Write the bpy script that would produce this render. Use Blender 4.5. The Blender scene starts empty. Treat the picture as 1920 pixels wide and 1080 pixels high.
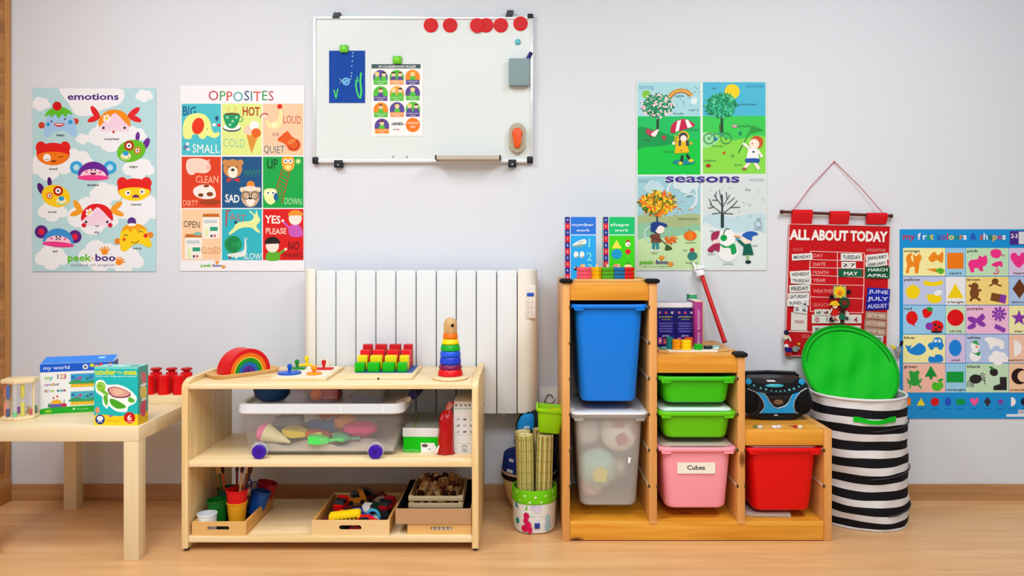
import bpy, bmesh, math, random
from mathutils import Vector, Matrix
R = math.radians
SC = bpy.context.scene
COL = SC.collection
# ------------------------------------------------------------------ camera, world, lights, exposure
F, CX, CY, CAMH, DW = 1450.0, 985.0, 460.0, 1.057, 3.215     # focal length (px of 1920), principal point, camera height, distance to the wall
cam_d = bpy.data.cameras.new('camera'); cam = bpy.data.objects.new('camera', cam_d); COL.objects.link(cam)
cam.location = (0, -DW, CAMH); cam.rotation_euler = (R(90), 0, 0)
cam_d.sensor_width = 36; cam_d.lens = 36*F/1920
cam_d.shift_x = -(CX-960)/1920; cam_d.shift_y = -(540-CY)/1920
SC.camera = cam
w = bpy.data.worlds.new('daylight'); SC.world = w; w.use_nodes = True
w.node_tree.nodes['Background'].inputs[0].default_value = (0.80, 0.88, 1.0, 1)
w.node_tree.nodes['Background'].inputs[1].default_value = 0.27
def area(name, loc, rot, sx, sy, power, col):
    l = bpy.data.lights.new(name, 'AREA'); l.shape = 'RECTANGLE'; l.size = sx; l.size_y = sy; l.energy = power; l.color = col
    o = bpy.data.objects.new(name, l); COL.objects.link(o); o.location = loc; o.rotation_euler = rot
area('ceiling_light_panel', (-1.3, -1.75, 2.75), (0, 0, 0), .6, 1.2, 40, (1, .995, .98))
area('ceiling_light_panel', (1.3, -1.75, 2.75), (0, 0, 0), .6, 1.2, 40, (1, .995, .98))
area('ceiling_light_panel', (0.0, -3.2, 2.75), (0, 0, 0), 1.8, 1.2, 88, (1, .995, .985))
area('window_daylight', (0.8, -5.4, 2.1), (R(76), 0, R(6)), 4.0, 1.6, 10, (.90, .95, 1))
vs = SC.view_settings
vs.view_transform = 'Standard'; vs.look = 'None'; vs.exposure = -0.10; vs.gamma = 1; vs.use_curve_mapping = False

# ------------------------------------------------------------------ helpers
def P(px, py, y=0.0):                    # a point of the place from a position in the photograph and a distance from the wall
    D = DW+y
    return Vector(((px-CX)*D/F, y, CAMH-(py-CY)*D/F))
def px2x(px, y): return (px-CX)*(DW+y)/F
def lin(h):
    if not isinstance(h, str): return tuple(h)
    h = h.lstrip('#'); h = h if len(h) == 6 else ''.join(c*2 for c in h); o = []
    for i in (0, 2, 4):
        c = int(h[i:i+2], 16)/255; o.append(c/12.92 if c <= .04045 else ((c+.055)/1.055)**2.4)
    return (*o, 1)
MATS = {}
def mat(col, rough=.5, metal=0, trans=0, ior=1.45, spec=.32, coat=0, alpha=1, bump=0, bscale=200, sheen=0):
    key = (col, rough, metal, trans, ior, spec, coat, alpha, bump, bscale)
    if key in MATS: return MATS[key]
    m = bpy.data.materials.new('plain'); m.use_nodes = True; nt = m.node_tree; b = nt.nodes['Principled BSDF']
    b.inputs['Base Color'].default_value = lin(col); b.inputs['Roughness'].default_value = rough
    b.inputs['Metallic'].default_value = metal; b.inputs['Transmission Weight'].default_value = trans
    b.inputs['IOR'].default_value = ior; b.inputs['Specular IOR Level'].default_value = spec if rough < .5 else spec*.6
    b.inputs['Coat Weight'].default_value = coat; b.inputs['Alpha'].default_value = alpha
    if bump:
        n = nt.nodes.new('ShaderNodeTexNoise'); n.inputs['Scale'].default_value = bscale
        tc = nt.nodes.new('ShaderNodeTexCoord'); nt.links.new(tc.outputs['Object'], n.inputs['Vector'])
        bu = nt.nodes.new('ShaderNodeBump'); bu.inputs['Strength'].default_value = bump; bu.inputs['Distance'].default_value = .002
        nt.links.new(n.outputs['Fac'], bu.inputs['Height']); nt.links.new(bu.outputs['Normal'], b.inputs['Normal'])
    MATS[key] = m; return m
def wood(c1, c2, axis='X', scale=1.0, rough=.45, knots=None, contrast=1.0, detail=3):
    key = ('wood', c1, c2, axis, scale, rough, knots)
    if key in MATS: return MATS[key]
    m = bpy.data.materials.new('wood'); m.use_nodes = True; nt = m.node_tree; N = nt.nodes; L = nt.links; b = N['Principled BSDF']
    tc = N.new('ShaderNodeTexCoord'); mp = N.new('ShaderNodeMapping')
    s = {'X': (1.2, 22, 22), 'Y': (22, 1.2, 22), 'Z': (22, 22, 1.2)}[axis]
    mp.inputs['Scale'].default_value = [v*scale for v in s]
    n = N.new('ShaderNodeTexNoise'); n.inputs['Scale'].default_value = 2.4; n.inputs['Detail'].default_value = detail; n.inputs['Distortion'].default_value = .6
    r = N.new('ShaderNodeValToRGB'); r.color_ramp.elements[0].color = lin(c1); r.color_ramp.elements[1].color = lin(c2)
    r.color_ramp.elements[0].position = .3; r.color_ramp.elements[1].position = .7
    L.new(tc.outputs['Object'], mp.inputs[0]); L.new(mp.outputs[0], n.inputs['Vector']); L.new(n.outputs['Fac'], r.inputs[0])
    out = r.outputs[0]
    if knots:
        v = N.new('ShaderNodeTexVoronoi'); v.inputs['Scale'].default_value = 5.5; mk = N.new('ShaderNodeMapping')
        mk.inputs['Scale'].default_value = {'X': (.7, 2, 1.6), 'Y': (1.6, .7, 1.6), 'Z': (1.6, 1.6, .7)}[axis]; mk.inputs['Location'].default_value = (.13, .31, .07)
        L.new(tc.outputs['Object'], mk.inputs[0]); L.new(mk.outputs[0], v.inputs['Vector'])
        kr = N.new('ShaderNodeValToRGB'); kr.color_ramp.elements[0].color = (1, 1, 1, 1); kr.color_ramp.elements[0].position = .085
        kr.color_ramp.elements[1].color = (0, 0, 0, 1); kr.color_ramp.elements[1].position = .15
        L.new(v.outputs['Distance'], kr.inputs[0])
        mx = N.new('ShaderNodeMixRGB'); mx.inputs[2].default_value = lin(knots); L.new(kr.outputs[0], mx.inputs[0]); L.new(out, mx.inputs[1]); out = mx.outputs[0]
    L.new(out, b.inputs['Base Color']); b.inputs['Roughness'].default_value = rough
    MATS[key] = m; return m
class G:                                  # collects shapes for ONE mesh
    def __init__(s, M=None): s.bm = bmesh.new(); s.M = M
    def add(s, vs_, fs_, M=None):
        bv = []
        for v in vs_:
            v = Vector(v)
            if M: v = M@v
            if s.M: v = s.M@v
            bv.append(s.bm.verts.new(v))
        out = []
        for f in fs_:
            try: out.append(s.bm.faces.new([bv[i] for i in f]))
            except ValueError: pass
        return bv, out
    def box(s, x0, x1, y0, y1, z0, z1, bev=0, M=None, seg=2):
        v = [(x, y, z) for z in (z0, z1) for y in (y0, y1) for x in (x0, x1)]
        f = [(0, 2, 3, 1), (4, 5, 7, 6), (0, 1, 5, 4), (2, 6, 7, 3), (0, 4, 6, 2), (1, 3, 7, 5)]
        bv, bf = s.add(v, f, M)
        if bev:
            es = list({e for q in bf for e in q.edges})
            bmesh.ops.bevel(s.bm, geom=es, offset=bev, segments=seg, affect='EDGES', profile=.5)
        return s
    def prism(s, pts, d0, d1, plane='XZ', bev=0, M=None, seg=2):
        def q(a, b, d): return {'XZ': (a, d, b), 'XY': (a, b, d), 'YZ': (d, a, b)}[plane]
        n = len(pts); v = [q(a, b, d0) for a, b in pts]+[q(a, b, d1) for a, b in pts]
        f = [tuple(range(n)), tuple(range(2*n-1, n-1, -1))]+[(i, i+n, (i+1) % n+n, (i+1) % n) for i in range(n)]
        bv, bf = s.add(v, f, M)
        if bev:
            es = list({e for fc in bf[:2] for e in fc.edges})
            bmesh.ops.bevel(s.bm, geom=es, offset=bev, segments=seg, affect='EDGES', profile=.5)
        return s
    def loft(s, secs, cap=(True, True), M=None, closed=True):
        n = len(secs[0]); v = [p for c in secs for p in c]; f = []
        for k in range(len(secs)-1):
            for i in range(n if closed else n-1):
                a = k*n+i; b = k*n+(i+1) % n; f.append((a, b, b+n, a+n))
        if cap[0]: f.append(tuple(range(n-1, -1, -1)))
        if cap[1]: f.append(tuple(range((len(secs)-1)*n, len(secs)*n)))
        s.add(v, f, M); return s
    def lathe(s, prof, c=(0, 0, 0), n=28, M=None, cap=(True, True)):
        secs = [[(c[0]+r*math.cos(2*math.pi*i/n), c[1]+r*math.sin(2*math.pi*i/n), c[2]+z) for i in range(n)] for r, z in prof]
        return s.loft(secs, cap, M)
    def cyl(s, c, r, h, n=24, bev=.0, axis='Z', M=None, r2=None):
        r2 = r if r2 is None else r2; b = bev
        pr = [(r-b, 0), (r, b), (r2, h-b), (r2-b, h)] if b else [(r, 0), (r2, h)]
        Q = Matrix.Translation(Vector(c))@{'Z': Matrix.Identity(4), 'X': Matrix.Rotation(R(90), 4, 'Y'), 'Y': Matrix.Rotation(R(-90), 4, 'X')}[axis]
        if M: Q = M@Q
        return s.lathe(pr, (0, 0, 0), n, Q)
    def ell(s, c, rx, ry, rz, n=20, m=12, M=None, a0=-90, a1=90):
        secs = []
        for k in range(m+1):
            t = R(a0+(a1-a0)*k/m); cr = max(math.cos(t), 1e-3)
            secs.append([(c[0]+rx*cr*math.cos(2*math.pi*i/n), c[1]+ry*cr*math.sin(2*math.pi*i/n), c[2]+rz*math.sin(t)) for i in range(n)])
        return s.loft(secs, (True, True), M)
    def tube(s, pts, r, n=8, M=None, closed=False):
        pts = [Vector(p) for p in pts]; secs = []; N = len(pts); up = None
        rr = r if isinstance(r, (list, tuple)) else [r]*N
        for k, p in enumerate(pts):
            d = (pts[min(k+1, N-1)]-pts[max(k-1, 0)]) if not closed else (pts[(k+1) % N]-pts[k-1])
            d = d.normalized() if d.length > 1e-9 else Vector((0, 0, 1))
            if up is None:
                up = Vector((0, 0, 1)) if abs(d.z) < .9 else Vector((1, 0, 0))
            a = d.cross(up).normalized(); up = a.cross(d).normalized()
            secs.append([p+a*rr[k]*math.cos(2*math.pi*i/n)+up*rr[k]*math.sin(2*math.pi*i/n) for i in range(n)])
        if closed: secs.append(secs[0]); return s.loft(secs, (False, False), M)
        return s.loft(secs, (True, True), M)
def rr(cx, cy, w_, d, r, z, n=4):         # rounded rectangle ring at height z
    o = []
    for qx, qy, a in ((1, 1, 0), (-1, 1, 90), (-1, -1, 180), (1, -1, 270)):
        for i in range(n+1):
            t = R(a+90*i/n); o.append((cx+qx*(w_/2-r)+r*math.cos(t), cy+qy*(d/2-r)+r*math.sin(t), z))
    return o
def wm(o): return o.matrix_basis if o.parent is None else wm(o.parent)@o.matrix_basis
def obj(name, g, m, parent=None, local=False, flat=False, ang=35):
    bm = g.bm
    bmesh.ops.recalc_face_normals(bm, faces=bm.faces)
    if parent is None:
        xs = [v.co for v in bm.verts]; lo = Vector([min(v[i] for v in xs) for i in range(3)]); hi = Vector([max(v[i] for v in xs) for i in range(3)])
        org = Vector(((lo.x+hi.x)/2, (lo.y+hi.y)/2, lo.z)); bm.transform(Matrix.Translation(-org))
    elif not local: bm.transform(wm(parent).inverted())
    me = bpy.data.meshes.new(name); bm.to_mesh(me); bm.free()
    if not flat:
        me.shade_smooth(); me.set_sharp_from_angle(angle=R(ang))
    if m: me.materials.append(m)
    o = bpy.data.objects.new(name, me); COL.objects.link(o)
    if parent is None: o.location = org
    else: o.parent = parent
    return o
def tag(o, label, cat, group=None):
    o['label'] = label; o['category'] = cat
    if group: o['group'] = group
    return o
def thing(name, label, cat, loc=(0, 0, 0), rotz=0, group=None, rot=None):
    o = bpy.data.objects.new(name, None); COL.objects.link(o); o.empty_display_size = .03
    o.location = loc; o.rotation_euler = rot if rot else (0, 0, rotz)
    return tag(o, label, cat, group)
def struct(name, g, m, parent=None):
    o = obj(name, g, m, parent); 
    if parent is None: o['kind'] = 'structure'
    return o
def copytree(o, parent=None):
    c = o.copy(); COL.objects.link(c); c.parent = parent
    for ch in [q for q in o.children]: copytree(ch, c)
    return c
def dup(root, loc, rotz=None, label=None, group=None, rot=None, scale=None):
    c = copytree(root); c.location = loc
    if rotz is not None: c.rotation_euler = (0, 0, rotz)
    if rot is not None: c.rotation_euler = rot
    if label: c['label'] = label
    if group: c['group'] = group
    if scale: c.scale = scale
    return c
# ---- glyphs of the built-in font, measured once
CH = 'ABCDEFGHIJKLMNOPQRSTUVWXYZabcdefghijklmnopqrstuvwxyz0123456789&-+.,:/|'
GL = {}; ADV = {}
def load_glyphs():
    tmp = []
    for b, off in ((0, 0.0), (1, .022), (2, .045)):
        for ch in CH:
            c = bpy.data.curves.new('t', 'FONT'); c.body = ch; c.offset = off; c.resolution_u = 2; c.fill_mode = 'FRONT'
            o = bpy.data.objects.new('t', c); COL.objects.link(o); tmp.append((o, b, ch, 0))
            if b == 0:
                c = bpy.data.curves.new('t', 'FONT'); c.body = ch+'|'; c.resolution_u = 1
                o = bpy.data.objects.new('t', c); COL.objects.link(o); tmp.append((o, b, ch, 1))
    dg = bpy.context.evaluated_depsgraph_get(); dg.update(); mx = {}
    for o, b, ch, k in tmp:
        e = o.evaluated_get(dg); me = e.to_mesh()
        if k: mx[ch] = max(v.co.x for v in me.vertices)
        else: GL[(ch, b)] = ([(v.co.x, v.co.y) for v in me.vertices], [tuple(p.vertices) for p in me.polygons])
        e.to_mesh_clear()
    bar = max(x for x, y in GL[('|', 0)][0])
    for ch in CH: ADV[ch] = mx[ch]-bar
    ADV[' '] = .32; ADV["'"] = .25
    for o, b, ch, k in tmp:
        c = o.data; bpy.data.objects.remove(o); bpy.data.curves.remove(c)
load_glyphs()
PM = {}
def print_mat(rough=.45):
    if rough in PM: return PM[rough]
    m = bpy.data.materials.new('printed'); m.use_nodes = True; nt = m.node_tree; b = nt.nodes['Principled BSDF']
    a = nt.nodes.new('ShaderNodeAttribute'); a.attribute_name = 'ink'; nt.links.new(a.outputs['Color'], b.inputs['Base Color'])
    b.inputs['Roughness'].default_value = rough; b.inputs['Specular IOR Level'].default_value = .2; PM[rough] = m; return m
class Print:                              # flat lettering and pictures printed on a surface
    def __init__(s, o, ux, vx, n, h0=.0003, step=.0000035):
        s.o, s.ux, s.vx, s.n = Vector(o), Vector(ux), Vector(vx), Vector(n).normalized()
        s.V = []; s.Fa = []; s.Co = []; s.k = 0; s.h0 = h0; s.st = step; s.fr = (0, 0, 1.0); s.cl = None
    def frame(s, ox, oy, sc): s.fr = (ox, oy, sc); return s
    def _put(s, pts, faces, col):
        ox, oy, sc = s.fr; h = s.h0+s.k*s.st
        if s.cl and any(not (s.cl[0] <= u <= s.cl[2] and s.cl[1] <= v <= s.cl[3]) for u, v in pts):   # trim at the paper's edge
            P2, F2 = [], []
            for f in faces:
                pl = [pts[i] for i in f]
                for ax, lim, sg in ((0, s.cl[0], 1), (0, s.cl[2], -1), (1, s.cl[1], 1), (1, s.cl[3], -1)):
                    o_ = []
                    for i in range(len(pl)):
                        a_, b_ = pl[i-1], pl[i]; da, db = (a_[ax]-lim)*sg, (b_[ax]-lim)*sg
                        if (da < 0) != (db < 0): t_ = da/(da-db); o_.append((a_[0]+(b_[0]-a_[0])*t_, a_[1]+(b_[1]-a_[1])*t_))
                        if db >= 0: o_.append(b_)
                    pl = o_
                    if not pl: break
                if len(pl) > 2: F2.append(tuple(range(len(P2), len(P2)+len(pl)))); P2 += pl
            pts, faces = P2, F2
        b = len(s.V)
        for u, v in pts: s.V.append(s.o+s.ux*(ox+u/sc)+s.vx*(oy+v/sc)+s.n*h)
        c = lin(col)
        for f in faces: s.Fa.append(tuple(i+b for i in f)); s.Co.append(c)
    def p(s, pts, col): s.k += 1; s._put(pts, [tuple(range(len(pts)))], col)
    def r(s, x0, y0, x1, y1, col): s.p([(x0, y0), (x1, y0), (x1, y1), (x0, y1)], col)
    def e(s, cx, cy, rx, ry, col, rot=0, n=20, a0=0, a1=360):
        c_, s_ = math.cos(R(rot)), math.sin(R(rot)); pts = []
        full = abs(a1-a0) >= 360
        for i in range(n if full else n+1):
            t = R(a0+(a1-a0)*i/n); x, y = rx*math.cos(t), ry*math.sin(t)
            pts.append((cx+x*c_-y*s_, cy+x*s_+y*c_))
        s.p(pts, col)
    def c(s, cx, cy, r, col, n=16): s.e(cx, cy, r, r, col, 0, n)
    def b(s, pts, col, k=5):              # smooth closed blob through the points
        n = len(pts); o = []
        for i in range(n):
            p0, p1, p2, p3 = pts[i-1], pts[i], pts[(i+1) % n], pts[(i+2) % n]
            for j in range(k):
                t = j/k
                o.append(tuple(.5*((2*p1[a])+(-p0[a]+p2[a])*t+(2*p0[a]-5*p1[a]+4*p2[a]-p3[a])*t*t+(-p0[a]+3*p1[a]-3*p2[a]+p3[a])*t**3) for a in (0, 1)))
        s.p(o, col)
    def l(s, pts, w_, col, closed=False):
        s.k += 1; q = []; fs = []; N = len(pts)
        for i in range(N):
            a = pts[i-1] if (i or closed) else pts[i]; b_ = pts[(i+1) % N] if (i < N-1 or closed) else pts[i]
            dx, dy = b_[0]-a[0], b_[1]-a[1]; m = math.hypot(dx, dy) or 1
            nx, ny = -dy/m*w_/2, dx/m*w_/2; q += [(pts[i][0]+nx, pts[i][1]+ny), (pts[i][0]-nx, pts[i][1]-ny)]
        for i in range(N if closed else N-1):
            j = (i+1) % N; fs.append((2*i, 2*j, 2*j+1, 2*i+1))
        s._put(q, fs, col)
    def arc(s, cx, cy, r, a0, a1, w_, col, ry=None, n=14):
        ry = ry or r; s.l([(cx+r*math.cos(R(a0+(a1-a0)*i/n)), cy+ry*math.sin(R(a0+(a1-a0)*i/n))) for i in range(n+1)], w_, col)
    def ring(s, cx, cy, r, w_, col): s.l([(cx+r*math.cos(R(i*20)), cy+r*math.sin(R(i*20))) for i in range(18)], w_, col, True)
    def t(s, st, x, y, w_, h, col, b=0, rot=0, jig=0):   # text: left x, baseline y, total width, capital height
        if not st.strip(): return
        s.k += 1; tot = sum(ADV.get(ch, .3) for ch in st); kx = w_/tot; ky = h/.73; cur = 0; c_, s_ = math.cos(R(rot)), math.sin(R(rot)); k = 0
        for i, ch in enumerate(st):
            if (ch, b) in GL:
                vs_, fs_ = GL[(ch, b)]; cc = col[k % len(col)] if isinstance(col, list) else col; k += 1
                jy = jig*((i*37 % 7)/3.0-1)
                s._put([(x+(cur+vx)*kx*c_+(vy*ky-jy)*s_, y+(cur+vx)*kx*s_-(vy*ky-jy)*c_) for vx, vy in vs_], fs_, cc)
            cur += ADV.get(ch, .3)
    def build(s, parent=None, name='print', rough=.45, local=False):
        me = bpy.data.meshes.new(name); vs_ = s.V
        if parent and not local:
            I = wm(parent).inverted(); vs_ = [I@v for v in vs_]
        me.from_pydata([tuple(v) for v in vs_], [], s.Fa)
        at = me.color_attributes.new('ink', 'FLOAT_COLOR', 'CORNER'); buf = []
        for pl, c in zip(me.polygons, s.Co): buf += list(c)*pl.loop_total
        at.data.foreach_set('color', buf); me.materials.append(print_mat(rough))
        o = bpy.data.objects.new(name, me); COL.objects.link(o)
        if parent: o.parent = parent
        return o
def wallprint(y, **k):
    D = DW+y; return Print(P(0, 0, y), (D/F, 0, 0), (0, 0, -D/F), (0, -1, 0), **k)
def pbox(g, x0, y0, x1, y1, yf, yb, bev=0):   # box whose front face (at depth yf) covers a rectangle of the photograph
    a = P(x0, y0, yf); b = P(x1, y1, yf); return g.box(a.x, b.x, yf, yb, b.z, a.z, bev)

# ------------------------------------------------------------------ the room
M_wall = mat('#dbe0e8', .75, bump=.08, bscale=90)
def floor_mat():
    m = bpy.data.materials.new('laminate'); m.use_nodes = True; nt = m.node_tree; N = nt.nodes; L = nt.links; b = N['Principled BSDF']
    tc = N.new('ShaderNodeTexCoord'); mp = N.new('ShaderNodeMapping'); mp.inputs['Scale'].default_value = (1.0, 14, 1)
    n = N.new('ShaderNodeTexNoise'); n.inputs['Scale'].default_value = 1.6; n.inputs['Detail'].default_value = 5; n.inputs['Distortion'].default_value = .4
    r = N.new('ShaderNodeValToRGB'); e = r.color_ramp.elements; e[0].position = .3; e[0].color = lin('#cf9c66'); e[1].position = .72; e[1].color = lin('#e0b480')
    br = N.new('ShaderNodeTexBrick'); br.inputs['Scale'].default_value = 1; br.inputs['Brick Width'].default_value = 1.2; br.inputs['Row Height'].default_value = .065
    br.inputs['Mortar Size'].default_value = 0; br.inputs['Color1'].default_value = (.93, .93, .93, 1); br.inputs['Color2'].default_value = (1.05, 1.03, 1.0, 1)
    mx = N.new('ShaderNodeMixRGB'); mx.blend_type = 'MULTIPLY'; mx.inputs[0].default_value = .55
    L.new(tc.outputs['Object'], mp.inputs[0]); L.new(mp.outputs[0], n.inputs['Vector']); L.new(n.outputs['Fac'], r.inputs[0])
    L.new(tc.outputs['Object'], br.inputs['Vector']); L.new(r.outputs[0], mx.inputs[1]); L.new(br.outputs[0], mx.inputs[2]); L.new(mx.outputs[0], b.inputs['Base Color'])
    b.inputs['Roughness'].default_value = .34; return m
XL = px2x(20, 0)
struct('floor', G().box(XL-.1, 3.2, -4.2, .1, -.05, 0), floor_mat())
struct('wall_back', G().box(XL-.1, 3.2, 0, .1, 0, 2.8), M_wall)
struct('wall_left', G().box(XL-.1, XL, -4.2, 0, 0, 2.8), M_wall)
M_base = wood('#a87848', '#bd8d5c', 'X', .8, .5)
bp = [(-.0, 0), (-.015, 0), (-.015, .056), (-.011, .066), (0, .066)]
struct('baseboard_back', G().prism(bp, XL, 3.2, 'YZ'), M_base)
M_trimY = wood('#b47a38', '#c98f4b', 'Z', .8, .45)
g = G(); g.box(XL, XL+.014, -.40, -.0155, 0, .105, .002); struct('baseboard_left', g, wood('#b07436', '#c28a4a', 'Y', .8, .45))
g = G(); g.box(XL, XL+.010, -.047, -.010, .105, 2.8, .002); struct('trim_1', g, M_trimY)
g = G(); g.box(XL, XL+.006, -.95, -.047, .105, 2.8); d = struct('door_1', g, wood('#9a5f25', '#c68a40', 'Y', .55, .5))
for k in range(11):
    g = G(); g.box(XL+.006, XL+.009, -.93, -.052, .13+k*.24, .13+k*.24+.225, .0012); obj('panel', g, wood('#9a5f25', '#c68a40', 'Y', .55, .5), d)

# ------------------------------------------------------------------ posters on the wall (flat prints)
def poster(name, x0, y0, x1, y1, col, label, y=-.0035, curl=.0, group=None):
    a = P(x0, y0, y); b = P(x1, y1, y); g = G(); nx = 6
    g.box(a.x, b.x, y, y+.0007, b.z, a.z); o = obj(name, g, mat(col, .45)); return tag(o, label, 'poster', group)
PU, GR, RE, OR, YE, WH, BK, BL = '#4a2383', '#54c41d', '#dd1d22', '#f2921c', '#f6d91f', '#f7f6f8', '#222226', '#2aa0de'
def logo(q, x, y, s, sub=True):           # peek-a-boo school mark: green and purple letters, two orange hands
    q.t('peek', x, y, 118*s, 36*s, '#5fc21b', 1); q.c(x+128*s, y-12*s, 5*s, OR); q.t('boo', x+140*s, y, 105*s, 36*s, PU, 1)
    for hx, hy, rt in ((x+190*s, y-45*s, 0), (x+262*s, y+8*s, 25)):
        q.e(hx, hy, 17*s, 14*s, OR)
        for k in range(5):
            a = R(-150+rt+k*30); q.l([(hx, hy), (hx+32*s*math.cos(a), hy+30*s*math.sin(a))], 7*s, OR)
    if sub: q.t('school of english', x+18*s, y+26*s, 225*s, 12*s, '#8b8794')
def cloud(q, x, y, s, col='#eef3fa'):
    for dx, dy, r in ((-32, 4, 22), (-10, -12, 27), (20, -6, 25), (38, 8, 18), (0, 12, 30)): q.c(x+dx*s, y+dy*s, r*s, col, 14)

# --- emotions
po = poster('poster', 61, 165, 292.5, 509, '#b5dde4', 'pale blue poster headed emotions with cartoon faces on clouds')
q = wallprint(-.0035).frame(40, 150, 2.919); q.cl = (62, 45, 736, 1046)
q.b([(210, 60), (240, 45), (520, 45), (565, 75), (540, 130), (440, 165), (380, 195), (300, 190), (260, 130)], '#f0f3f9')
for x, y, s in ((105, 130, 1), (672, 85, .9), (337, 322, .75), (300, 440, 1.7), (150, 460, 2.2), (490, 300, 2.3), (640, 480, 1.6), (170, 715, 1.5), (390, 740, 2.6), (640, 700, 2.4), (165, 970, 1.7), (430, 960, 2.2), (560, 980, 2), (620, 300, 1.2), (460, 620, 1.6)):
    cloud(q, x, y, s, '#eef3f8')
q.t('emotions', 252, 108, 282, 38, PU, 1)
# happy
q.c(112, 248, 18, '#c8452d'); q.c(298, 226, 17, '#c8452d')
q.b([(125, 300), (135, 220), (165, 180), (210, 165), (260, 180), (290, 220), (302, 300), (275, 308), (250, 285), (215, 275), (175, 288), (150, 310)], '#9fcbf3')
q.b([(130, 200), (150, 165), (210, 145), (262, 165), (280, 190), (255, 185), (245, 205), (225, 188), (205, 210), (185, 188), (165, 205), (155, 190)], '#5cc22b')
q.c(196, 143, 25, '#cf1622'); q.l([(192, 125), (188, 112)], 4, '#4b8f22')
q.c(147, 243, 11, BL); q.c(268, 230, 12, BL); q.c(166, 227, 5, BK); q.c(240, 214, 5, BK); q.e(207, 236, 30, 20, '#d31a20', 0, 16, 0, 180); q.e(207, 240, 24, 7, '#f3f0f2', 0, 12, 0, 180)
# surprised / shy girls
def girl(cx, cy, hair, tail, cheek=None):
    for sx in (-1, 1):
        q.e(cx+sx*105, cy-62, 42, 16, tail, sx*-58 if sx < 0 else -40); q.e(cx+sx*112, cy-28, 38, 15, tail, sx*22)
    q.e(cx, cy, 84, 78, '#f2d3e9', 0, 20, 150, 390); q.r(cx-78, cy+8, cx+78, cy+42, '#f0d8ec')
    q.b([(cx-86, cy+15), (cx-82, cy-30), (cx-45, cy-68), (cx, cy-78), (cx+48, cy-66), (cx+82, cy-28), (cx+86, cy+15), (cx+60, cy-6), (cx+28, cy-40), (cx, cy-58), (cx-30, cy-30), (cx-60, cy-6)], hair)
    for k in range(5): q.c(cx-42+15*math.cos(R(72*k)), cy-30+15*math.sin(R(72*k)), 8, WH if hair != RE else PU)
    q.c(cx-42, cy-30, 7, YE); q.c(cx-60, cy+22, 7, BK); q.c(cx+56, cy+22, 7, BK)
    if cheek: q.c(cx-72, cy+40, 13, cheek); q.c(cx+72, cy+40, 13, cheek)
girl(510, 240, OR, '#e0242b'); q.c(505, 284, 7, '#c4202a')
girl(415, 755, '#e21c22', '#f2a22a', '#d11f3c'); q.arc(415, 792, 10, 20, 160, 4, BK)
# bears
def bear(cx, cy, top, face, mood):
    for sx in (-1, 1): q.e(cx+sx*66, cy-26, 29, 33, top)
    q.e(cx, cy+10, 92, 62, top); q.e(cx, cy+18, 86, 54, face, 0, 20, 0, 180); q.b([(cx-86, cy+20), (cx-50, cy+2), (cx, cy-2), (cx+50, cy+2), (cx+86, cy+20), (cx, cy+50)], face)
    if mood == 0:
        q.c(cx-33, cy+30, 21, WH); q.arc(cx-33, cy+33, 9, 20, 160, 4, '#777'); q.l([(cx+30, cy+28), (cx+55, cy+22)], 5, '#7a2a12'); q.b([(cx-12, cy+52), (cx+4, cy+44), (cx+18, cy+50), (cx+4, cy+56)], '#7a2a12')
    else:
        q.c(cx-36, cy+28, 15, WH); q.c(cx+44, cy+22, 15, WH); q.c(cx-34, cy+28, 6, BK); q.c(cx+42, cy+22, 6, BK); q.e(cx+8, cy+54, 20, 17, '#6e2a63', 0, 14, 180, 360)
bear(174, 395, '#df2120', '#f07a1a', 0); bear(619, 590, '#e2231f', '#f7d51c', 1)
# monkeys
def monkey(cx, cy, hat, ear, inner, rot, mood):
    dy = 30*rot
    for sx in (-1, 1): q.c(cx+sx*92, cy-8+sx*dy, 36, ear, 20); q.c(cx+sx*92, cy-8+sx*dy, 17, inner)
    q.e(cx, cy+38, 84, 78, hat, rot*10, 22, 180, 360); q.e(cx, cy+42, 72, 42, '#f6cfe4', rot*10, 20, 180, 360)
    q.e(cx, cy+48, 88, 15, '#ec3f8c', rot*10)
    q.c(cx-9, cy+6, 5, BK); q.c(cx+11, cy+6, 5, BK); q.c(cx-36, cy+16, 8, '#ee77a8'); q.c(cx+38, cy+18, 8, '#ee77a8')
    if mood: q.e(cx, cy+20, 18, 13, '#7a1f3a', 0, 12, 0, 180)
    else: q.arc(cx, cy+30, 14, 200, 340, 5, BK)
monkey(394, 487, '#6a2596', '#36a8e3', '#b7e3f6', 0, 1); monkey(202, 852, '#3b93d8', '#5b2385', '#e0243d', .45, 0)
# angry / proud
def pup(cx, cy, body, ears, sx):
    q.e(cx+sx*82, cy-40, 17, 34, ears, sx*25); q.e(cx+sx*35, cy-78, 12, 26, ears, sx*5); q.e(cx, cy, 80, 60, body, sx*-16)
    q.c(cx-sx*12, cy-28, 27, '#b81f1c'); q.c(cx-sx*12, cy-28, 15, WH); q.c(cx-sx*12, cy-28, 6, BK); q.c(cx+sx*34, cy-2, 18, '#ec6a1f'); q.c(cx+sx*34, cy-2, 11, WH); q.c(cx+sx*34, cy-2, 5, BK)
    q.e(cx-sx*30, cy+30, 28, 22, '#f4f1c6'); q.e(cx-sx*30, cy+14, 16, 13, BL); q.arc(cx-sx*30, cy+28, 20, 10, 170, 5, '#7cc322')
pup(602, 388, '#67c126', '#6d2b98', 1); pup(190, 635, '#f7cf1f', '#4d1d77', -1)
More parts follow.
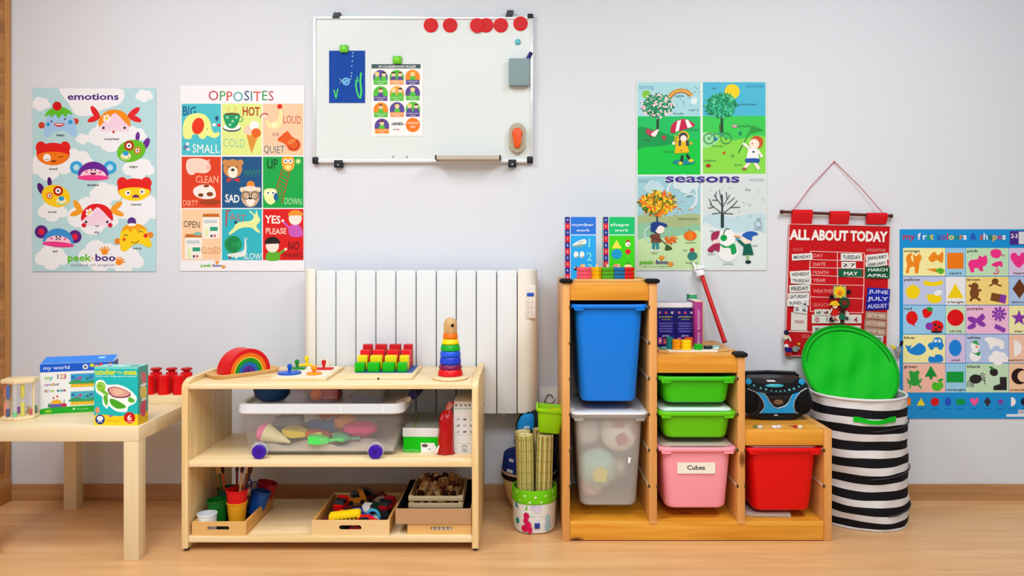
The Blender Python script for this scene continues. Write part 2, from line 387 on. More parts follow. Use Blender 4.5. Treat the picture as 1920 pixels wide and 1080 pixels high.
# sorry
q.c(527, 882, 17, '#e8862a'); q.c(706, 848, 17, '#e8862a')
q.b([(545, 930), (540, 860), (560, 810), (615, 785), (670, 800), (695, 850), (715, 905), (690, 915), (650, 895), (610, 905), (575, 935)], '#f8d31e')
q.b([(548, 830), (565, 800), (612, 782), (668, 800), (690, 825), (655, 815), (640, 832), (618, 812), (595, 835), (580, 815)], '#f0a41f')
q.c(605, 775, 24, '#58308c'); q.e(605, 792, 23, 8, WH); q.c(563, 872, 10, '#e2641d'); q.c(681, 852, 12, '#e2321d')
q.arc(572, 858, 11, 190, 350, 4, BK); q.arc(655, 838, 11, 190, 350, 4, BK); q.arc(620, 868, 24, 20, 140, 4, '#7a4a10')
for st, x, y in (('happy', 215, 306), ('surprised', 495, 328), ('tired', 175, 492), ('angry', 614, 479), ('excited', 392, 580), ('scared', 628, 686), ('proud', 170, 727), ('shy', 413, 838), ('sad', 185, 942), ('sorry', 635, 926)):
    w_ = len(st)*9; q.t(st, x-w_/2, y, w_, 12, '#3a3440', 1)
logo(q, 252, 990, 1.08)
q.build(po)

# --- opposites
po = poster('poster', 338, 160, 571, 508, '#eeeff4', 'white poster headed OPPOSITES with nine coloured picture squares')
q = wallprint(-.0035).frame(320, 150, 2.919)
q.t('OPPOSITES', 204, 114, 362, 56, ['#c02a52', '#3aa04a', '#d2482c', '#36a9b4', '#27427c', '#1c8a8e', '#d8482a', '#3a9a4e', '#b73a5c'], 0, jig=3)
cols = [['#4cc0cd', '#dcea8c', '#f6c9a4'], ['#d9401f', '#1d5384', '#17a548'], ['#f5cda6', '#31b4c4', '#d71c1e']]
X0, X1, Y0, Y1 = [60, 281, 505], [275, 499, 727], [130, 420, 706], [412, 700, 986]
for j in range(3):
    for i in range(3): q.r(X0[i], Y0[j], X1[i], Y1[j], cols[j][i])
q.t('BIG', 64, 195, 78, 52, '#1d5f94', 1, jig=2)
q.b([(72, 315), (68, 250), (90, 200), (135, 182), (185, 190), (215, 225), (225, 270), (240, 290), (262, 285), (268, 300), (240, 318), (200, 305), (185, 322), (160, 318), (150, 300), (120, 300), (110, 322)], '#e7f08f')
q.e(150, 252, 33, 46, '#e2381b', 12); q.c(200, 268, 3, BK); q.e(253, 210, 9, 14, '#1d4f86'); q.e(238, 245, 11, 9, '#eee'); q.e(264, 248, 9, 9, '#c22'); 
q.e(82, 370, 14, 16, '#5c7fa8'); q.c(92, 350, 9, '#e6e6ea'); q.e(96, 380, 12, 7, '#e6e6ea')
q.t('SMALL', 118, 400, 150, 50, '#f2f4f4', 0, jig=2)
q.t('HOT', 392, 196, 96, 50, '#b2351c', 1, jig=2); q.e(335, 262, 50, 22, '#31424a'); q.e(335, 257, 48, 19, '#f3f6f0')
q.b([(294, 185), (376, 185), (370, 235), (350, 262), (318, 262), (298, 235)], '#1b9a63'); q.ring(380, 215, 14, 5, '#1b9a63'); q.e(335, 186, 41, 5, '#7b4a2a')
for x, y in ((310, 205), (340, 225), (360, 205), (325, 245)): q.c(x, y, 8, '#8fd6a6')
q.arc(325, 160, 12, 90, 270, 4, '#f3b24a'); q.arc(345, 160, 12, -90, 90, 4, '#f3b24a')
q.t('COLD', 286, 368, 124, 50, '#8dc7a4', 0, jig=2)
q.p([(415, 300), (480, 305), (442, 405)], '#e09a3c'); q.c(425, 275, 26, '#f2cbb4'); q.c(458, 250, 26, '#f4f2f2'); q.c(468, 290, 26, '#e0621d')
for k in range(4): q.l([(420+k*14, 305), (430+k*7, 350+k*6)], 2, '#b9742a')
q.b([(520, 220), (560, 235), (590, 210), (595, 150), (608, 150), (612, 215), (600, 255), (560, 270), (530, 255)], '#f5e3a3'); q.c(568, 245, 17, '#f7ecbf')
q.c(597, 145, 14, '#d8281c'); q.arc(515, 208, 24, 180, 320, 6, '#c8305a'); q.arc(515, 214, 16, 180, 320, 5, WH); q.l([(625, 150), (655, 145)], 2, WH)
q.t('LOUD', 614, 238, 102, 46, '#c14a31', 0, jig=2)
q.b([(585, 330), (610, 300), (640, 282), (665, 310), (700, 330), (712, 360), (690, 388), (650, 385), (625, 350)], '#e05a1c'); q.p([(628, 300), (640, 276), (652, 300)], '#e05a1c'); q.arc(672, 352, 28, -60, 160, 7, '#b43d12')
for k in range(3): q.arc(672, 352, 12+k*8, 180, 300, 3, '#f2aa5a')
q.t('zz', 555, 305, 40, 22, '#9a6a52'); q.t('QUIET', 508, 400, 116, 42, '#3f6f8f', 0, jig=2)
q.b([(84, 470), (95, 435), (140, 428), (185, 435), (215, 460), (218, 490), (190, 510), (140, 508), (120, 520), (95, 510)], '#f3d3c4'); q.e(205, 478, 12, 14, '#f0b8a6'); q.p([(195, 440), (216, 432), (214, 452)], '#e7a590')
q.t('CLEAN', 136, 563, 128, 40, '#f3c3a2', 0, jig=2)
q.b([(125, 600), (150, 580), (200, 572), (238, 595), (245, 640), (200, 652), (155, 645), (128, 625)], '#f6e9e2'); q.e(165, 630, 15, 10, '#7a3a1c'); q.e(215, 625, 18, 12, '#8a3c1e'); q.e(195, 580, 16, 8, '#8a3c1e'); q.e(215, 668, 60, 16, '#a2401c')
q.t('DIRTY', 66, 690, 84, 34, '#f3b894', 0, jig=2)
for k in range(9): q.l([(281, 440+k*30), (499, 440+k*30)], 1.5, '#2a6494')
q.c(300, 452, 17, '#c98a4c'); q.c(382, 452, 17, '#c98a4c'); q.e(340, 485, 52, 52, '#c98a4c'); q.e(340, 505, 27, 32, '#f4ead8'); q.e(340, 492, 10, 8, '#2b2a2c'); q.c(318, 475, 4, BK); q.c(362, 475, 4, BK); q.p([(308, 535), (340, 545), (308, 560)], '#d3342a'); q.p([(376, 535), (340, 545), (376, 560)], '#d3342a')
q.t('HAPPY', 400, 526, 96, 38, '#2f8470', 0, jig=2); q.t('SAD', 298, 670, 80, 44, '#e8ecee', 1, jig=2)
q.c(392, 600, 14, '#e9d7c0'); q.c(480, 600, 14, '#e9d7c0'); q.e(436, 640, 50, 56, '#c7ab8c'); q.e(436, 662, 24, 28, '#f0e6da'); q.c(438, 574, 22, '#f08a2a'); q.e(436, 594, 40, 14, '#eadfd2')
q.ring(412, 632, 20, 5, '#54443c'); q.ring(460, 632, 20, 5, '#54443c'); q.e(436, 648, 9, 6, BK)
q.t('UP', 526, 485, 60, 56, '#14572f', 1); q.l([(612, 485), (578, 600)], 6, '#a4551f'); q.l([(652, 500), (608, 675)], 6, '#a4551f')
for k in range(8): q.l([(608-k*4, 500+k*17), (648-k*6, 512+k*19)], 4, '#a4551f')
q.b([(612, 425), (672, 425), (674, 480), (645, 500), (614, 480)], '#e9a53a'); q.c(630, 445, 12, WH); q.c(656, 445, 12, WH); q.c(630, 445, 5, BK); q.c(656, 445, 5, BK); q.e(643, 478, 18, 14, '#f6dc7c')
for k in range(8): q.l([(698, 445), (698+15*math.cos(k*.785), 445+15*math.sin(k*.785))], 4, '#e8f4a4')
q.b([(515, 600), (576, 600), (578, 655), (548, 682), (516, 655)], '#e9efa9'); q.c(533, 618, 11, WH); q.c(560, 618, 11, WH); q.c(533, 618, 5, BK); q.c(560, 618, 5, BK); q.e(576, 640, 12, 22, '#1f5d9c'); q.t('DOWN', 622, 682, 96, 38, '#b6e6b6', 0, jig=2)
q.t('OPEN', 70, 808, 92, 38, '#4d4038', 0, jig=2)
for ox, oy in ((172, 750), (76, 862)):
    q.p([(ox, oy), (ox+8, oy-18), (ox+90, oy-18), (ox+98, oy)], '#c46a28'); q.r(ox+2, oy, ox+96, oy+118, '#f2ede6')
    for k in range(6): q.r(ox+12+k*12, oy+16, ox+20+k*12, oy+34, '#a9bcc9')
    q.r(ox+44, oy+54, ox+86, oy+76, '#2aa07a'); q.r(ox+16, oy+62, ox+36, oy+112, '#dcecb4'); q.r(ox+46, oy+96, ox+58, oy+110, '#5a3b6a'); q.r(ox+64, oy+96, ox+76, oy+110, '#c55')
q.e(150, 842, 22, 10, '#86b8b0'); q.t('CLOSED', 166, 950, 108, 36, '#cf8c50', 0, jig=2)
q.t('FAST', 298, 770, 116, 40, '#b56a62', 0, jig=4); q.l([(306, 715), (304, 800)], 7, '#c2362c'); q.l([(304, 718), (328, 714)], 7, '#c2362c')
q.b([(360, 785), (400, 775), (440, 770), (455, 745), (432, 722), (436, 716), (462, 735), (470, 712), (478, 740), (490, 770), (470, 800), (492, 835), (470, 830), (440, 808), (380, 812), (330, 845), (318, 840), (345, 810)], '#e2edA0'); q.c(356, 780, 9, '#244e68')
q.b([(310, 955), (360, 945), (400, 930), (405, 880), (412, 880), (416, 930), (400, 965), (330, 968)], '#dfe7e2'); q.c(342, 900, 48, '#1f9a57', 22)
for k in range(4): q.arc(342+k, 900, 12+k*9, 20*k, 330, 4, '#126c3c')
q.l([(410, 880), (404, 862)], 4, '#dfe7e2'); q.l([(412, 880), (420, 862)], 4, '#dfe7e2'); q.t('SLOW', 396, 980, 100, 36, '#f0f2ee', 0, jig=2); q.c(325, 972, 7, '#8a4a30'); q.c(360, 972, 7, '#d9dfd4')
q.t('YES', 518, 785, 84, 44, '#f6ebe2', 1, jig=2); q.t('PLEASE', 520, 842, 114, 32, '#f3c8b8', 1, jig=2)
q.b([(650, 800), (705, 795), (722, 852), (655, 854)], '#c65ab8'); q.l([(655, 815), (615, 775)], 12, '#c65ab8'); q.c(614, 770, 8, '#f6ded2'); q.c(682, 758, 36, '#f8e3d8'); q.e(684, 742, 42, 30, '#e8942f', 0, 18, 180, 360)
q.t('NO', 642, 930, 64, 48, '#7d1410', 1); q.t('THANKS', 610, 972, 112, 30, '#8c1a14', 1)
q.b([(524, 985), (530, 945), (560, 935), (590, 945), (594, 985)], '#5fae2c'); q.l([(590, 955), (625, 930)], 12, '#5fae2c'); q.c(630, 926, 8, '#f6ded2'); q.c(557, 908, 36, '#f8e3d8'); q.e(557, 892, 42, 34, '#231c1c', 0, 18, 170, 365)
logo(q, 165, 1022, .47, False)
q.build(po)

# --- seasons
po = poster('poster', 1193, 152, 1438, 507, '#d9e6df', 'four-panel seasons poster of spring, summer, autumn and winter scenes')
q = wallprint(-.0035).frame(1180, 140, 2.842)
rnd = random.Random(4)
q.cl = (44, 40, 379, 532); q.r(44, 40, 379, 225, '#a5d9e2'); q.r(44, 222, 379, 532, '#1fbf63'); q.b([(44, 285), (120, 290), (210, 320), (270, 350), (200, 375), (100, 395), (44, 398)], '#129a4b'); q.b([(44, 400), (200, 380), (379, 345), (379, 532), (44, 532)], '#12c844', 3)
q.cl = (391, 40, 726, 528); q.r(391, 40, 726, 222, '#4bb9d9'); q.r(391, 220, 726, 528, '#3ccc55'); q.b([(391, 320), (470, 320), (560, 350), (726, 330), (726, 528), (391, 528)], '#86dc4a', 3); q.b([(391, 310), (450, 318), (480, 345), (440, 380), (391, 385)], '#9ce4a0')
q.cl = (44, 542, 379, 1036); q.r(44, 542, 379, 1036, '#9ccbd8'); q.b([(44, 750), (200, 755), (379, 745), (379, 840), (44, 840)], '#a9ba86', 3); q.b([(44, 800), (140, 790), (250, 815), (379, 800), (379, 900), (44, 900)], '#8fc4a2', 3); q.b([(44, 880), (200, 870), (300, 850), (379, 840), (379, 1036), (44, 1036)], '#c6e3ac', 3)
q.cl = (391, 542, 726, 1036); q.r(391, 542, 726, 1036, '#d3dfe0'); q.b([(391, 760), (470, 745), (560, 760), (640, 742), (726, 748), (726, 860), (391, 860)], '#bddbe6', 3); q.b([(391, 800), (450, 812), (560, 840), (726, 850), (726, 1036), (391, 1036)], '#dbe8e8', 3)
q.cl = (37, 34, 733, 1043); q.r(379, 40, 391, 1036, '#e4ece8')
for k in range(40): q.e(250+rnd.random()*125, 60+rnd.random()*155, 3, 4, '#6ea9b8')
q.t('spring', 50, 76, 80, 24, '#5f8fae', 0); q.t('summer', 622, 70, 96, 24, '#2c7fae'); q.t('autumn', 50, 575, 88, 24, '#6b8fa6'); q.t('winter', 638, 570, 82, 24, '#7f9eb2')
for k, c_ in enumerate(('#c98a2a', '#e8b85a', '#a5713c')): q.arc(275, 150, 76-k*8, 205, 325, 8, c_, 72-k*8)
q.c(345, 140, 18, '#dceef0'); q.c(90, 105, 22, '#7cc83c')
q.l([(152, 220), (150, 300)], 14, '#234a34'); q.l([(492, 210), (494, 310)], 14, '#234a34'); q.l([(494, 240), (520, 200)], 7, '#234a34'); q.l([(148, 740), (148, 790)], 10, '#2c4656')
def crown(cx, cy, rx, ry, base, cs, n, sz):
    for k in range(n):
        t = rnd.random()*6.28; r_ = math.sqrt(rnd.random()); q.e(cx+rx*r_*math.cos(t), cy+ry*r_*math.sin(t), sz*(1+rnd.random()*.5), sz*.55, cs[k % len(cs)], rnd.random()*180, 8)
q.e(150, 165, 78, 55, '#3aa87a'); crown(150, 165, 88, 64, 0, ('#157a52', '#f2c9d6', '#2b9a6a', '#f0dbe2', '#0f6b46'), 190, 8)
q.c(548, 90, 40, '#efd51f'); q.e(488, 165, 76, 56, '#30b890'); crown(488, 165, 88, 66, 0, ('#0f8a4e', '#18a060', '#0c7a58', '#5cd0a0'), 190, 8)
q.arc(280, 640, 80, -170, 60, 12, '#d4e8ea', 95); q.arc(325, 670, 35, -150, 90, 10, '#cfe4e8'); q.arc(120, 850, 40, 90, 300, 10, '#bcd9d4'); cloud(q, 300, 580, 1.3, '#cfe2e8'); cloud(q, 130, 600, 1, '#bcd9e2')
q.e(150, 688, 90, 48, '#d9a020'); crown(150, 685, 104, 66, 0, ('#f09018', '#f6c01c', '#3a6a20', '#e8641c', '#f4d23a', '#7a7a14'), 230, 9)
crown(290, 720, 60, 50, 0, ('#e8a030', '#d86a2a'), 12, 4)
q.l([(495, 815), (494, 700), (492, 640)], 9, '#33413f'); q.l([(495, 815), (495, 740)], 16, '#24403c')
for a, b_, c_, d_ in ((494, 740, 430, 690), (494, 745, 560, 690), (493, 700, 450, 640), (494, 710, 535, 640), (492, 680, 478, 612), (440, 698, 424, 660), (548, 700, 575, 672), (470, 670, 440, 668), (520, 690, 560, 655), (460, 655, 462, 622), (520, 665, 515, 625), (450, 705, 420, 712), (540, 708, 590, 706), (494, 735, 440, 742), (494, 738, 552, 742)):
    q.l([(a, b_), (c_, d_)], 4, '#3c4c4a')
# birds, umbrella girl
q.b([(85, 300), (100, 288), (120, 300), (155, 290), (140, 315), (135, 330), (105, 325)], '#b4405c'); q.b([(115, 318), (155, 290), (138, 330)], '#f0e6e6'); q.b([(172, 330), (185, 325), (196, 335), (184, 350)], '#b4405c')
q.e(290, 466, 60, 14, '#1a8a92'); q.l([(282, 430), (276, 470)], 14, '#1f2f2a'); q.l([(305, 425), (322, 455)], 14, '#1f2f2a'); q.e(272, 472, 10, 9, YE); q.e(328, 458, 14, 8, YE)
q.p([(252, 330), (300, 330), (318, 415), (240, 420)], '#eab91a'); q.b([(222, 312), (225, 270), (255, 245), (300, 238), (345, 262), (338, 278), (300, 290), (265, 300)], '#c2204a'); q.p([(255, 248), (275, 242), (262, 300), (245, 305)], WH); q.p([(296, 240), (312, 242), (336, 278), (310, 285)], WH)
q.c(288, 330, 30, '#e9b81c'); q.c(286, 332, 24, '#39434a'); q.c(288, 340, 17, '#f6e6dc'); q.l([(268, 350), (268, 380)], 14, '#39434a'); q.l([(308, 350), (308, 380)], 14, '#39434a'); q.c(236, 366, 9, '#f0e6c8'); q.c(328, 366, 9, '#c9a24a'); q.l([(246, 320), (240, 362)], 6, '#e9b81c'); q.c(275, 405, 4, '#7a4a10')
# summer boy, bicycle
for x in (424, 515): q.ring(x, 340, 28, 4, '#3f8a5c'); q.c(x, 340, 6, '#3f8a5c')
q.l([(424, 340), (450, 312), (490, 315), (515, 340)], 4, '#4fae9a'); q.l([(450, 312), (465, 345), (490, 315)], 4, '#4fae9a'); q.e(458, 344, 10, 9, '#1f7aa2'); q.l([(486, 310), (482, 265)], 8, '#3b6a3a')
q.l([(580, 416), (658, 275)], 6, '#2c8a3a'); q.p([(650, 270), (715, 296), (640, 312)], '#2f9a3e'); q.e(560, 275, 14, 9, '#c9a0b0'); q.e(590, 312, 8, 10, '#1a8a6a'); q.p([(495, 415), (512, 408), (508, 428)], '#d4501c'); q.c(550, 432, 8, '#5cae3c'); q.e(420, 485, 14, 9, '#b4301c')
q.l([(640, 465), (612, 500)], 18, '#f3e6d6'); q.l([(668, 465), (690, 505)], 18, '#f3e6d6'); q.e(612, 502, 14, 7, '#a06a4a'); q.p([(634, 392), (680, 392), (690, 450), (622, 450)], '#f2f4f6'); q.l([(640, 395), (604, 365)], 14, '#f4efe8'); q.l([(680, 400), (708, 440)], 14, '#f4efe8'); q.b([(620, 448), (690, 448), (685, 472), (655, 468), (625, 470)], '#2456a8')
q.c(678, 360, 34, '#c85a28'); q.e(664, 370, 27, 27, '#f7ead8'); q.c(660, 412, 6, '#23365c'); q.c(655, 368, 5, '#d4888a')
# autumn
q.l([(130, 890), (128, 930)], 15, '#2b8a9a'); q.l([(146, 890), (152, 930)], 15, '#2b8a9a'); q.p([(116, 850), (160, 845), (168, 895), (115, 895)], '#7a4a38'); q.l([(110, 860), (170, 885)], 12, '#6d3c30'); q.l([(165, 875), (215, 925)], 5, '#4a5a3a'); q.b([(200, 905), (228, 928), (190, 935)], '#3d5a2c')
q.c(150, 815, 32, '#1f3f8a'); q.e(162, 825, 25, 22, '#f7ebe2'); q.b([(112, 820), (118, 790), (150, 785), (195, 795), (198, 812), (160, 805), (140, 830), (118, 838)], '#1f3f8a'); q.e(122, 936, 10, 5, WH); q.e(156, 936, 10, 5, WH)
crown(220, 880, 32, 20, 0, ('#e8641c', '#f09018', '#c8441c'), 34, 7); q.e(324, 858, 34, 25, '#ec6a14'); q.e(324, 858, 15, 25, '#f07f22'); q.l([(322, 835), (318, 822)], 5, '#7a6a2a'); q.c(334, 935, 12, '#c22a3a'); q.b([(310, 960), (325, 945), (355, 950), (360, 975), (330, 990), (315, 980)], '#2f7f7a')
# winter
q.e(525, 945, 56, 52, '#eef2f2'); q.e(520, 870, 44, 50, '#f0f4f4'); q.c(502, 870, 18, '#12a04c'); q.arc(522, 850, 20, 180, 300, 6, '#2d5a3a', 28)
q.b([(483, 900), (520, 915), (558, 900), (570, 945), (545, 958), (535, 925), (500, 922)], '#16a052'); q.b([(436, 880), (440, 845), (478, 832), (475, 860), (455, 885)], '#a02a52'); q.e(460, 892, 18, 14, '#f2d8d8'); q.b([(415, 935), (445, 905), (480, 900), (478, 945), (455, 935), (440, 948)], '#a02a52')
q.l([(630, 960), (628, 990)], 16, '#9ac08a'); q.e(632, 998, 16, 9, '#1c2c30'); q.p([(610, 905), (645, 900), (662, 960), (602, 962)], '#0f6250'); q.l([(615, 915), (578, 880)], 14, '#0f6250'); q.c(575, 875, 9, '#4aa0c8'); q.c(624, 878, 24, '#f6e2d4'); q.b([(600, 858), (625, 838), (660, 836), (686, 850), (655, 862), (648, 885)], '#2260b8'); q.l([(556, 862), (590, 866)], 8, '#e88a2a')
q.ring(685, 795, 18, 3, '#8fa6ae'); q.ring(675, 820, 8, 3, '#8fa6ae'); q.ring(697, 820, 8, 3, '#8fa6ae')
for k in range(22): q.c(400+rnd.random()*320, 590+rnd.random()*170, 3, '#a9bcc2', 6)
for st, x, y in (('rainbow', 265, 118), ('rain', 330, 192), ('flowers', 262, 212), ('umbrella', 338, 298), ('raincoat', 208, 414), ('bird', 92, 352), ('sun', 452, 76), ('green leaves', 628, 162), ('butterfly', 608, 278), ('bicycle', 470, 384), ('ladybird', 428, 462), ('grass', 580, 484), ('wind', 316, 652), ('yellow leaves', 310, 772), ('rake', 132, 955), ('pumpkin', 326, 898), ('hat', 296, 940), ('hedgehog', 332, 1006), ('snow', 630, 618), ('snowman', 525, 1012), ('hat', 440, 838), ('scarf', 436, 960), ('coat', 665, 915), ('owl', 688, 772)):
    w_ = len(st)*8; q.t(st, x-w_/2, y, w_, 10, '#3c5a5c')
q.t('seasons', 186, 568, 398, 48, '#dfe2f2', 1); q.t('seasons', 190, 573, 398, 47, '#43348c', 1)
logo(q, 54, 1008, .62)
q.build(po)

# --- colours and shapes
po = poster('poster', 1687, 430, 1936, 785, '#1593dc', 'bright blue poster headed my first colours and shapes')
q = wallprint(-.0035).frame(1670, 410, 2.768)
q.t('my first colours & shapes', 62, 108, 536, 34, ['#c0303c', '#b02a66', WH, '#3a6ac8', WH, '#28a85c', '#e8d02a', '#3a4ab4', '#8a3a9a', '#d83a3a', '#f0d84a', '#2a8a5a', '#e87a2a', WH, '#2a4ac0', '#d84a2a', '#e2e8ee', '#2a7a4a', '#e8b42a', '#b43a8a', WH], 1)
q.r(618, 64, 716, 136, '#4a2a8c'); q.r(664, 68, 712, 132, '#d8dce8'); q.t('2-3', 624, 100, 36, 22, WH, 1)
cx_ = [(64, 283), (285, 388), (390, 612), (614, 720)]; ry_ = [(152, 297), (301, 447), (451, 598), (602, 748), (752, 902)]
bg = [['#f6f0a8', '#9ad0ee', '#bfe6c0', '#d8c8ea'], ['#c2cdee', '#f0f0f2', '#f6dc86', '#aecbf0'], ['#9ad0f4', '#c6e6c4', '#f0bfe0', '#f2f0b0'], ['#f4efa8', '#d4c4ea', '#b6ccf2', '#f4c8b0'], ['#f4bfae', '#9ad2f0', '#c4e4c4', '#f2c9a4']]
for j in range(5):
    for i in range(4): q.r(cx_[i][0], ry_[j][0], cx_[i][1], ry_[j][1], bg[j][i])
for j, (a, b_) in enumerate((('orange', 'pink'), ('yellow', 'brown'), ('red', 'purple'), ('blue', 'white'), ('green', 'black'))):
    q.t(a, 68, ry_[j][0]+22, 14*len(a), 15, '#3c3638', 1); q.t(b_, 396, ry_[j][0]+22, 14*len(b_), 15, '#3c3638', 1)
for j, (a, b_) in enumerate((('square', 'heart'), ('triangle', 'diamond'), ('circle', 'star'), ('oval', 'semicircle'), ('rectangle', 'crescent'))):
    w_ = 11*len(a); q.t(a, 336-w_/2, ry_[j][1]-9, w_, 12, '#3c3638', 1); w_ = 11*len(b_); q.t(b_, 664-w_/2, ry_[j][1]-9, w_, 12, '#3c3638', 1)
def heart(x, y, s, c_): q.b([(x, y+38*s), (x-38*s, y-5*s), (x-36*s, y-30*s), (x-16*s, y-36*s), (x, y-20*s), (x+16*s, y-36*s), (x+36*s, y-30*s), (x+38*s, y-5*s)], c_)
def star(x, y, r_, c_): q.p([(x+(r_ if k % 2 == 0 else r_*.42)*math.sin(k*math.pi/5), y-(r_ if k % 2 == 0 else r_*.42)*math.cos(k*math.pi/5)) for k in range(10)], c_)
q.r(293, 177, 378, 260, '#f07d12'); q.p([(335, 335), (378, 412), (294, 412)], '#f4d70e'); q.c(336, 514, 43, '#e01014', 24); q.e(335, 671, 33, 43, '#1a86e0'); q.r(290, 794, 378, 850, '#0f9e3c')
heart(664, 215, 1.05, '#f0328e'); q.p([(668, 312), (704, 364), (668, 415), (632, 364)], '#6a3a1a'); star(666, 516, 44, '#8a3ab0'); q.e(640, 672, 40, 42, WH, 0, 20, -90, 90); q.c(668, 818, 42, '#2a1a1c', 24); q.c(688, 818, 30, '#f2c9a4', 20)
# orange
o_ = '#f08a1c'; q.b([(80, 215), (85, 190), (110, 180), (105, 205), (120, 225), (115, 185), (132, 195), (150, 182), (160, 205), (150, 230), (142, 280), (126, 280), (122, 250), (100, 255), (92, 282), (78, 278), (86, 240)], o_); q.b([(196, 205), (225, 172), (245, 190), (272, 172), (268, 228), (240, 215), (215, 226)], o_); q.p([(182, 262), (235, 258), (240, 280)], o_); q.b([(232, 268), (260, 256), (278, 270), (262, 288)], '#5cb82c')
# pink
o_ = '#f0328e'; q.b([(402, 235), (415, 215), (450, 210), (460, 190), (475, 200), (495, 190), (502, 225), (490, 245), (478, 250), (480, 272), (462, 270), (455, 258), (435, 258), (432, 278), (415, 276), (408, 255)], o_); q.b([(518, 170), (540, 158), (570, 165), (572, 190), (555, 205), (525, 198)], o_); q.l([(572, 185), (592, 195)], 6, '#c84a8a'); q.b([(522, 240), (545, 225), (575, 222), (580, 250), (562, 244), (545, 250)], o_); q.arc(545, 272, 14, -30, 150, 6, o_); q.l([(555, 245), (545, 275)], 5, o_)
# yellow
o_ = '#f5d80f'; star(115, 380, 46, o_); q.c(115, 380, 36, o_, 20); q.b([(168, 330), (185, 322), (215, 330), (268, 322), (264, 342), (220, 350), (180, 345)], o_); q.e(228, 415, 36, 24, o_); q.e(245, 385, 22, 14, '#eef2f6', -20); q.c(196, 402, 10, o_)
# brown
o_ = '#7c4a22'; q.c(436, 352, 20, o_); q.e(434, 385, 24, 32, o_); q.l([(405, 345), (460, 375)], 12, o_); q.l([(410, 385), (470, 370)], 12, o_); q.l([(425, 410), (412, 428)], 13, o_); q.l([(445, 410), (465, 425)], 13, o_); q.e(542, 325, 18, 15, o_); q.l([(512, 350), (535, 335), (575, 350)], 9, o_); q.p([(524, 384), (600, 398), (592, 440), (516, 424)], o_); q.p([(572, 392), (602, 398), (594, 441), (562, 434)], '#8a3ab0')
# red
o_ = '#e01418'; q.e(110, 514, 30, 35, o_); q.p([(104, 545), (128, 562), (120, 540)], o_); q.b([(165, 475), (190, 465), (216, 478), (205, 505), (180, 516), (168, 500)], o_); q.b([(185, 466), (200, 458), (218, 468), (205, 484)], '#2a9a3a'); q.e(238, 560, 36, 32, o_); q.c(200, 558, 20, '#8a3ab0'); q.c(230, 550, 7, BK); q.c(252, 562, 7, BK); q.c(235, 575, 6, BK); q.e(238, 588, 32, 6, BK)
# purple
o_ = '#8e3cb2'; q.l([(405, 570), (480, 495)], 14, o_); q.e(425, 525, 28, 15, o_, 20); q.e(465, 520, 28, 14, o_, -30); q.e(420, 560, 24, 13, o_, -20); q.e(470, 545, 24, 13, o_, 25)
for k in range(9): q.l([(562, 495), (562+38*math.cos(k*.698), 495+38*math.sin(k*.698))], 13, o_)
q.c(562, 495, 16, o_); q.ring(562, 495, 10, 3, '#c8a0dc'); q.p([(545, 545), (598, 572), (588, 592), (536, 568)], o_)
# blue
o_ = '#1a86dc'; q.b([(82, 672), (76, 655), (92, 662), (108, 655), (102, 675), (125, 660), (150, 645), (178, 665), (180, 690), (150, 708), (115, 705), (92, 692)], o_); q.b([(196, 665), (200, 645), (215, 642), (228, 618), (262, 620), (270, 645), (272, 665)], o_); q.c(212, 668, 13, o_); q.c(258, 668, 13, o_); q.r(224, 626, 240, 642, '#cfe6f4'); q.r(245, 626, 260, 642, '#cfe6f4'); q.b([(200, 715), (225, 718), (235, 705), (265, 710), (268, 742), (200, 744)], o_)
# white
q.c(438, 662, 24, WH); q.e(438, 712, 30, 30, WH); q.p([(416, 640), (445, 630), (462, 658), (440, 652)], '#3aa85c'); q.c(446, 665, 6, '#f08a1c'); q.b([(415, 690), (440, 698), (464, 688), (460, 712), (440, 705)], '#2aa058'); q.b([(486, 625), (510, 615), (560, 625), (585, 640), (588, 672), (570, 676), (560, 662), (535, 662), (528, 676), (512, 672), (508, 650)], WH); cloud(q, 558, 722, .95, WH)
# green
o_ = '#2aa83c'; q.c(122, 818, 24, o_); q.e(125, 846, 28, 22, o_); q.c(105, 800, 11, o_); q.c(138, 798, 11, o_); q.l([(95, 858), (85, 828), (102, 850), (100, 880)], 8, o_); q.l([(150, 852), (160, 830)], 8, o_); q.l([(145, 862), (158, 880)], 9, o_); q.p([(208, 762), (242, 820), (176, 820)], '#178f38'); q.r(202, 820, 216, 834, '#157a30'); q.b([(212, 868), (225, 848), (245, 852), (265, 846), (272, 870), (250, 893), (225, 890)], '#4cc02a'); q.e(258, 838, 16, 7, '#2aa83c', -20)
# black
o_ = '#2c282c'; q.e(440, 832, 32, 24, o_)
for k in range(4): q.l([(440, 832), (400+k*8, 845+k*9), (398+k*12, 872)], 4, o_); q.l([(455, 825), (475+k*4, 800+k*14), (490, 812+k*16)], 4, o_)
q.e(535, 797, 22, 20, o_, 20); q.b([(508, 770), (528, 768), (530, 785)], '#2a8a3a'); q.p([(566, 822), (602, 822), (602, 890), (532, 890), (534, 868), (566, 858)], o_)
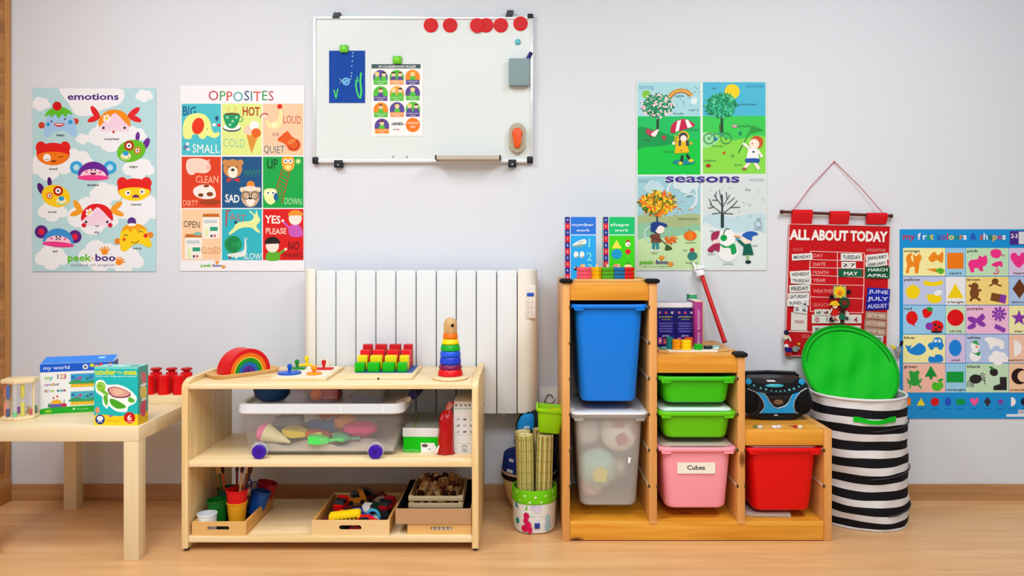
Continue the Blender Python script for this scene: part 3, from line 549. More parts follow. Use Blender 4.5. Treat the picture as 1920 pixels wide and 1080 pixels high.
# bottom row
for k, x in enumerate((88, 157, 229, 297, 362, 434, 502, 570, 632, 694)):
    y = 950
    [lambda: q.r(x-18, y-18, x+16, y+18, '#f07d12'), lambda: q.p([(x, y-20), (x+22, y+20), (x-22, y+20)], '#f2e02a'), lambda: q.c(x, y, 22, '#d8141c'), lambda: q.e(x, y, 16, 22, '#2456c8'), lambda: q.r(x-22, y-14, x+22, y+14, '#0f9a4a'), lambda: heart(x, y, .55, '#f05aa0'), lambda: q.p([(x, y-26), (x+18, y), (x, y+26), (x-18, y)], '#3a3038'), lambda: star(x, y, 21, '#8a3ab0'), lambda: q.e(x-8, y, 24, 24, WH, 0, 14, -90, 90), lambda: q.c(x, y, 20, '#16203c')][k]()
    q.t(('square', 'triangle', 'circle', 'oval', 'rectangle', 'heart', 'diamond', 'star', 'semi', 'moon')[k], x-18, 988, 36, 7, '#0f5c9c')
q.r(600, 1014, 725, 1028, '#dfeaf4'); q.r(660, 992, 700, 1014, '#e8eef4')
for k in range(7): q.r(663+k*5, 994, 665+k*5, 1012, '#2a3a4c')
q.build(po)

# ------------------------------------------------------------------ whiteboard and what hangs on it
wb = thing('whiteboard', 'large whiteboard with silver frame mounted above the radiator', 'whiteboard', P(793, 305, -.001))
g = G(); pbox(g, 588, 31, 998, 302, -.017, -.003); obj('board', g, mat('#dde6e5', .25), wb)
M_al = mat('#dfe2e4', .35, .35)
g = G(); pbox(g, 587, 30, 999, 36, -.022, -.002, .0015); obj('frame_rail', g, M_al, wb)
g = G(); pbox(g, 587, 299, 999, 305, -.022, -.002, .0015); obj('frame_rail', g, M_al, wb)
g = G(); pbox(g, 586.5, 31, 592, 304, -.0225, -.002, .0015); obj('frame_rail', g, M_al, wb)
g = G(); pbox(g, 994, 31, 999.5, 304, -.0225, -.002, .0015); obj('frame_rail', g, M_al, wb)
M_bk = mat('#1c1d20', .45)
for x0, y0, x1, y1 in ((989, 25, 1000, 34), (988, 293, 999.5, 306), (585, 294, 596, 307)):
    g = G(); pbox(g, x0, y0, x1, y1, -.026, -.002, .004); obj('corner_cap', g, M_bk, wb)['label'] = 'black plastic corner cap'
for x0, y0, x1, y1 in ((623, 23.5, 638, 34), (948, 19.5, 963, 31)):
    g = G(); a = P(x0, y1, -.024); b = P(x1, y0, -.024); g.prism([(a.x, a.z), (a.x+(b.x-a.x)*.85, a.z), (b.x, b.z), (a.x+(b.x-a.x)*.2, b.z)], -.028, -.002, 'XZ', .001); obj('wall_clip', g, mat('#3a3d42', .45), wb)
for x0, y0, x1, y1 in ((626, 300, 642, 314), (953, 299, 968, 313)):
    g = G(); pbox(g, x0, y0, x1, y1, -.027, -.002, .002); o = obj('wall_clip', g, M_bk, wb)
    g = G(); a = P((x0+x1)/2, (y0+y1)/2+2, -.027); g.cyl((a.x, -.0285, a.z), .004, .002, axis='Y', n=12); obj('screw', g, mat('#b9bcc0', .3, .8), wb)
for x in (737, 763):
    g = G(); a = P(x, 294, -.017); g.ell((a.x, -.018, a.z), .004, .002, .004); obj('screw', g, mat('#9aa0a4', .35, .7), wb)
g = G(); a = P(820, 298, -.02); b = P(938, 298, -.02)
g.prism([(-.0225, a.z-.006), (-.0225, a.z+.006), (-.024, a.z+.006), (-.0245, a.z-.003), (-.083, a.z-.003), (-.085, a.z+.007), (-.088, a.z+.007), (-.087, a.z-.008)], a.x, b.x, 'YZ'); pt = obj('pen_tray', g, mat('#c9bdaf', .4, .25), wb)
for x in (a.x-.002, b.x-.002):
    g = G(); g.box(x, x+.006, -.09, -.0225, a.z-.010, a.z+.009, .002); obj('end_cap', g, M_bk, pt)
YB = -.0178
# papers held on the board
g = G(); pbox(g, 617, 95, 684.5, 193, YB-.0006, YB); cd = tag(obj('art_card', g, mat('#0c46a4', .6)), 'dark blue underwater picture card under a green magnet', 'card')
q = wallprint(YB-.0006).frame(570, 0, 3.273)
q.c(258, 500, 24, '#7cc2ee'); q.c(258, 500, 17, '#3b88cc'); q.l([(246, 508), (268, 492)], 5, '#a9dcf6'); q.b([(215, 480), (235, 495), (215, 515), (225, 498)], '#7a90a8')
for x, y in ((285, 485), (292, 448), (290, 468), (293, 405), (296, 375), (298, 345), (300, 325)): q.c(x, y, 4, '#bcdcf2', 8)
q.l([(350, 445), (345, 500), (352, 560), (345, 605)], 11, '#4ade5a'); q.l([(322, 490), (318, 530), (330, 580), (340, 600)], 9, '#4ade5a'); q.l([(325, 470), (332, 500)], 6, '#4ade5a'); q.l([(183, 550), (196, 600)], 7, '#4ade5a'); q.l([(208, 545), (196, 604)], 7, '#4ade5a'); q.build(cd)
g = G(); pbox(g, 696.5, 120, 793, 255, YB-.0006, YB); cd = tag(obj('rules_sheet', g, mat('#eff1f0', .6)), 'white sheet headed CLASSROOM RULES with ten small round pictures', 'sheet')
q = wallprint(YB-.0006).frame(690, 110, 7.2)
q.r(48, 74, 710, 132, '#40585c'); q.t('10 CLASSROOM RULES', 135, 120, 512, 30, '#eef2f0', 1)
pv, gv, ov = '#5a4896', '#52c03a', '#f08a20'
cells = [(70, 150, pv, gv, 2), (290, 150, gv, '#f2a468', 2), (505, 148, ov, pv, 1), (72, 368, gv, pv, 1), (292, 368, '#e8a24a', gv, 2), (505, 360, pv, gv, 1), (75, 588, ov, gv, 1), (295, 585, pv, '#f29a5a', 1), (508, 580, gv, pv, 2), (90, 808, pv, ov, 1)]
for x, y, a_, b_, n_ in cells:
    q.e(x+98, y+100, 98, 98, a_, 0, 20, 180, 360); q.r(x, y+98, x+196, y+140, a_)
    for k in range(n_):
        fx = x+98+(0 if n_ == 1 else (-45+90*k)); q.b([(fx-34, y+140), (fx-26, y+92), (fx+26, y+92), (fx+34, y+140)], gv if a_ != gv else pv); q.c(fx, y+62, 30, '#f6cfa8'); q.e(fx, y+50, 31, 22, ('#7a3a1c', '#f0d060', '#3a2418')[(x+k) % 3], 0, 12, 180, 360)
    q.r(x+6, y+138, x+190, y+202, b_); q.t('LISTEN AND', x+24, y+166, 148, 15, '#eaf4ea'); q.t('SHARE', x+60, y+190, 76, 13, '#eaf4ea')
q.t('-AND-', 312, 898, 176, 40, '#44505a', 2); q.t('smile', 335, 965, 90, 22, ['#4a9a4a', '#888', '#55a', '#c44', '#c44'], 1)
q.c(606, 895, 97, '#ef7a1c', 24); q.t('ALWAYS HAVE', 530, 880, 152, 24, '#fbe6d0', 1); q.t('FUN', 575, 935, 62, 30, '#fbe6d0', 1)
q.build(cd)
def magnet(x, y, r_, label, col='#e2121a', rough=.25, dy=0):
    a = P(x, y, YB); g = G(); g.cyl((a.x, YB-.0045-dy, a.z), r_, .0045, n=32, bev=.001, axis='Y')
    o = obj('magnet', g, mat(col, .4, spec=.2)); g = G(); g.cyl((a.x, YB-.0057-dy, a.z), r_*.8, .0012, n=28, bev=.0004, axis='Y'); obj('face_disc', g, mat('#d00c14', .35, spec=.25), o)
    return tag(o, label, 'magnet', 'round red magnets along the top of the whiteboard')
for x, y, l, dy in ((808, 47.5, 'leftmost round red magnet on the whiteboard', 0), (844, 47.5, 'second round red magnet from the left on the whiteboard', 0), (895, 48.5, 'red magnet lapping over another, left one of the pair', .0048), (911.5, 47.5, 'red magnet half covered by the one to its left', 0), (939, 47.5, 'red magnet between the overlapping pair and the corner one', 0), (976, 44.5, 'rightmost round red magnet, near the whiteboard corner', 0)):
    magnet(x, y, .0298, l, dy=dy)
for x0, y0, x1, y1, l in ((636.5, 83.5, 652, 98, 'green square magnet holding the blue card'), (736, 104.5, 752.5, 119, 'green square magnet above the rules sheet')):
    g = G(); pbox(g, x0, y0, x1, y1, YB-.013, YB-.0008, .004); o = tag(obj('magnet', g, mat('#63c61f', .35)), l, 'magnet')
    g = G(); pbox(g, x0+4, y0+3, x1-4, y1-4, YB-.0145, YB-.0125, .001); obj('grip', g, mat('#7fdc2c', .35), o)
a = P(971, 79, YB); g = G(); g.cyl((a.x, YB-.008, a.z), .011, .008, axis='Y', n=20, bev=.002); o = tag(obj('magnet', g, mat('#22aac4', .3)), 'small turquoise magnet above the grey holder', 'magnet')
g = G(); g.cyl((a.x, YB-.0095, a.z), .005, .002, axis='Y', n=14); obj('knob', g, mat('#7fd8e4', .3), o)
g = G(); pbox(g, 954, 109, 992.5, 160, YB-.032, YB, .003); bx = tag(obj('pen_holder', g, mat('#88a0a4', .5)), 'grey-green box holder stuck to the right of the whiteboard', 'holder')
g = G(); a = P(984, 116, YB-.034); g.tube([P(984, 120, YB-.012), P(994, 102, YB-.012)], .0075, 12); mk = obj('marker', g, mat('#221c80', .35)); tag(mk, 'dark blue marker leaning out of the grey holder', 'marker')
g = G(); g.tube([P(993.3, 103.3, YB-.012), P(996, 98.5, YB-.012)], [.0082, .0082], 12); obj('cap', g, mat('#17135e', .3), mk)
a = P(970, 260, YB)
er = thing('eraser', 'oval putty-grey board eraser with an orange grip', 'eraser', (a.x, YB, a.z))
def stad(cx, cz, w_, h_, r_): return [(p[0], p[1]) for p in rr(cx, cz, w_, h_, r_, 0, 7)]
g = G(); g.prism(stad(a.x, a.z, .068, .124, .0339), YB-.022, YB, 'XZ', .006, seg=3); obj('body', g, mat('#b5ab93', .55), er)
g = G(); s_ = [(0, .041), (.013, .037), (.021, .024), (.021, .012), (.012, -.004), (.0105, -.02), (.013, -.034), (.008, -.041), (0, -.043)]
pts = [(a.x+x, a.z+z) for x, z in s_]+[(a.x-x, a.z+z) for x, z in s_[-2:0:-1]]
g.prism(pts, YB-.034, YB-.021, 'XZ', .005, seg=3); obj('grip', g, mat('#e6561a', .35), er)

# ------------------------------------------------------------------ hanging day calendar
YC = -.012
cal = thing('wall_calendar', 'red fabric wall hanging headed ALL ABOUT TODAY on a wooden rod', 'wall hanging', P(1570, 660, -.001))
g = G(); g.tube([P(1464, 397, -.02), P(1673, 405, -.02)], .0062, 12); rod = obj('rod', g, mat('#5a2622', .4), cal)
for p_ in (P(1466, 397.3, -.02), P(1670.5, 405, -.02)):
    g = G(); g.ell(p_, .009, .009, .009, 14, 8); obj('finial', g, mat('#4a1c1a', .4), rod)
g = G(); g.tube([P(1488, 393, -.027), P(1520, 350, -.016), P(1564, 303, -.006)], .0016, 6); g.tube([P(1564, 303, -.006), P(1612, 350, -.016), P(1655, 399, -.027)], .0016, 6); g.ell(P(1564, 303.5, -.004), .004, .004, .004, 8, 6); obj('cord', g, mat('#b9555c', .7), cal)
M_felt = mat('#c3151d', .85, bump=.35, bscale=900)
for x0, x1, y0 in ((1485, 1523, 393.5), (1556, 1592, 396), (1625, 1663, 399.5)):
    g = G(); a = P(x0, y0, -.02); b = P(x1, 420, -.02)
    g.loft([[(x, -.020+.009*math.sin(t), a.z-.008+.009*math.cos(t)) for t in [R(k*30) for k in range(7)]]+[(x, -.012, b.z)] +[(x, -.0145, b.z)]+[(x, -.0275+.0, a.z-.012)] for x in (a.x, b.x)]); 
    g2 = G(); g2.prism([(-.0105, b.z), (-.0105, a.z-.012), (-.014, a.z-.002), (-.020, a.z+.001), (-.026, a.z-.002), (-.029, a.z-.010), (-.028, a.z-.018), (-.0150, b.z)], a.x, b.x, 'YZ'); obj('hanging_loop', g2, mat('#d31a22', .85), cal)
# cloth: a grid with soft waves
g = G(); nx, nz = 24, 36; tl, tr, bl, br_ = (1480, 420), (1669, 424), (1472, 668), (1662, 664); rows = []
def clp(u, v, y): return P((tl[0]*(1-u)+tr[0]*u)*(1-v)+(bl[0]*(1-u)+br_[0]*u)*v, (tl[1]*(1-u)+tr[1]*u)*(1-v)+(bl[1]*(1-u)+br_[1]*u)*v, y)
vs1 = [clp(i/nx, j/nz, YC-.0012*math.sin(i*.7+j*.15)) for j in range(nz+1) for i in range(nx+1)]; vs2 = [Vector((v.x, -.0045, v.z)) for v in vs1]; n_ = len(vs1); fs = []
for j in range(nz):
    for i in range(nx):
        k = j*(nx+1)+i; fs += [(k, k+1, k+nx+2, k+nx+1), (n_+k, n_+k+nx+1, n_+k+nx+2, n_+k+1)]
ed = [i for i in range(nx+1)]+[(j+1)*(nx+1)-1 for j in range(1, nz+1)]+[nz*(nx+1)+i for i in range(nx-1, -1, -1)]+[j*(nx+1) for j in range(nz-1, 0, -1)]
for a_, b_ in zip(ed, ed[1:]+ed[:1]): fs.append((a_, b_, b_+n_, a_+n_))
g.add(vs1+vs2, fs); obj('cloth', g, M_felt, cal)
M_pipe = mat('#f0c9c4', .8); YL = YC-.0016
def cz(x, y): return (1470+x/4.5, 380+y/4.5)
g = G(); g.tube([clp(0, 0, YL), clp(1, 0, YL), clp(1, .5, YL), clp(1, 1, YL), clp(0, 1, YL), clp(0, .5, YL)], .0022, 6, closed=True)
obj('border_piping', g, M_pipe, cal)
g = G()
def line(*pp): g.tube([P(*cz(x, y), YL) for x, y in pp], .0017, 6)
line((225, 410), (450, 418), (675, 425)); line((228, 480), (450, 487), (670, 492)); line((215, 548), (450, 552), (672, 558)); line((232, 612), (450, 622), (678, 630)); line((230, 688), (450, 695), (672, 698)); line((225, 795), (450, 802), (668, 812)); line((220, 918), (440, 925), (672, 930))
line((225, 410), (216, 548), (222, 918)); line((450, 418), (452, 695)); line((678, 425), (674, 700), (664, 930)); line((20, 1085+0), (200, 1085)); line((20, 1088), (560, 1098), (870, 1098))
obj('grid_piping', g, M_pipe, cal)
q = wallprint(YL).frame(1470, 380, 4.5)
tot = 'ALL ABOUT TODAY'
q.t('ALL', 52, 308, 160, 84, '#f0ebe6', 2, 1.5); q.t('ABOUT', 234, 312, 304, 84, '#f0ebe6', 2, 1.5); q.t('TODAY', 560, 320, 306, 84, '#f0ebe6', 2, 1.5)
q.t('DAYS', 78, 408, 82, 26, '#d9686a', 1); q.t('MONTHS', 696, 414, 160, 26, '#e08a88', 1)
for s_, y in (('DAY', 460), ('DATE', 532), ('MONTH', 602), ('YEAR', 668)): q.t(s_, 245, y, 24*len(s_)+10, 28, '#ef9a98', 1)
q.t('WEATHER', 245, 760, 180, 30, '#ef8a88', 1); q.t('SEASON', 245, 876, 150, 30, '#d86a68', 1); q.t('SEASONS', 150, 1142, 190, 30, '#d86a68', 1)
q.build(cal, rough=.8)
def card(x0, y0, x1, y1, rot, txt, bg, fg, label, dy=0, b=1, grp='word cards on the red wall hanging', lines=None, name='word_card'):
    yy = YC-.0035-dy; D = DW+yy; c0 = P(*cz((x0+x1)/2, (y0+y1)/2), yy); sx = (x1-x0)/4.5*D/F/2; sz = (y1-y0)/4.5*D/F/2
    M = Matrix.Translation(c0)@Matrix.Rotation(R(rot), 4, 'Y'); g = G(M); g.box(-sx, sx, 0, .0018, -sz, sz, .0004, seg=1); o = obj(name, g, mat(bg, .8)); tag(o, label, 'card', grp)
    u = D/F/4.5; A = M.to_3x3(); q = Print(M@Vector((-sx, 0, sz)), A@Vector((u, 0, 0)), A@Vector((0, 0, -u)), (0, -1, 0), h0=.0003)
    W_, H_ = x1-x0, y1-y0
    if lines:
        for k, s_ in enumerate(lines): q.t(s_, W_*.2, H_*(k+.8)/len(lines), W_*.6, H_/len(lines)*.5, fg, b)
    elif txt: q.t(txt, W_*.08, H_*.74, W_*.84, H_*.5, fg, b)
    q.build(o, rough=.8); return o
WC, INK = '#e4e4e2', '#3a4048'
card(68, 430, 240, 485, -3, 'MONDAY', WC, INK, 'white MONDAY card at the top of the days column')
card(50, 575, 228, 632, -3, 'WEDNESDAY', WC, INK, 'white WEDNESDAY card below MONDAY')
card(58, 630, 230, 685, 2, 'THURSDAY', WC, INK, 'white THURSDAY card below WEDNESDAY', .002)
card(45, 692, 220, 755, -3, 'FRIDAY', '#d9dcd6', INK, 'greyish white FRIDAY card below THURSDAY')
card(35, 762, 212, 822, -2, 'SATURDAY', WC, INK, 'white SATURDAY card below FRIDAY', .002)
card(28, 818, 210, 872, -2, 'SUNDAY', WC, INK, 'white SUNDAY card, lowest of the days column', .004)
card(480, 428, 660, 492, 0, 'TUESDAY', WC, INK, 'white TUESDAY card in the day row')
card(485, 500, 545, 552, 0, '2', '#eeeeec', '#222', 'left one of two small white number cards in the date row', b=1)
card(548, 500, 606, 552, 0, '7', '#eeeeec', '#222', 'right one of two small white number cards in the date row', b=1)
card(462, 562, 662, 626, 0, '', '#176244', '#e8ece8', 'dark green MAY card in the month row', lines=['MAY'])
card(690, 432, 882, 492, -6, 'JANUARY', WC, INK, 'white JANUARY card at the top of the months column')
card(690, 492, 872, 540, -8, 'FEBRUARY', WC, INK, 'white FEBRUARY card tilted under JANUARY', .002)
card(690, 540, 892, 592, -1, 'MARCH', '#155e40', '#dfe8e0', 'dark green MARCH card under FEBRUARY', .003)
card(686, 588, 892, 640, 1, 'APRIL', '#155e40', '#dfe8e0', 'dark green APRIL card under MARCH', .001)
card(704, 722, 895, 782, 4, 'JUNE', '#1f2aa6', '#c9cdf2', 'blue JUNE card, top of the three blue ones', .001)
card(696, 780, 892, 840, 1, 'JULY', '#1f2aa6', '#d8dcf4', 'blue JULY card, middle of the three blue ones', .003)
card(690, 838, 885, 905, -2, 'AUGUST', '#1b2498', '#c9cdf2', 'blue AUGUST card, bottom of the three blue ones', .001)
card(688, 922, 870, 985, 4, 'SEPTEMBER', '#a98874', '#dcc8b6', 'tan SEPTEMBER card under the blue cards')
card(680, 990, 866, 1052, 5, 'OCTOBER', '#a98874', '#dcc8b6', 'tan OCTOBER card under SEPTEMBER', .002)
card(676, 1055, 862, 1118, 6, 'NOVEMBER', '#a98874', '#dcc8b6', 'tan NOVEMBER card under OCTOBER', .001)
card(720, 1120, 838, 1172, 6, 'DECEMBER', '#d5dad8', '#2f4a50', 'white DECEMBER card beside the green lid')
card(60, 925, 196, 1078, 1, '', '#dad9d0', '#9a5a5c', 'white square YEARS pocket below the day cards', lines=['', 'YEARS', ''])
card(82, 872, 200, 932, 8, '5 6', '#d9dcda', '#39505a', 'white card of figures 5 and 6 above the YEARS pocket', .005)
card(150, 835, 196, 878, 10, '4', '#d9dcda', '#39505a', 'small white card with figure 4 above the 5 and 6', .007)
card(235, 945, 655, 1018, 0, '', '#d6d6cf', '#c04a4c', 'long white strip of year figures above the green lid', lines=None)
q = wallprint(YC-.0055).frame(1470, 380, 4.5); q.t('0', 262, 1006, 34, 42, '#c05a5c', 1); q.t('4', 588, 1006, 34, 42, '#a04a5c', 1); q.t('1', 352, 1000, 20, 36, '#333', 1)
sgs = card(240, 1038, 420, 1110, 0, '5 6', '#d6dad2', '#4a5a58', 'lower white strip just above the green lid', .001); q.build(sgs, rough=.8)
card(430, 1038, 648, 1098, 0, '', '#d8dcd0', '#4a5a58', 'lower white strip right of the little tree, behind the lid', .001)
for k, (x, c_, l) in enumerate(((290, '#5a7a5c', 'small white card with a green picture above the year strip'), (355, '#6a3040', 'small white card with a dark red picture above the year strip'))):
    o = card(x-32, 900, x+30, 950, -5+8*k, '', '#d8dbd4', INK, l, .004); q = wallprint(YC-.0085).frame(1470, 380, 4.5); q.e(x, 925, 20, 13, c_); q.e(x-6, 920, 7, 5, WH); q.build(o, rough=.8)
# felt picture pieces on the hanging
def felt(name, label, cat, parts, y0=-.017):
    f = parts[0][2]; c0 = f[0] if isinstance(f, list) else (f[0], f[1])
    th = thing(name, label, cat, P(*cz(*c0), y0))
    for k, (nm, col, pts) in enumerate(parts):
        g = G(); yy = y0-.0022*k
        if isinstance(pts, list):
            pp = [P(*cz(x, y), yy) for x, y in pts]; g.prism([(v.x, v.z) for v in pp], yy-.0035, yy, 'XZ', .0006, seg=1)
        else:
            cx, cy, r_ = pts; v = P(*cz(cx, cy), yy); g.cyl((v.x, yy-.0035, v.z), r_/4.5*DW/F, .0035, axis='Y', n=18, bev=.001)
        obj(nm, g, mat(col, .85), th)
    return th
sun = [(468+(58 if k % 2 == 0 else 40)*math.cos(k*math.pi/9), 752+(58 if k % 2 == 0 else 40)*math.sin(k*math.pi/9)) for k in range(18)]
felt('sun_badge', 'yellow felt sun badge with black pins in the weather row', 'badge', [('backing', '#a9b48a', [(415, 705), (522, 705), (525, 806), (415, 806)]), ('rays', '#e8cc1c', sun), ('face', '#f0a81c', (468, 756, 26)), ('nose', '#d8641c', [(462, 750), (474, 750), (478, 775), (458, 775)]), ('pin', '#16161a', (402, 796, 20)), ('pin', '#16161a', (545, 754, 20))])
felt('doll_badge', 'small felt doll with a yellow hat and red dress', 'badge', [('dress', '#c8241c', [(415, 880), (440, 880), (462, 955), (395, 955)]), ('arm', '#e0dcd0', [(398, 890), (410, 895), (388, 940), (380, 935)]), ('head', '#e8c8a8', (430, 872, 22)), ('hat', '#ecc01c', [(380, 862), (400, 832), (440, 826), (470, 862), (450, 872)]), ('leg', '#c8c4bc', [(410, 955), (422, 955), (420, 985), (408, 985)])])
felt('tree_badge', 'small felt tree of dark green with red berries and brown trunk', 'badge', [('trunk', '#4a2420', [(478, 900), (508, 900), (508, 1045), (475, 1045)]), ('crown', '#1d4a2c', (507, 845, 46)), ('berries', '#7a2420', (510, 845, 22)), ('foliage', '#1a6a4c', (490, 962, 28)), ('base', '#2a2a26', [(460, 900), (525, 900), (525, 912), (460, 912)])], -.019)
felt('figure_badge', 'little felt figure in white and grey beside the felt tree', 'badge', [('body', '#cfd2c6', [(520, 905), (545, 930), (560, 985), (515, 985)]), ('scarf', '#3a3c38', (530, 975, 13))], -.0165)
felt('figure_badge', 'little felt figure in dark and red left of the felt tree', 'badge', [('body', '#d8d0c8', [(430, 960), (470, 945), (470, 1015), (432, 1018)]), ('coat', '#3a2024', (402, 985, 22)), ('collar', '#c23a34', [(412, 960), (452, 990), (448, 1000), (408, 972)])], -.021)
felt('clown_puppet', 'felt puppet in red, white and blue hanging at the calendar corner', 'puppet', [('body', '#c21a22', [(0, 1165), (48, 1165), (70, 1225), (-5, 1225)]), ('head', '#d8cdb4', (14, 1130, 26)), ('hair', '#2a2046', (20, 1095, 22)), ('arm', '#e8e4dc', [(34, 1120), (48, 1130), (62, 1165), (50, 1172)]), ('vest', '#e6e4e2', (18, 1212, 20)), ('trousers', '#241c70', [(5, 1215), (68, 1228), (62, 1268), (10, 1260)]), ('shoes', '#c8281c', [(16, 1262), (70, 1268), (66, 1285), (18, 1284)])], -.019)
felt('elephant_badge', 'small grey felt elephant beside the clown puppet', 'badge', [('body', '#8a9a88', (94, 1235, 26)), ('head', '#7f8f80', (118, 1228, 15)), ('trim', '#d8b82a', [(110, 1190), (130, 1180), (140, 1195), (120, 1205)])], -.019)
felt('mouse_puppet', 'grey and yellow felt puppet right of the green lid', 'puppet', [('body', '#8c8c94', [(925, 1240), (975, 1215), (990, 1260), (955, 1310)]), ('head', '#9a9aa2', (962, 1238, 26)), ('scarf', '#e6d42a', [(880, 1195), (925, 1205), (945, 1225), (925, 1240)]), ('brush', '#17171a', [(972, 1208), (985, 1180), (972, 1168), (1005, 1165), (1002, 1188), (990, 1212)])], -.019)

# ------------------------------------------------------------------ radiator and socket
YR = -.135
rad = thing('radiator', 'white electric radiator with ten vertical ribs under the whiteboard', 'radiator', P(787, 776, YR))
M_rad = mat('#e0e6ea', .35); M_cream = mat('#e9e7dc', .4)
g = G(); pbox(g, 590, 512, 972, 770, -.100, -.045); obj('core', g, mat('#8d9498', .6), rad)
edges = [592, 629.5, 667, 704.5, 742, 780, 818, 855.5, 893, 931.5, 970]
for k in range(10):
    g = G(); pbox(g, edges[k]+.7, 507, edges[k+1]-.9, 776, YR, -.06, .0045); obj('rib', g, M_rad, rad)
a = P(566, 505, YR); b = P(591.4, 776, YR)
def endcap(x0, x1, z0, z1, flip):
    w_ = x1-x0; pr = [(0, 0), (w_, 0), (w_, 1)]
    n = 8; pts = []
    for i in range(n+1):
        t = R(90*i/n); pts.append((w_*.62*(1-math.sin(t)), YR+.055*(1-math.cos(t))))     # curved outer front corner
    xy = [(w_, YR), (w_*.62, YR)] + [(w_*.62-w_*.62*math.sin(R(90*i/n)), YR+.06*(1-math.cos(R(90*i/n)))) for i in range(1, n+1)] + [(0, -.05), (w_, -.05)]
    if flip: xy = [(w_-x, y) for x, y in xy]
    return [(x0+x, y) for x, y in xy]
g = G(); g.prism(endcap(a.x, b.x, 0, 0, False), b.z, a.z, 'XY', .006); obj('end_panel', g, M_cream, rad)
a = P(970.8, 505, YR); b = P(1008, 776, YR); g = G(); g.prism(endcap(a.x, b.x, 0, 0, True), b.z, a.z, 'XY', .008); ep = obj('end_panel', g, M_cream, rad)
g = G(); pbox(g, 984.5, 535, 1005, 598, YR-.004, YR+.03, .006); cp = obj('control_panel', g, mat('#dedbd2', .45), ep); cp['label'] = 'pale control panel with a blue display'
g = G(); pbox(g, 988, 549, 1001, 556, YR-.0052, YR, .001)
me = obj('display', g, mat('#2f57c4', .2), ep)
for k in range(3):
    for i in range(2):
        g = G(); v = P(990.5+i*7, 567+k*9, YR-.004); g.cyl((v.x, YR-.0052, v.z), .0032, .002, axis='Y', n=12); obj('button', g, mat('#c9c4b8', .5), ep)
for x in (625, 945, 985):
    g = G(); pbox(g, x-4, 776, x+4, 781, -.09, -.07, .002); obj('foot', g, mat('#d0d3d4', .4), rad)
for x in (640, 940):
    g = G(); pbox(g, x-6, 540, x+6, 750, -.05, -.001, .002); obj('wall_bracket', g, mat('#c6cacc', .5), rad)
so = thing('wall_socket', 'white wall socket with a plug, low between radiator and storage unit', 'socket', P(1031, 765, -.001))
g = G(); pbox(g, 1010, 727, 1050, 766, -.010, -.001, .003); obj('plate', g, mat('#ecebe9', .4), so)
v = P(1030, 746, -.01); g = G(); g.cyl((v.x, -.020, v.z), .022, .011, axis='Y', n=28, bev=.003); obj('plug', g, mat('#f4f3f2', .35), so)
g = G(); g.tube([(v.x+.012*math.cos(R(a)), -.024-.004*math.sin(R(a)), v.z+.006+.012*math.sin(R(a))) for a in range(-20, 210, 23)]+[(v.x-.03, -.03, v.z-.03), (v.x-.07, -.04, v.z-.035), (v.x-.10, -.06, v.z-.01)], .0028, 6); obj('cable', g, mat('#8a8c8c', .5), so)

# ------------------------------------------------------------------ low table on the left
TX0, TX1, TY0, TY1 = -1.846, -1.2947, -.626, -.074
M_birch = wood('#e3d0a6', '#ecdcb8', 'X', .5, .4); M_birchZ = wood('#dfcb9f', '#e9d8b2', 'Z', .5, .4)
tb = thing('side_table', 'pale birch square table at the left wall', 'table', ((TX0+TX1)/2, (TY0+TY1)/2, 0))
g = G(); g.box(TX0, TX1, TY0, TY1, .40, .45, .0015); obj('table_top', g, M_birch, tb)
for x in (TX0+.001, TX1-.051):
    for y in (TY0+.001, TY1-.051):
        g = G(); g.box(x, x+.05, y, y+.05, 0.0, .40, .0012); obj('leg', g, M_birchZ, tb)
# sand timer rack
M_pale = wood('#e2c897', '#edd9b0', 'X', 1, .5)
sx, sy = px2x(38, -.5), -.50
st = thing('sand_timer_rack', 'wooden rack of coloured sand tubes at the left end of the table', 'toy', (sx, sy, .45), R(12))
for z0, z1 in ((0, .013), (.131, .146)):
    hexa = [(.068*math.cos(R(60*k+30)), .058*math.sin(R(60*k+30))) for k in range(6)]
    g = G(); g.prism(hexa, z0, z1, 'XY', .003); obj('plate', g, M_pale, st, local=True)
tubes = [(-.052, .0, '#e8722a', '#e8722a', .9), (-.030, -.034, '#1c4fae', '#12156e', .5), (-.002, -.044, '#cfe9de', '#58d08c', .3), (.020, -.030, '#d8cf18', '#d8d018', .95), (.043, -.010, '#d8d2d0', '#c8201c', .38), (.046, .022, '#d4dcd8', '#2f7a5c', .5), (-.018, .036, '#e0e4e0', '#8a3ab0', .4), (.018, .038, '#e4e6e2', '#c8a838', .4)]
for x, y, c1, c2, f in tubes:
    g = G(); g.lathe([(.0085, 0), (.0085, .05), (.003, .059), (.0085, .068), (.0085, .118)], (x, y, .013), 14); t_ = obj('glass_tube', g, mat('#eef4f4', .05, alpha=.12, spec=.5), st, local=True)
    g = G(); g.lathe([(.0072, .0005), (.0072, .05*f+.002)], (x, y, .0132), 12); obj('sand', g, mat(c2, .8), t_, local=True)
    if c1 in ('#e8722a', '#1c4fae', '#d8cf18'):
        g = G(); g.lathe([(.002, .061), (.0072, .07), (.0072, .112)], (x, y, .0132), 12); obj('sand', g, mat(c1, .8), t_, local=True)
for x, y in ((-.04, .028), (.050, -.012)):
    g = G(); g.cyl((x*1.05, y*.98, .013), .004, .118, 10); obj('post', g, M_pale, st, local=True)
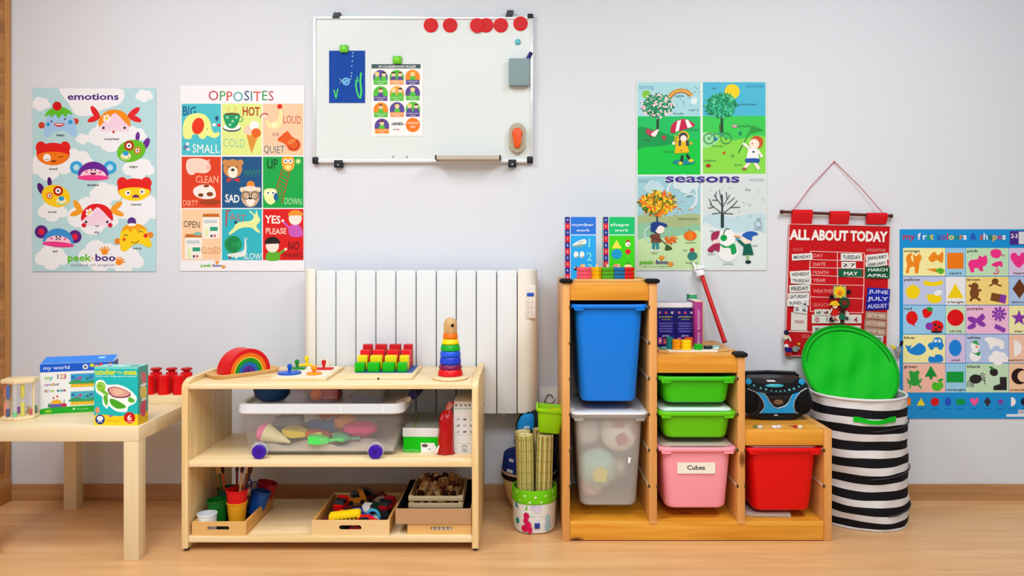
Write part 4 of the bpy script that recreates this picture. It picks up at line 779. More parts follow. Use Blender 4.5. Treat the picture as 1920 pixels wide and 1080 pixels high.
# boxes
def paperbox(name, label, loc, rot, w_, t_, h_, body, side=None, wedge=0):
    th = thing(name, label, 'box', loc, rot)
    g = G(); v = [(0, 0, 0), (w_, 0, 0), (w_, t_, 0), (0, t_, 0), (0, 0, h_), (w_, 0, h_), (w_, t_, h_+wedge), (0, t_, h_+wedge)]
    bv, bf = g.add(v, [(0, 3, 2, 1), (4, 5, 6, 7), (0, 1, 5, 4), (1, 2, 6, 5), (2, 3, 7, 6), (3, 0, 4, 7)])
    bmesh.ops.bevel(g.bm, geom=list(g.bm.edges), offset=.0012, segments=1, affect='EDGES')
    o = obj('carton', g, mat(body, .4), th, local=True); return th
wbx = paperbox('game_box', 'wide blue and white box reading my world at the back of the table', (px2x(75, -.439), -.439, .45), R(17), .238, .075, .181, '#e9ecee', wedge=.014)
q = Print((0, 0, .181), (.238/1000, 0, 0), (0, 0, -.181/760), (0, -1, 0), h0=.0005); q.cl = (0, 0, 1000, 760)
q.r(0, 0, 1000, 128, '#1758cc'); q.r(0, 0, 1000, 14, '#2a7fe8'); q.t('my world', 40, 92, 360, 60, '#e8f0f8', 0); q.c(610, 68, 40, '#d8dce4'); q.c(610, 68, 20, '#4a4a6a'); q.t('1', 603, 80, 14, 22, WH)
for k, c_ in enumerate(('#c8d040', '#e0a040', '#d83a3a', '#e8e0d0', '#e05a3a')): q.c(700+k*62, 50+(k % 2)*20, 30, c_)
q.t('my', 60, 240, 110, 60, ['#8cc63a', '#2ab0b0'], 1); q.t('123', 215, 235, 140, 70, ['#3a2a7a', '#e8882a', '#c02a4a'], 1)
q.t('under', 60, 335, 200, 46, ['#b04a9a', '#7a8ac8', '#c8882a', '#9a9aa8', '#5a5a6a'], 1); q.t('the sea', 60, 430, 290, 46, ['#a0282a', '#b8b8b8', '#aac83a', '#1a4a7a', '#2a9ac0', '#8a2a4a'], 1)
for y, c_ in ((170, '#3a9ad0'), (440, '#4aa8c0')):
    q.r(410, y, 860, y+205, c_); q.r(410, y+150, 860, y+205, '#e8c030'); 
    for k in range(9): q.e(440+k*50, y+50+(k*37 % 60), 22, 20, ('#2a6ab0', '#8a5ab0', '#c03a7a', '#2ab0a0', '#1f7a4a')[k % 5])
    q.b([(415, y+110), (500, y+90), (600, y+125), (760, y+95), (860, y+120), (860, y+152), (415, y+152)], '#3a9a5a')
    for k in range(8): q.c(440+k*52, y+165, 8, '#d8442a')
q.e(220, 640, 120, 32, '#6a5ab0'); q.e(320, 640, 40, 32, '#c02a4a'); q.b([(150, 610), (170, 560), (250, 550), (290, 610)], '#e8b030'); q.c(180, 520, 14, '#c8321c'); q.c(230, 500, 14, '#c8321c'); q.b([(110, 660), (120, 590), (140, 650)], '#2a8a4a'); q.l([(320, 600), (325, 550)], 12, '#3a9a5a')
q.b([(0, 690), (150, 668), (400, 664), (1000, 672), (1000, 760), (0, 760)], '#22a82a', 3); q.c(75, 722, 5, '#b8d82a'); q.e(110, 718, 50, 22, '#9ac82a'); q.r(440, 690, 470, 716, '#c8f0c8'); q.t('first puzzle', 500, 718, 150, 20, '#c8f0c8')
q.build(wbx, local=True)
q = Print((0, 0, .1816), (.238/1000, 0, 0), (0, .075/200, .014/200), (0, -.1, 1), h0=.0006); q.r(6, 4, 994, 196, '#2b86ee'); q.e(800, 120, 50, 30, '#a8d8f4'); q.build(wbx, local=True)
q = Print((.238, 0, .181), (0, .075/200, 0), (0, 0, -.181/760), (1, 0, 0), h0=.0005); q.r(2, 0, 198, 128, '#1a3a8a'); q.r(2, 128, 198, 690, '#8ab0d8'); q.build(wbx, local=True)
sb = paperbox('puzzle_box', 'small turquoise box reading under the sea with a turtle', (px2x(176.5, -.606), -.606, .45), R(-1.5), .150, .065, .196, '#1fb9bc')
q = Print((0, 0, .196), (.150/600, 0, 0), (0, 0, -.196/784), (0, -1, 0), h0=.0005); q.cl = (0, 0, 600, 784)
q.r(0, 0, 600, 660, '#18babc'); q.r(0, 0, 600, 20, '#7ad8d0'); q.b([(0, 655), (150, 640), (350, 660), (600, 630), (600, 784), (0, 784)], '#f6ce14', 3)
q.t('under', 12, 98, 290, 74, '#c8d83a', 2); q.t('the', 318, 84, 70, 36, '#c8d83a', 1); q.t('sea', 405, 98, 180, 74, '#c8d83a', 2); q.t('build and make giant puzzles', 20, 128, 560, 16, '#d8f4f0', 1)
q.b([(20, 220), (60, 175), (130, 180), (185, 235), (330, 235), (470, 290), (580, 400), (560, 480), (470, 530), (440, 600), (300, 590), (200, 520), (180, 560), (120, 500), (110, 400), (30, 330)], '#f0faf6')
q.e(95, 262, 62, 68, '#8ccc3a', -20); q.b([(110, 290), (170, 330), (210, 370), (150, 370), (90, 325)], '#74bc34'); q.b([(130, 390), (180, 380), (190, 460), (170, 520), (140, 470)], '#58b42c'); q.b([(215, 430), (300, 440), (440, 530), (330, 560), (240, 510)], '#46a826'); q.b([(480, 400), (555, 440), (530, 475), (470, 460)], '#5ab42c')
q.b([(185, 300), (270, 260), (400, 290), (500, 350), (470, 400), (340, 415), (240, 390)], '#7a3048'); q.b([(205, 300), (275, 268), (395, 295), (485, 348), (450, 385), (340, 398), (250, 375)], '#d8a294'); q.b([(270, 300), (350, 300), (400, 345), (330, 375), (265, 350)], '#e2ba9c'); q.c(80, 250, 8, BK); q.c(118, 238, 6, WH)
q.c(82, 705, 66, '#1a2c7a', 24); q.e(82, 690, 44, 34, '#dfe8f4'); q.t('MADE', 50, 742, 64, 16, WH, 1); q.c(485, 680, 78, '#c8141c', 26); q.t('6', 452, 712, 62, 74, '#f6f0ee', 1); q.t('puzzles', 440, 740, 92, 16, '#f6e0de', 1)
for k in range(9): q.c(180+k*22, 725, 9, ('#c8a820', '#e0a818')[k % 2])
q.e(45, 580, 30, 42, '#e8946a'); q.e(230, 655, 30, 14, '#8a6ab0'); q.build(sb, local=True)
q = Print((.150, 0, .196), (0, .065/200, 0), (0, 0, -.196/784), (1, 0, 0), h0=.0005); q.cl = (0, 0, 200, 784)
q.r(0, 0, 200, 660, '#4f9f94'); q.r(0, 640, 200, 784, '#d8b424'); q.b([(60, 90), (150, 110), (160, 220), (80, 240)], '#c8707a'); q.b([(40, 300), (150, 290), (170, 420), (70, 440)], '#d8c46a'); q.b([(50, 520), (150, 480), (140, 680), (60, 660)], '#c84a6a'); q.e(110, 260, 70, 20, '#d8e8e0'); q.e(120, 460, 60, 18, '#d8e8e0'); q.build(sb, local=True)
q = Print((0, 0, .196), (.150/600, 0, 0), (0, .065/200, 0), (0, 0, 1), h0=.0005); q.r(5, 5, 595, 195, '#8fdcd2'); q.r(420, 60, 560, 140, '#2a8a8a'); q.c(160, 80, 30, '#5a6ac8'); q.c(300, 90, 30, '#e8e8e8'); q.build(sb, local=True)
# knobbed cylinder block
ck = thing('cylinder_block', 'pale wooden block behind the boxes holding red cylinders', 'toy', (px2x(308, -.21), -.21, .45))
x0 = px2x(236, -.252); x1 = px2x(372, -.252)
x1=min(x1, -1.2); g = G(); g.box(x0, -1.225, -.262, -.155, .45, .483, .002); obj('block', g, M_pale, ck)
M_red = mat('#df1013', .3)
for row, (xs, y, h_, lab) in enumerate((((279, 307.5, 335.5), -.231, .0735, 'red wooden cylinder in the front row of the pale block'), ((293, 322, 350), -.188, .078, 'red cylinder with a flat knob in the back row of the pale block'))):
    for k, x in enumerate(xs):
        xx = px2x(x, y); c_ = thing('red_cylinder', ('left', 'middle', 'right')[k]+' '+lab, 'cylinder', (xx, y, .483), 0, ('red front row cylinders in the wooden block', 'red back row knobbed cylinders in the wooden block')[row])
        g = G(); g.cyl((0, 0, -.02), .0215, h_+.02, 24, .0015); obj('body', g, M_red, c_, local=True)
        if row: g = G(); g.lathe([(.012, h_), (.012, h_+.005), (.0205, h_+.010), (.0215, h_+.014), (.018, h_+.017)], (0, 0, 0), 24); obj('knob', g, mat('#b90f14', .35), c_, local=True)

# ------------------------------------------------------------------ low open shelf unit
SX0, SX1, SY0, SY1 = -1.1855, -.1617, -.55, -.146; TK = .0225
M_sh = wood('#e6c88e', '#f5e3bc', 'X', .55, .4); M_shZ = wood('#dcb97a', '#f0d8a6', 'Z', .7, .42)
su = thing('shelf_unit', 'low open birch shelf unit with three boards in front of the radiator', 'shelf', ((SX0+SX1)/2, (SY0+SY1)/2, 0))
for x in (SX0, SX1-TK):
    out = [(SY0, .012), (SY0, .565)]+[(SY0+.055-.055*math.cos(R(t)), .565+.028*math.sin(R(t))) for t in (20, 40, 60, 75, 90)]+[(SY1-.006, .593), (SY1, .587), (SY1, .012)]
    g = G(); g.prism(out, x, x+TK, 'YZ', .0025); sp = obj('side_panel', g, M_shZ, su)
    for y in (SY0+.02, SY1-.02):
        g = G(); g.cyl((x+TK/2, y, 0), .009, .012, 14, .002); obj('foot', g, mat('#3a3634', .5), sp)
for z0, z1, y1 in ((.5605, .577, SY1), (.2915, .3126, SY1), (.031, .0526, SY1)):
    g = G(); g.box(SX0+TK, SX1-TK, SY0+.004, y1-.004, z0, z1, .002); obj('shelf_board', g, M_sh, su)
for z in (.44, .2, .568):
    g = G(); g.cyl((SX1, -.19, z), .005, .002, 12, axis='X'); obj('screw', g, mat('#8a8a88', .4, .7), su)
ZT, ZM, ZB = .577, .3126, .0526
# rainbow on its tray
RC = Vector((-1.048, -.335, ZT))
rt = thing('rainbow_tray', 'boat-shaped pale wooden tray under the rainbow arches', 'tray', RC, R(50))
n = 12; g = G()
def boat(w_, d, z): return [(w_/2*(1 if abs(math.cos(t)) > .0 else 0)*math.copysign(abs(math.cos(t))**.45, math.cos(t)), d/2*math.copysign(abs(math.sin(t))**.55, math.sin(t)), z) for t in [2*math.pi*k/36 for k in range(36)]]
def curve_up(pts, k=.55): return [(x, y, z+k*x*x) for x, y, z in pts]
g.loft([boat(.252, .108, .001), boat(.268, .118, .014), boat(.262, .112, .0155), boat(.246, .098, .008)], (True, True)); obj('tray_body', g, wood('#cf9f5c', '#e0b878', 'X', 1, .5), rt, local=True)
arc = [('#d8101a', .088, .0735), ('#ef7314', .073, .0595), ('#efd03a', .059, .0545), ('#169224', .054, .0395), ('#1b6ac0', .039, .0265), ('#5b2d95', .026, 0)]
nm = ['red outer arch of the wooden rainbow', 'orange arch inside the red one of the wooden rainbow', 'thin yellow arch of the wooden rainbow', 'green arch of the wooden rainbow', 'blue arch of the wooden rainbow', 'purple half-round core of the wooden rainbow']
for k, (c_, ro, ri) in enumerate(arc):
    a_ = thing('rainbow_arch', nm[k], 'arch', RC+Vector((0, 0, .0095)), R(50), 'arches of the wooden rainbow')
    pts = [(ro*math.cos(R(t*7.5)), ro*math.sin(R(t*7.5))) for t in range(25)]
    if ri: pts += [(ri*math.cos(R(t*7.5)), ri*math.sin(R(t*7.5))) for t in range(24, -1, -1)]
    g = G(); g.prism(pts, -.036+(k*.0006), .036, 'XZ', .0012, seg=1); obj('arch', g, mat(c_, .35), a_, local=True)
    if k == 5:
        g = G(); g.ell((0, -.034, .01), .004, .001, .004, 10, 6); obj('dot', g, mat('#3f1d72', .4), a_, local=True)
# knob puzzle board
kb = thing('puzzle_board', 'flat pale wooden board holding five knobbed colour pieces', 'board', (px2x(565, -.34), -.34, ZT))
bx0, bx1 = -.906, -.704
g = G(); g.box(bx0, bx1, -.475, -.20, ZT, ZT+.010, .002); obj('board', g, M_pale, kb)
g = G(); g.box(bx0+.012, bx1-.012, -.462, -.213, ZT+.0098, ZT+.0106); obj('inset', g, mat('#efe6d2', .5), kb)
def knobpiece(x, y, shape, col, label, kh=.022, r_=.009):
    t_ = thing('puzzle_piece', label, 'puzzle piece', (x, y, ZT+.0106), 0, 'knobbed pieces on the flat puzzle board'); m = mat(col, .28)
    g = G(); g.prism(shape, 0, .007, 'XY', .0015); obj('piece', g, m, t_, local=True)
    g = G(); g.lathe([(.0045, .006), (.004, kh-.010), (.006, kh-.006), (r_-.001, kh), (r_, kh+.006), (r_-.002, kh+.012), (.002, kh+.0145)], (0, 0, 0), 16); obj('knob', g, m, t_, local=True)
disc = lambda r_, a0=0, a1=360: [(r_*math.cos(R(a0+(a1-a0)*k/24)), r_*math.sin(R(a0+(a1-a0)*k/24))) for k in range(24 if a1-a0 >= 360 else 25)]
def pxy(px, py, z): D = (CAMH-z)*F/(py-CY); return ((px-CX)*D/F, D-DW)
x, y = pxy(543, 700, ZT+.012); knobpiece(x, y, disc(.042), '#1658c4', 'blue round knobbed piece at the front left of the board')
x, y = pxy(589, 701, ZT+.012); knobpiece(x, y, disc(.027), '#f0981a', 'orange round knobbed piece at the front of the board', .018, .012)
x, y = pxy(557, 691, ZT+.012); knobpiece(x, y, [(-.028, -.02), (.034, -.02), (.03, .022), (-.024, .022)], '#1c8a34', 'green knobbed piece behind the blue disc')
x, y = pxy(575, 684, ZT+.012); knobpiece(x, y, [(-.026, -.02), (.03, -.02), (.0, .03)], '#f0d416', 'yellow knobbed piece at the back of the board')
x, y = pxy(607, 692, ZT+.012); knobpiece(x, y, [(-.034, -.014), (.034, -.014), (.034, .018), (-.034, .018)], '#d0181c', 'red bar-shaped knobbed piece at the right of the board')
x, y = pxy(614, 684, ZT+.012); knobpiece(x, y, disc(.014), '#e6dcc4', 'small cream knobbed piece at the back right of the board', .012, .006)
# peg block board
PX = px2x(645, -.475)
pb = thing('peg_board', 'square pale board with a blue inlay carrying sixteen coloured blocks', 'board', (PX+.12, -.33, ZT))
g = G(); g.box(PX, PX+.240, -.455, -.19, ZT, ZT+.011, .003); obj('board', g, M_pale, pb)
g = G(); g.box(PX+.016, PX+.226, -.372, -.202, ZT+.0108, ZT+.0118); obj('inlay', g, mat('#2f62a8', .5), pb)
g = G(); g.cyl((PX+.118, -.4565, ZT+.0045), .004, .0015, 12, axis='Y'); obj('maker_mark', g, mat('#4a3a30', .6), pb)
xs = [(665, 683), (689, 711), (717, 739), (745, 762)]; D0 = 2.857
for r_, (yy, h_, c_, nmr) in enumerate(((-.358, .034, '#12b410', 'green'), (-.310, .053, '#ecd60c', 'yellow'), (-.262, .068, '#e0161a', 'red'), (-.214, .083, '#c40e16', 'dark red'))):  # back row is the same red, with its shading put into the colour
    for k, (a_, b_) in enumerate(xs):
        xa, xb = (a_-CX)*D0/F, (b_-CX)*D0/F
        o = G(); o.box(xa, xb, yy-.001, yy+.031, ZT+.0118, ZT+.0118+h_, .0018)
        pos = ('leftmost', 'second', 'third', 'rightmost')[k]; rw = ('front row', 'second row', 'third row', 'back row')[r_]
        tag(obj('peg_block', o, mat(c_, .35)), f'{pos} block of the {rw} of {nmr} blocks on the peg board', 'block', 'coloured blocks on the peg board')
# stacking tower
TC = Vector((px2x(844.5, -.43), -.43, ZT))
tw = thing('stacking_tower', 'rainbow ring stacking tower with a wooden bird head', 'toy', TC)
g = G(); g.lathe([(.060, 0), (.0655, .004), (.0655, .008), (.061, .012)], (0, 0, 0), 40); obj('base', g, M_pale, tw, local=True)
rings = [('#d8121a', .045, .042, .012, .036), ('#7a1850', .0415, .0395, .036, .053), ('#1c3fc4', .039, .0375, .053, .080), ('#1d55d8', .0375, .036, .080, .101), ('#12a62a', .036, .0335, .101, .124), ('#f0d60e', .0315, .029, .124, .144), ('#e8720e', .0275, .0255, .144, .166)]
for c_, r0, r1, z0, z1 in rings:
    g = G(); g.lathe([(r0-.003, z0+.0003), (r0, z0+.004), (r1, z1-.004), (r1-.003, z1-.0003)], (0, 0, 0), 32); obj('ring', g, mat(c_, .3), tw, local=True)
g = G(); g.lathe([(.0235, .166), (.0245, .170), (.0245, .195), (.022, .207), (.015, .216), (.006, .2195), (.0005, .220)], (0, 0, 0), 32); hd = obj('head', g, wood('#c39a62', '#d4ae78', 'Z', 1.5, .45), tw, local=True)
g = G(); g.cyl((.0095, -.0255, .194), .0058, .006, 16, axis='Y', bev=.001); obj('eye', g, mat('#17130f', .3), hd, local=True)

# ---- rolling clear box on the middle board
M_clear = mat('#d6d4da', .2, alpha=.10, spec=.4); M_lid = mat('#e6edf6', .25, alpha=.86)
X0, X1, YF, YBk = px2x(447, -.515), px2x(752, -.515), -.515, -.165
cxb, cyb = (X0+X1)/2, (YF+YBk)/2; wX, wY = X1-X0, YBk-YF
rb = thing('rolling_box', 'large clear plastic box on violet wheels with a white lid', 'storage box', (cxb, cyb, ZM))
g = G(); z0 = ZM+.012
o_ = [rr(cxb, cyb, wX-.042, wY-.05, .03, z0, 5), rr(cxb, cyb, wX-.030, wY-.04, .035, z0+.012, 5), rr(cxb, cyb, wX-.006, wY-.012, .035, ZM+.158, 5)]
i_ = [rr(cxb, cyb, wX-.012, wY-.018, .034, ZM+.158, 5), rr(cxb, cyb, wX-.036, wY-.046, .034, z0+.013, 5), rr(cxb, cyb, wX-.048, wY-.056, .028, z0+.003, 5)]
g.loft(o_+i_, (True, True)); obj('box_body', g, M_clear, rb)
g = G(); g.loft([rr(cxb, cyb, wX+.012, wY+.010, .04, ZM+.156, 5), rr(cxb, cyb, wX+.020, wY+.018, .042, ZM+.160, 5), rr(cxb, cyb, wX+.018, wY+.016, .042, ZM+.188, 5), rr(cxb, cyb, wX+.004, wY+.002, .038, ZM+.191, 5), rr(cxb, cyb, wX-.020, wY-.022, .03, ZM+.190, 5), rr(cxb, cyb, wX-.028, wY-.03, .028, ZM+.180, 5)], (False, True)); lid = obj('lid', g, M_lid, rb)
for k in range(4):
    g = G(); xx = X0+.06+k*(wX-.12)/3; g.box(xx-.0015, xx+.0015, YF-.0103, YF-.0085, ZM+.161, ZM+.187); obj('rib', g, mat('#f2f4f8', .4), lid)
for x in (484, 703):
    xx = px2x(x, -.53); 
    for yy in (YF-.012, YBk-.012):
        g = G(); g.cyl((xx, yy, ZM+.0248), .0245, .016, 28, .003, 'Y'); wh = obj('wheel', g, mat('#3a0ca4', .35), rb)
        g = G(); g.cyl((xx, yy-.0012, ZM+.0248), .006, .003, 16, 0, 'Y'); obj('hub', g, mat('#2a0880', .4), wh)
    g = G(); g.cyl((xx, YF-.004, ZM+.028), .030, .01, 28, .002, 'Y'); obj('wheel_arch', g, mat('#d4d4e2', .2, alpha=.25), rb)
hx = X1; g = G(); ya, yb = -.43, -.25
for y in (ya, yb): g = G(); g.tube([(hx-.03, y, ZM+.176), (hx+.012, y, ZM+.190), (hx+.034, y, ZM+.212)], [.010, .0095, .008], 10); obj('handle_arm', g, mat('#d8cfc6', .35, alpha=.9), rb)
g = G(); g.tube([(hx+.030, ya-.012, ZM+.208), (hx+.040, ya+.030, ZM+.216), (hx+.040, yb+.004, ZM+.216)], .018, 18); obj('handle_grip', g, mat('#232350', .5), rb)
# sand and toys inside
g = G(); nx, ny = 30, 16; rs = random.Random(7); vv = []; xa, xb, y0_, y1_ = cxb-wX/2+.034, cxb+wX/2-.034, cyb-wY/2+.038, cyb+wY/2-.038
for j in range(ny+1):
    for i in range(nx+1): vv.append((xa+(xb-xa)*i/nx, y0_+(y1_-y0_)*j/ny, z0+.020+.009*math.sin(i*.55+j*.4)+.006*rs.random()+j*.0012))
nn = len(vv); vb = [(x, y, z0+.004) for x, y, z in vv]; fs = []
for j in range(ny):
    for i in range(nx): k = j*(nx+1)+i; fs += [(k, k+1, k+nx+2, k+nx+1), (nn+k, nn+k+nx+1, nn+k+nx+2, nn+k+1)]
ed = [i for i in range(nx+1)]+[(j+1)*(nx+1)-1 for j in range(1, ny+1)]+[ny*(nx+1)+i for i in range(nx-1, -1, -1)]+[j*(nx+1) for j in range(ny-1, 0, -1)]
for a_, b_ in zip(ed, ed[1:]+ed[:1]): fs.append((a_, b_, b_+nn, a_+nn))
g.add(vv+vb, fs); sd = obj('play_sand', g, mat('#c8bcae', .95, bump=.8, bscale=500)); tag(sd, 'bed of beige play sand in the bottom of the clear box', 'sand'); sd['kind'] = 'stuff'
ZS = z0+.03
def W(px, py, z): x, y = pxy(px, py, z); return x, y
ic = thing('toy_ice_cream', 'toy ice cream cone, cream cone with pink scoop, lying on the sand', 'toy', (px2x(500, -.45), -.45, ZS))
M = Matrix.Translation((px2x(497, -.45), -.45, ZS+.034))@Matrix.Rotation(R(-68), 4, 'Y')@Matrix.Rotation(R(180), 4, 'X')
g = G(M); g.lathe([(.034, 0), (.036, .004), (.032, .012), (.004, .096), (.001, .098)], (0, 0, 0), 24); obj('cone', g, mat('#f0e8b4', .5), ic)
g = G(M); g.lathe([(.03, .002), (.033, -.006), (.027, -.02), (.012, -.028), (.001, -.03)], (0, 0, 0), 24); obj('scoop', g, mat('#f07aa8', .5), ic)
def blobtoy(name, label, px, y, z, secs, col, rot=0, cat='toy', parts=()):
    t_ = thing(name, label, cat, (px2x(px, y), y, z), R(rot)); g = G(); 
    g.loft(secs, (True, True)); obj(parts[0] if parts else 'body', g, mat(col, .4), t_, local=True); return t_
def rsec(w_, d, z, r_=.01, cx=0, cy=0): return rr(cx, cy, w_, d, r_, z, 4)
def shovel(name, label, px, y, z, col, rot, s=1.0, tilt=0):
    t_ = thing(name, label, 'toy', (px2x(px, y), y, z), 0, rot=(R(tilt), 0, R(rot)))
    g = G(); g.loft([[(-.035*s, -.022*s, .030), (-.035*s, .022*s, .030), (-.035*s, .022*s, .006), (-.035*s, -.022*s, .006)], [(0, -.026*s, .027), (0, .026*s, .027), (0, .026*s, .002), (0, -.026*s, .002)], [(.035*s, -.012*s, .020), (.035*s, .012*s, .020), (.035*s, .012*s, .003), (.035*s, -.012*s, .003)]]); obj('blade', g, mat(col, .35), t_, local=True)
    g = G(); g.tube([(.033*s, 0, .009), (.06*s, 0, .012), (.085*s, 0, .010)], [.006*s, .0055*s, .008*s], 8); obj('handle', g, mat(col, .35), t_, local=True); return t_
shovel('toy_scoop', 'bright light-green toy shovel resting on the sand', 598, -.475, ZS, '#4fe264', 8, 1.0)
shovel('toy_scoop', 'yellow toy scoop on the sand beside the cream cone', 556, -.42, ZS+.014, '#ecd43c', -14, 1.2, 6)
shovel('toy_scoop', 'orange-red toy rake behind the green shovel', 596, -.415, ZS+.006, '#dc5230', 12, 1.1)
shovel('toy_scoop', 'small dark green toy handle right of the green shovel', 640, -.44, ZS, '#4fae80', -5, .8)
blobtoy('toy_boat', 'blue toy boat mould on the sand behind the yellow scoop', 610, -.36, ZS+.022, [rsec(.10, .035, 0), rsec(.13, .055, .03, .02), rsec(.12, .045, .031, .018)], '#1c84c0', -4)
blobtoy('toy_fish', 'pink and magenta sand mould in the right half of the box', 676, -.40, ZS+.012, [rsec(.07, .05, 0, .02), rsec(.125, .075, .018, .03), rsec(.12, .07, .036, .03), rsec(.06, .035, .048, .015)], '#e23a78', 3)
blobtoy('toy_shell', 'orange sand mould beside the pink one', 648, -.36, ZS+.020, [rsec(.05, .05, 0, .02), rsec(.085, .075, .02, .03), rsec(.08, .07, .045, .03), rsec(.04, .035, .056, .015)], '#f09a4a', 3)
rk = blobtoy('toy_rock', 'dark grey toy mould on the sand behind the cream cone', 540, -.36, ZS+.016, [rsec(.11, .06, 0, .025), rsec(.12, .075, .03, .03), rsec(.09, .05, .055, .02), rsec(.04, .02, .062, .009)], '#8c8f98', 10)
st.scale = (.88, .88, .97)
g = G(); sh = thing('toy_sieve', 'green toy handle rising behind the grey mould', 'toy', (px2x(560, -.30), -.30, ZS+.02)); g.tube([(-.03, 0, .0), (-.01, 0, .055), (.0, 0, .075), (.012, 0, .06), (.018, 0, .01)], .005, 8); obj('handle', g, mat('#2f9a56', .4), sh, local=True); g = G(); g.cyl((0, 0, -.01), .04, .018, 24, .003); obj('rim', g, mat('#2f9a56', .4), sh, local=True)
bk = thing('toy_bucket', 'red toy bucket with a pale handle at the back of the box', 'bucket', (px2x(620, -.27), -.27, ZS+.01))
g = G(); g.lathe([(.040, 0), (.052, .095), (.055, .097), (.055, .101), (.050, .101), (.038, .005)], (0, 0, 0), 30, cap=(True, True)); obj('bucket_body', g, mat('#e0402c', .4), bk, local=True)
g = G(); g.tube([(-.054, -.01, .09), (-.045, -.045, .055), (-.01, -.066, .038), (.03, -.055, .052), (.054, -.01, .09)], .003, 8); obj('handle', g, mat('#e8dcdc', .4), bk, local=True)
# things on the lid
ZL = ZM+.181
bl = thing('bowl', 'dark blue bowl on the lid of the clear box', 'bowl', (px2x(511, -.40), -.40, ZL))
g = G(); g.lathe([(.028, 0), (.045, .004), (.062, .022), (.0695, .056), (.068, .0565), (.060, .024), (.04, .008), (.001, .006)], (0, 0, 0), 36, cap=(True, True)); obj('bowl_body', g, mat('#0c3f74', .4), bl, local=True)
g = G(); g.lathe([(.024, -.0), (.030, 0), (.030, .003), (.024, .003)], (0, 0, 0), 24, cap=(False, False)); obj('foot_ring', g, mat('#0a3360', .4), bl, local=True)
def tub(name, label, px, y, w_, d, h_, col):
    t_ = thing(name, label, 'container', (px2x(px, y), y, ZL)); g = G()
    g.loft([rr(0, 0, w_-.02, d-.02, .012, 0), rr(0, 0, w_-.012, d-.012, .014, .005), rr(0, 0, w_, d, .016, h_), rr(0, 0, w_+.006, d+.006, .018, h_), rr(0, 0, w_+.006, d+.006, .018, h_+.002), rr(0, 0, w_-.004, d-.004, .015, h_+.002), rr(0, 0, w_-.018, d-.018, .012, .006)]); obj('tub', g, mat(col, .2, alpha=.12), t_, local=True); return t_
tub('plastic_tub', 'lilac-tinted clear tub with an orange ball under the top board', 596, -.40, .170, .16, .056, '#d0bcd4')
o = thing('ball', 'orange ball inside the lilac tub', 'ball', (px2x(593, -.435), -.435, ZL+.007)); g = G(); g.ell((0, 0, .021), .0215, .0215, .0215, 24, 16); obj('shell', g, mat('#f08a28', .5), o, local=True)
o = thing('toy_block', 'dull red block inside the lilac tub right of the ball', 'block', (px2x(620, -.40), -.40, ZL+.007)); g = G(); g.box(-.030, .034, -.03, .03, 0, .036, .004); obj('block', g, mat('#b8484c', .5), o, local=True); g = G(); g.box(-.026, .030, -.0312, -.0295, .006, .012, .0004); obj('stripe', g, mat('#d8a05a', .5), o, local=True)
tub('plastic_tub', 'clear tub with dark contents under the top board', 688, -.40, .155, .16, .054, '#d6d4d6')
o = thing('cloth_bundle', 'folded dark blue-grey cloth inside the clear tub', 'cloth', (px2x(690, -.42), -.42, ZL+.007)); g = G(); g.loft([rr(0, 0, .10, .08, .02, 0), rr(0, 0, .122, .10, .03, .010), rr(.004, 0, .118, .10, .03, .022), rr(.0, 0, .09, .07, .03, .034)]); obj('bundle', g, mat('#37485c', .9), o, local=True); g = G(); g.loft([rr(.0, 0, .124, .101, .03, .014), rr(.0, 0, .125, .102, .03, .016)]); obj('fold', g, mat('#5c3a44', .9), o, local=True)
# shoe box, red pouch, white box
bxw, bxh = .131, .088
shb = thing('shoe_box', 'green shoe box with a white lid beside the rolling box', 'box', (px2x(755.5, -.432), -.432, ZM), R(-3))
g = G(); g.box(.001, bxw-.001, .001, .248, 0, .062, .001); obj('box_base', g, mat('#10c40e', .5), shb, local=True)
g = G(); g.box(-.001, bxw+.001, -.001, .25, .056, bxh, .001); ld = obj('lid', g, mat('#e6e9ea', .5), shb, local=True)
q = Print((0, 0, .062), (bxw/570, 0, 0), (0, 0, -.062/250), (0, -1, 0), h0=.0002); q.r(282, 110, 500, 250, '#eef2ee'); q.p([(480, 110), (570, 215), (570, 250), (480, 250)], '#eef2ee'); q.e(345, 150, 50, 25, '#5c5a5c'); q.e(420, 200, 20, 10, '#8a8aa0'); q.t('Super', 10, 232, 110, 34, '#a8f0a4'); q.t('Shoes', 130, 232, 120, 34, '#a8f0a4')
q.build(shb, local=True)
q = Print((0, -.001, bxh), (bxw/570, 0, 0), (0, 0, -.030/120), (0, -1, 0), h0=.0003); q.ring(65, 60, 30, 5, '#a8dcae'); q.build(shb, local=True)
q = Print((0, 0, bxh), (bxw/570, 0, 0), (0, .25/400, 0), (0, 0, 1), h0=.0003); q.r(0, 0, 570, 400, '#aab3a8'); rs = random.Random(3)
for k in range(60): q.e(rs.random()*550+10, rs.random()*380+10, 16, 9, ('#8f9c92', '#bcc4b8', '#9aa89e')[k % 3], rs.random()*180, 8)
q.l([(60, 395), (180, 10)], 24, '#8f9c3a'); q.build(shb, local=True)
pc = thing('red_pouch', 'crumpled dark red foil pouch standing next to the white box', 'pouch', (px2x(836, -.452), -.452, ZM))
g = G(); secs = []
prof = [(.001, .034, .022, 0), (.008, .030, .026, -.001), (.06, .0275, .030, .0), (.10, .026, .026, .001), (.125, .026, .022, .001), (.145, .022, .014, .003), (.152, .015, .006, .006), (.160, .010, .005, .010), (.172, .013, .004, .014), (.186, .012, .003, .019)]
for z, hw, hd, ox in prof:
    secs.append([(ox+hw*math.copysign(abs(math.cos(t))**.8, math.cos(t))*(1+.05*math.sin(5*t+z*60)), hd*math.sin(t)*(1+.18*math.sin(7*t+z*90)), z) for t in [2*math.pi*k/28 for k in range(28)]])
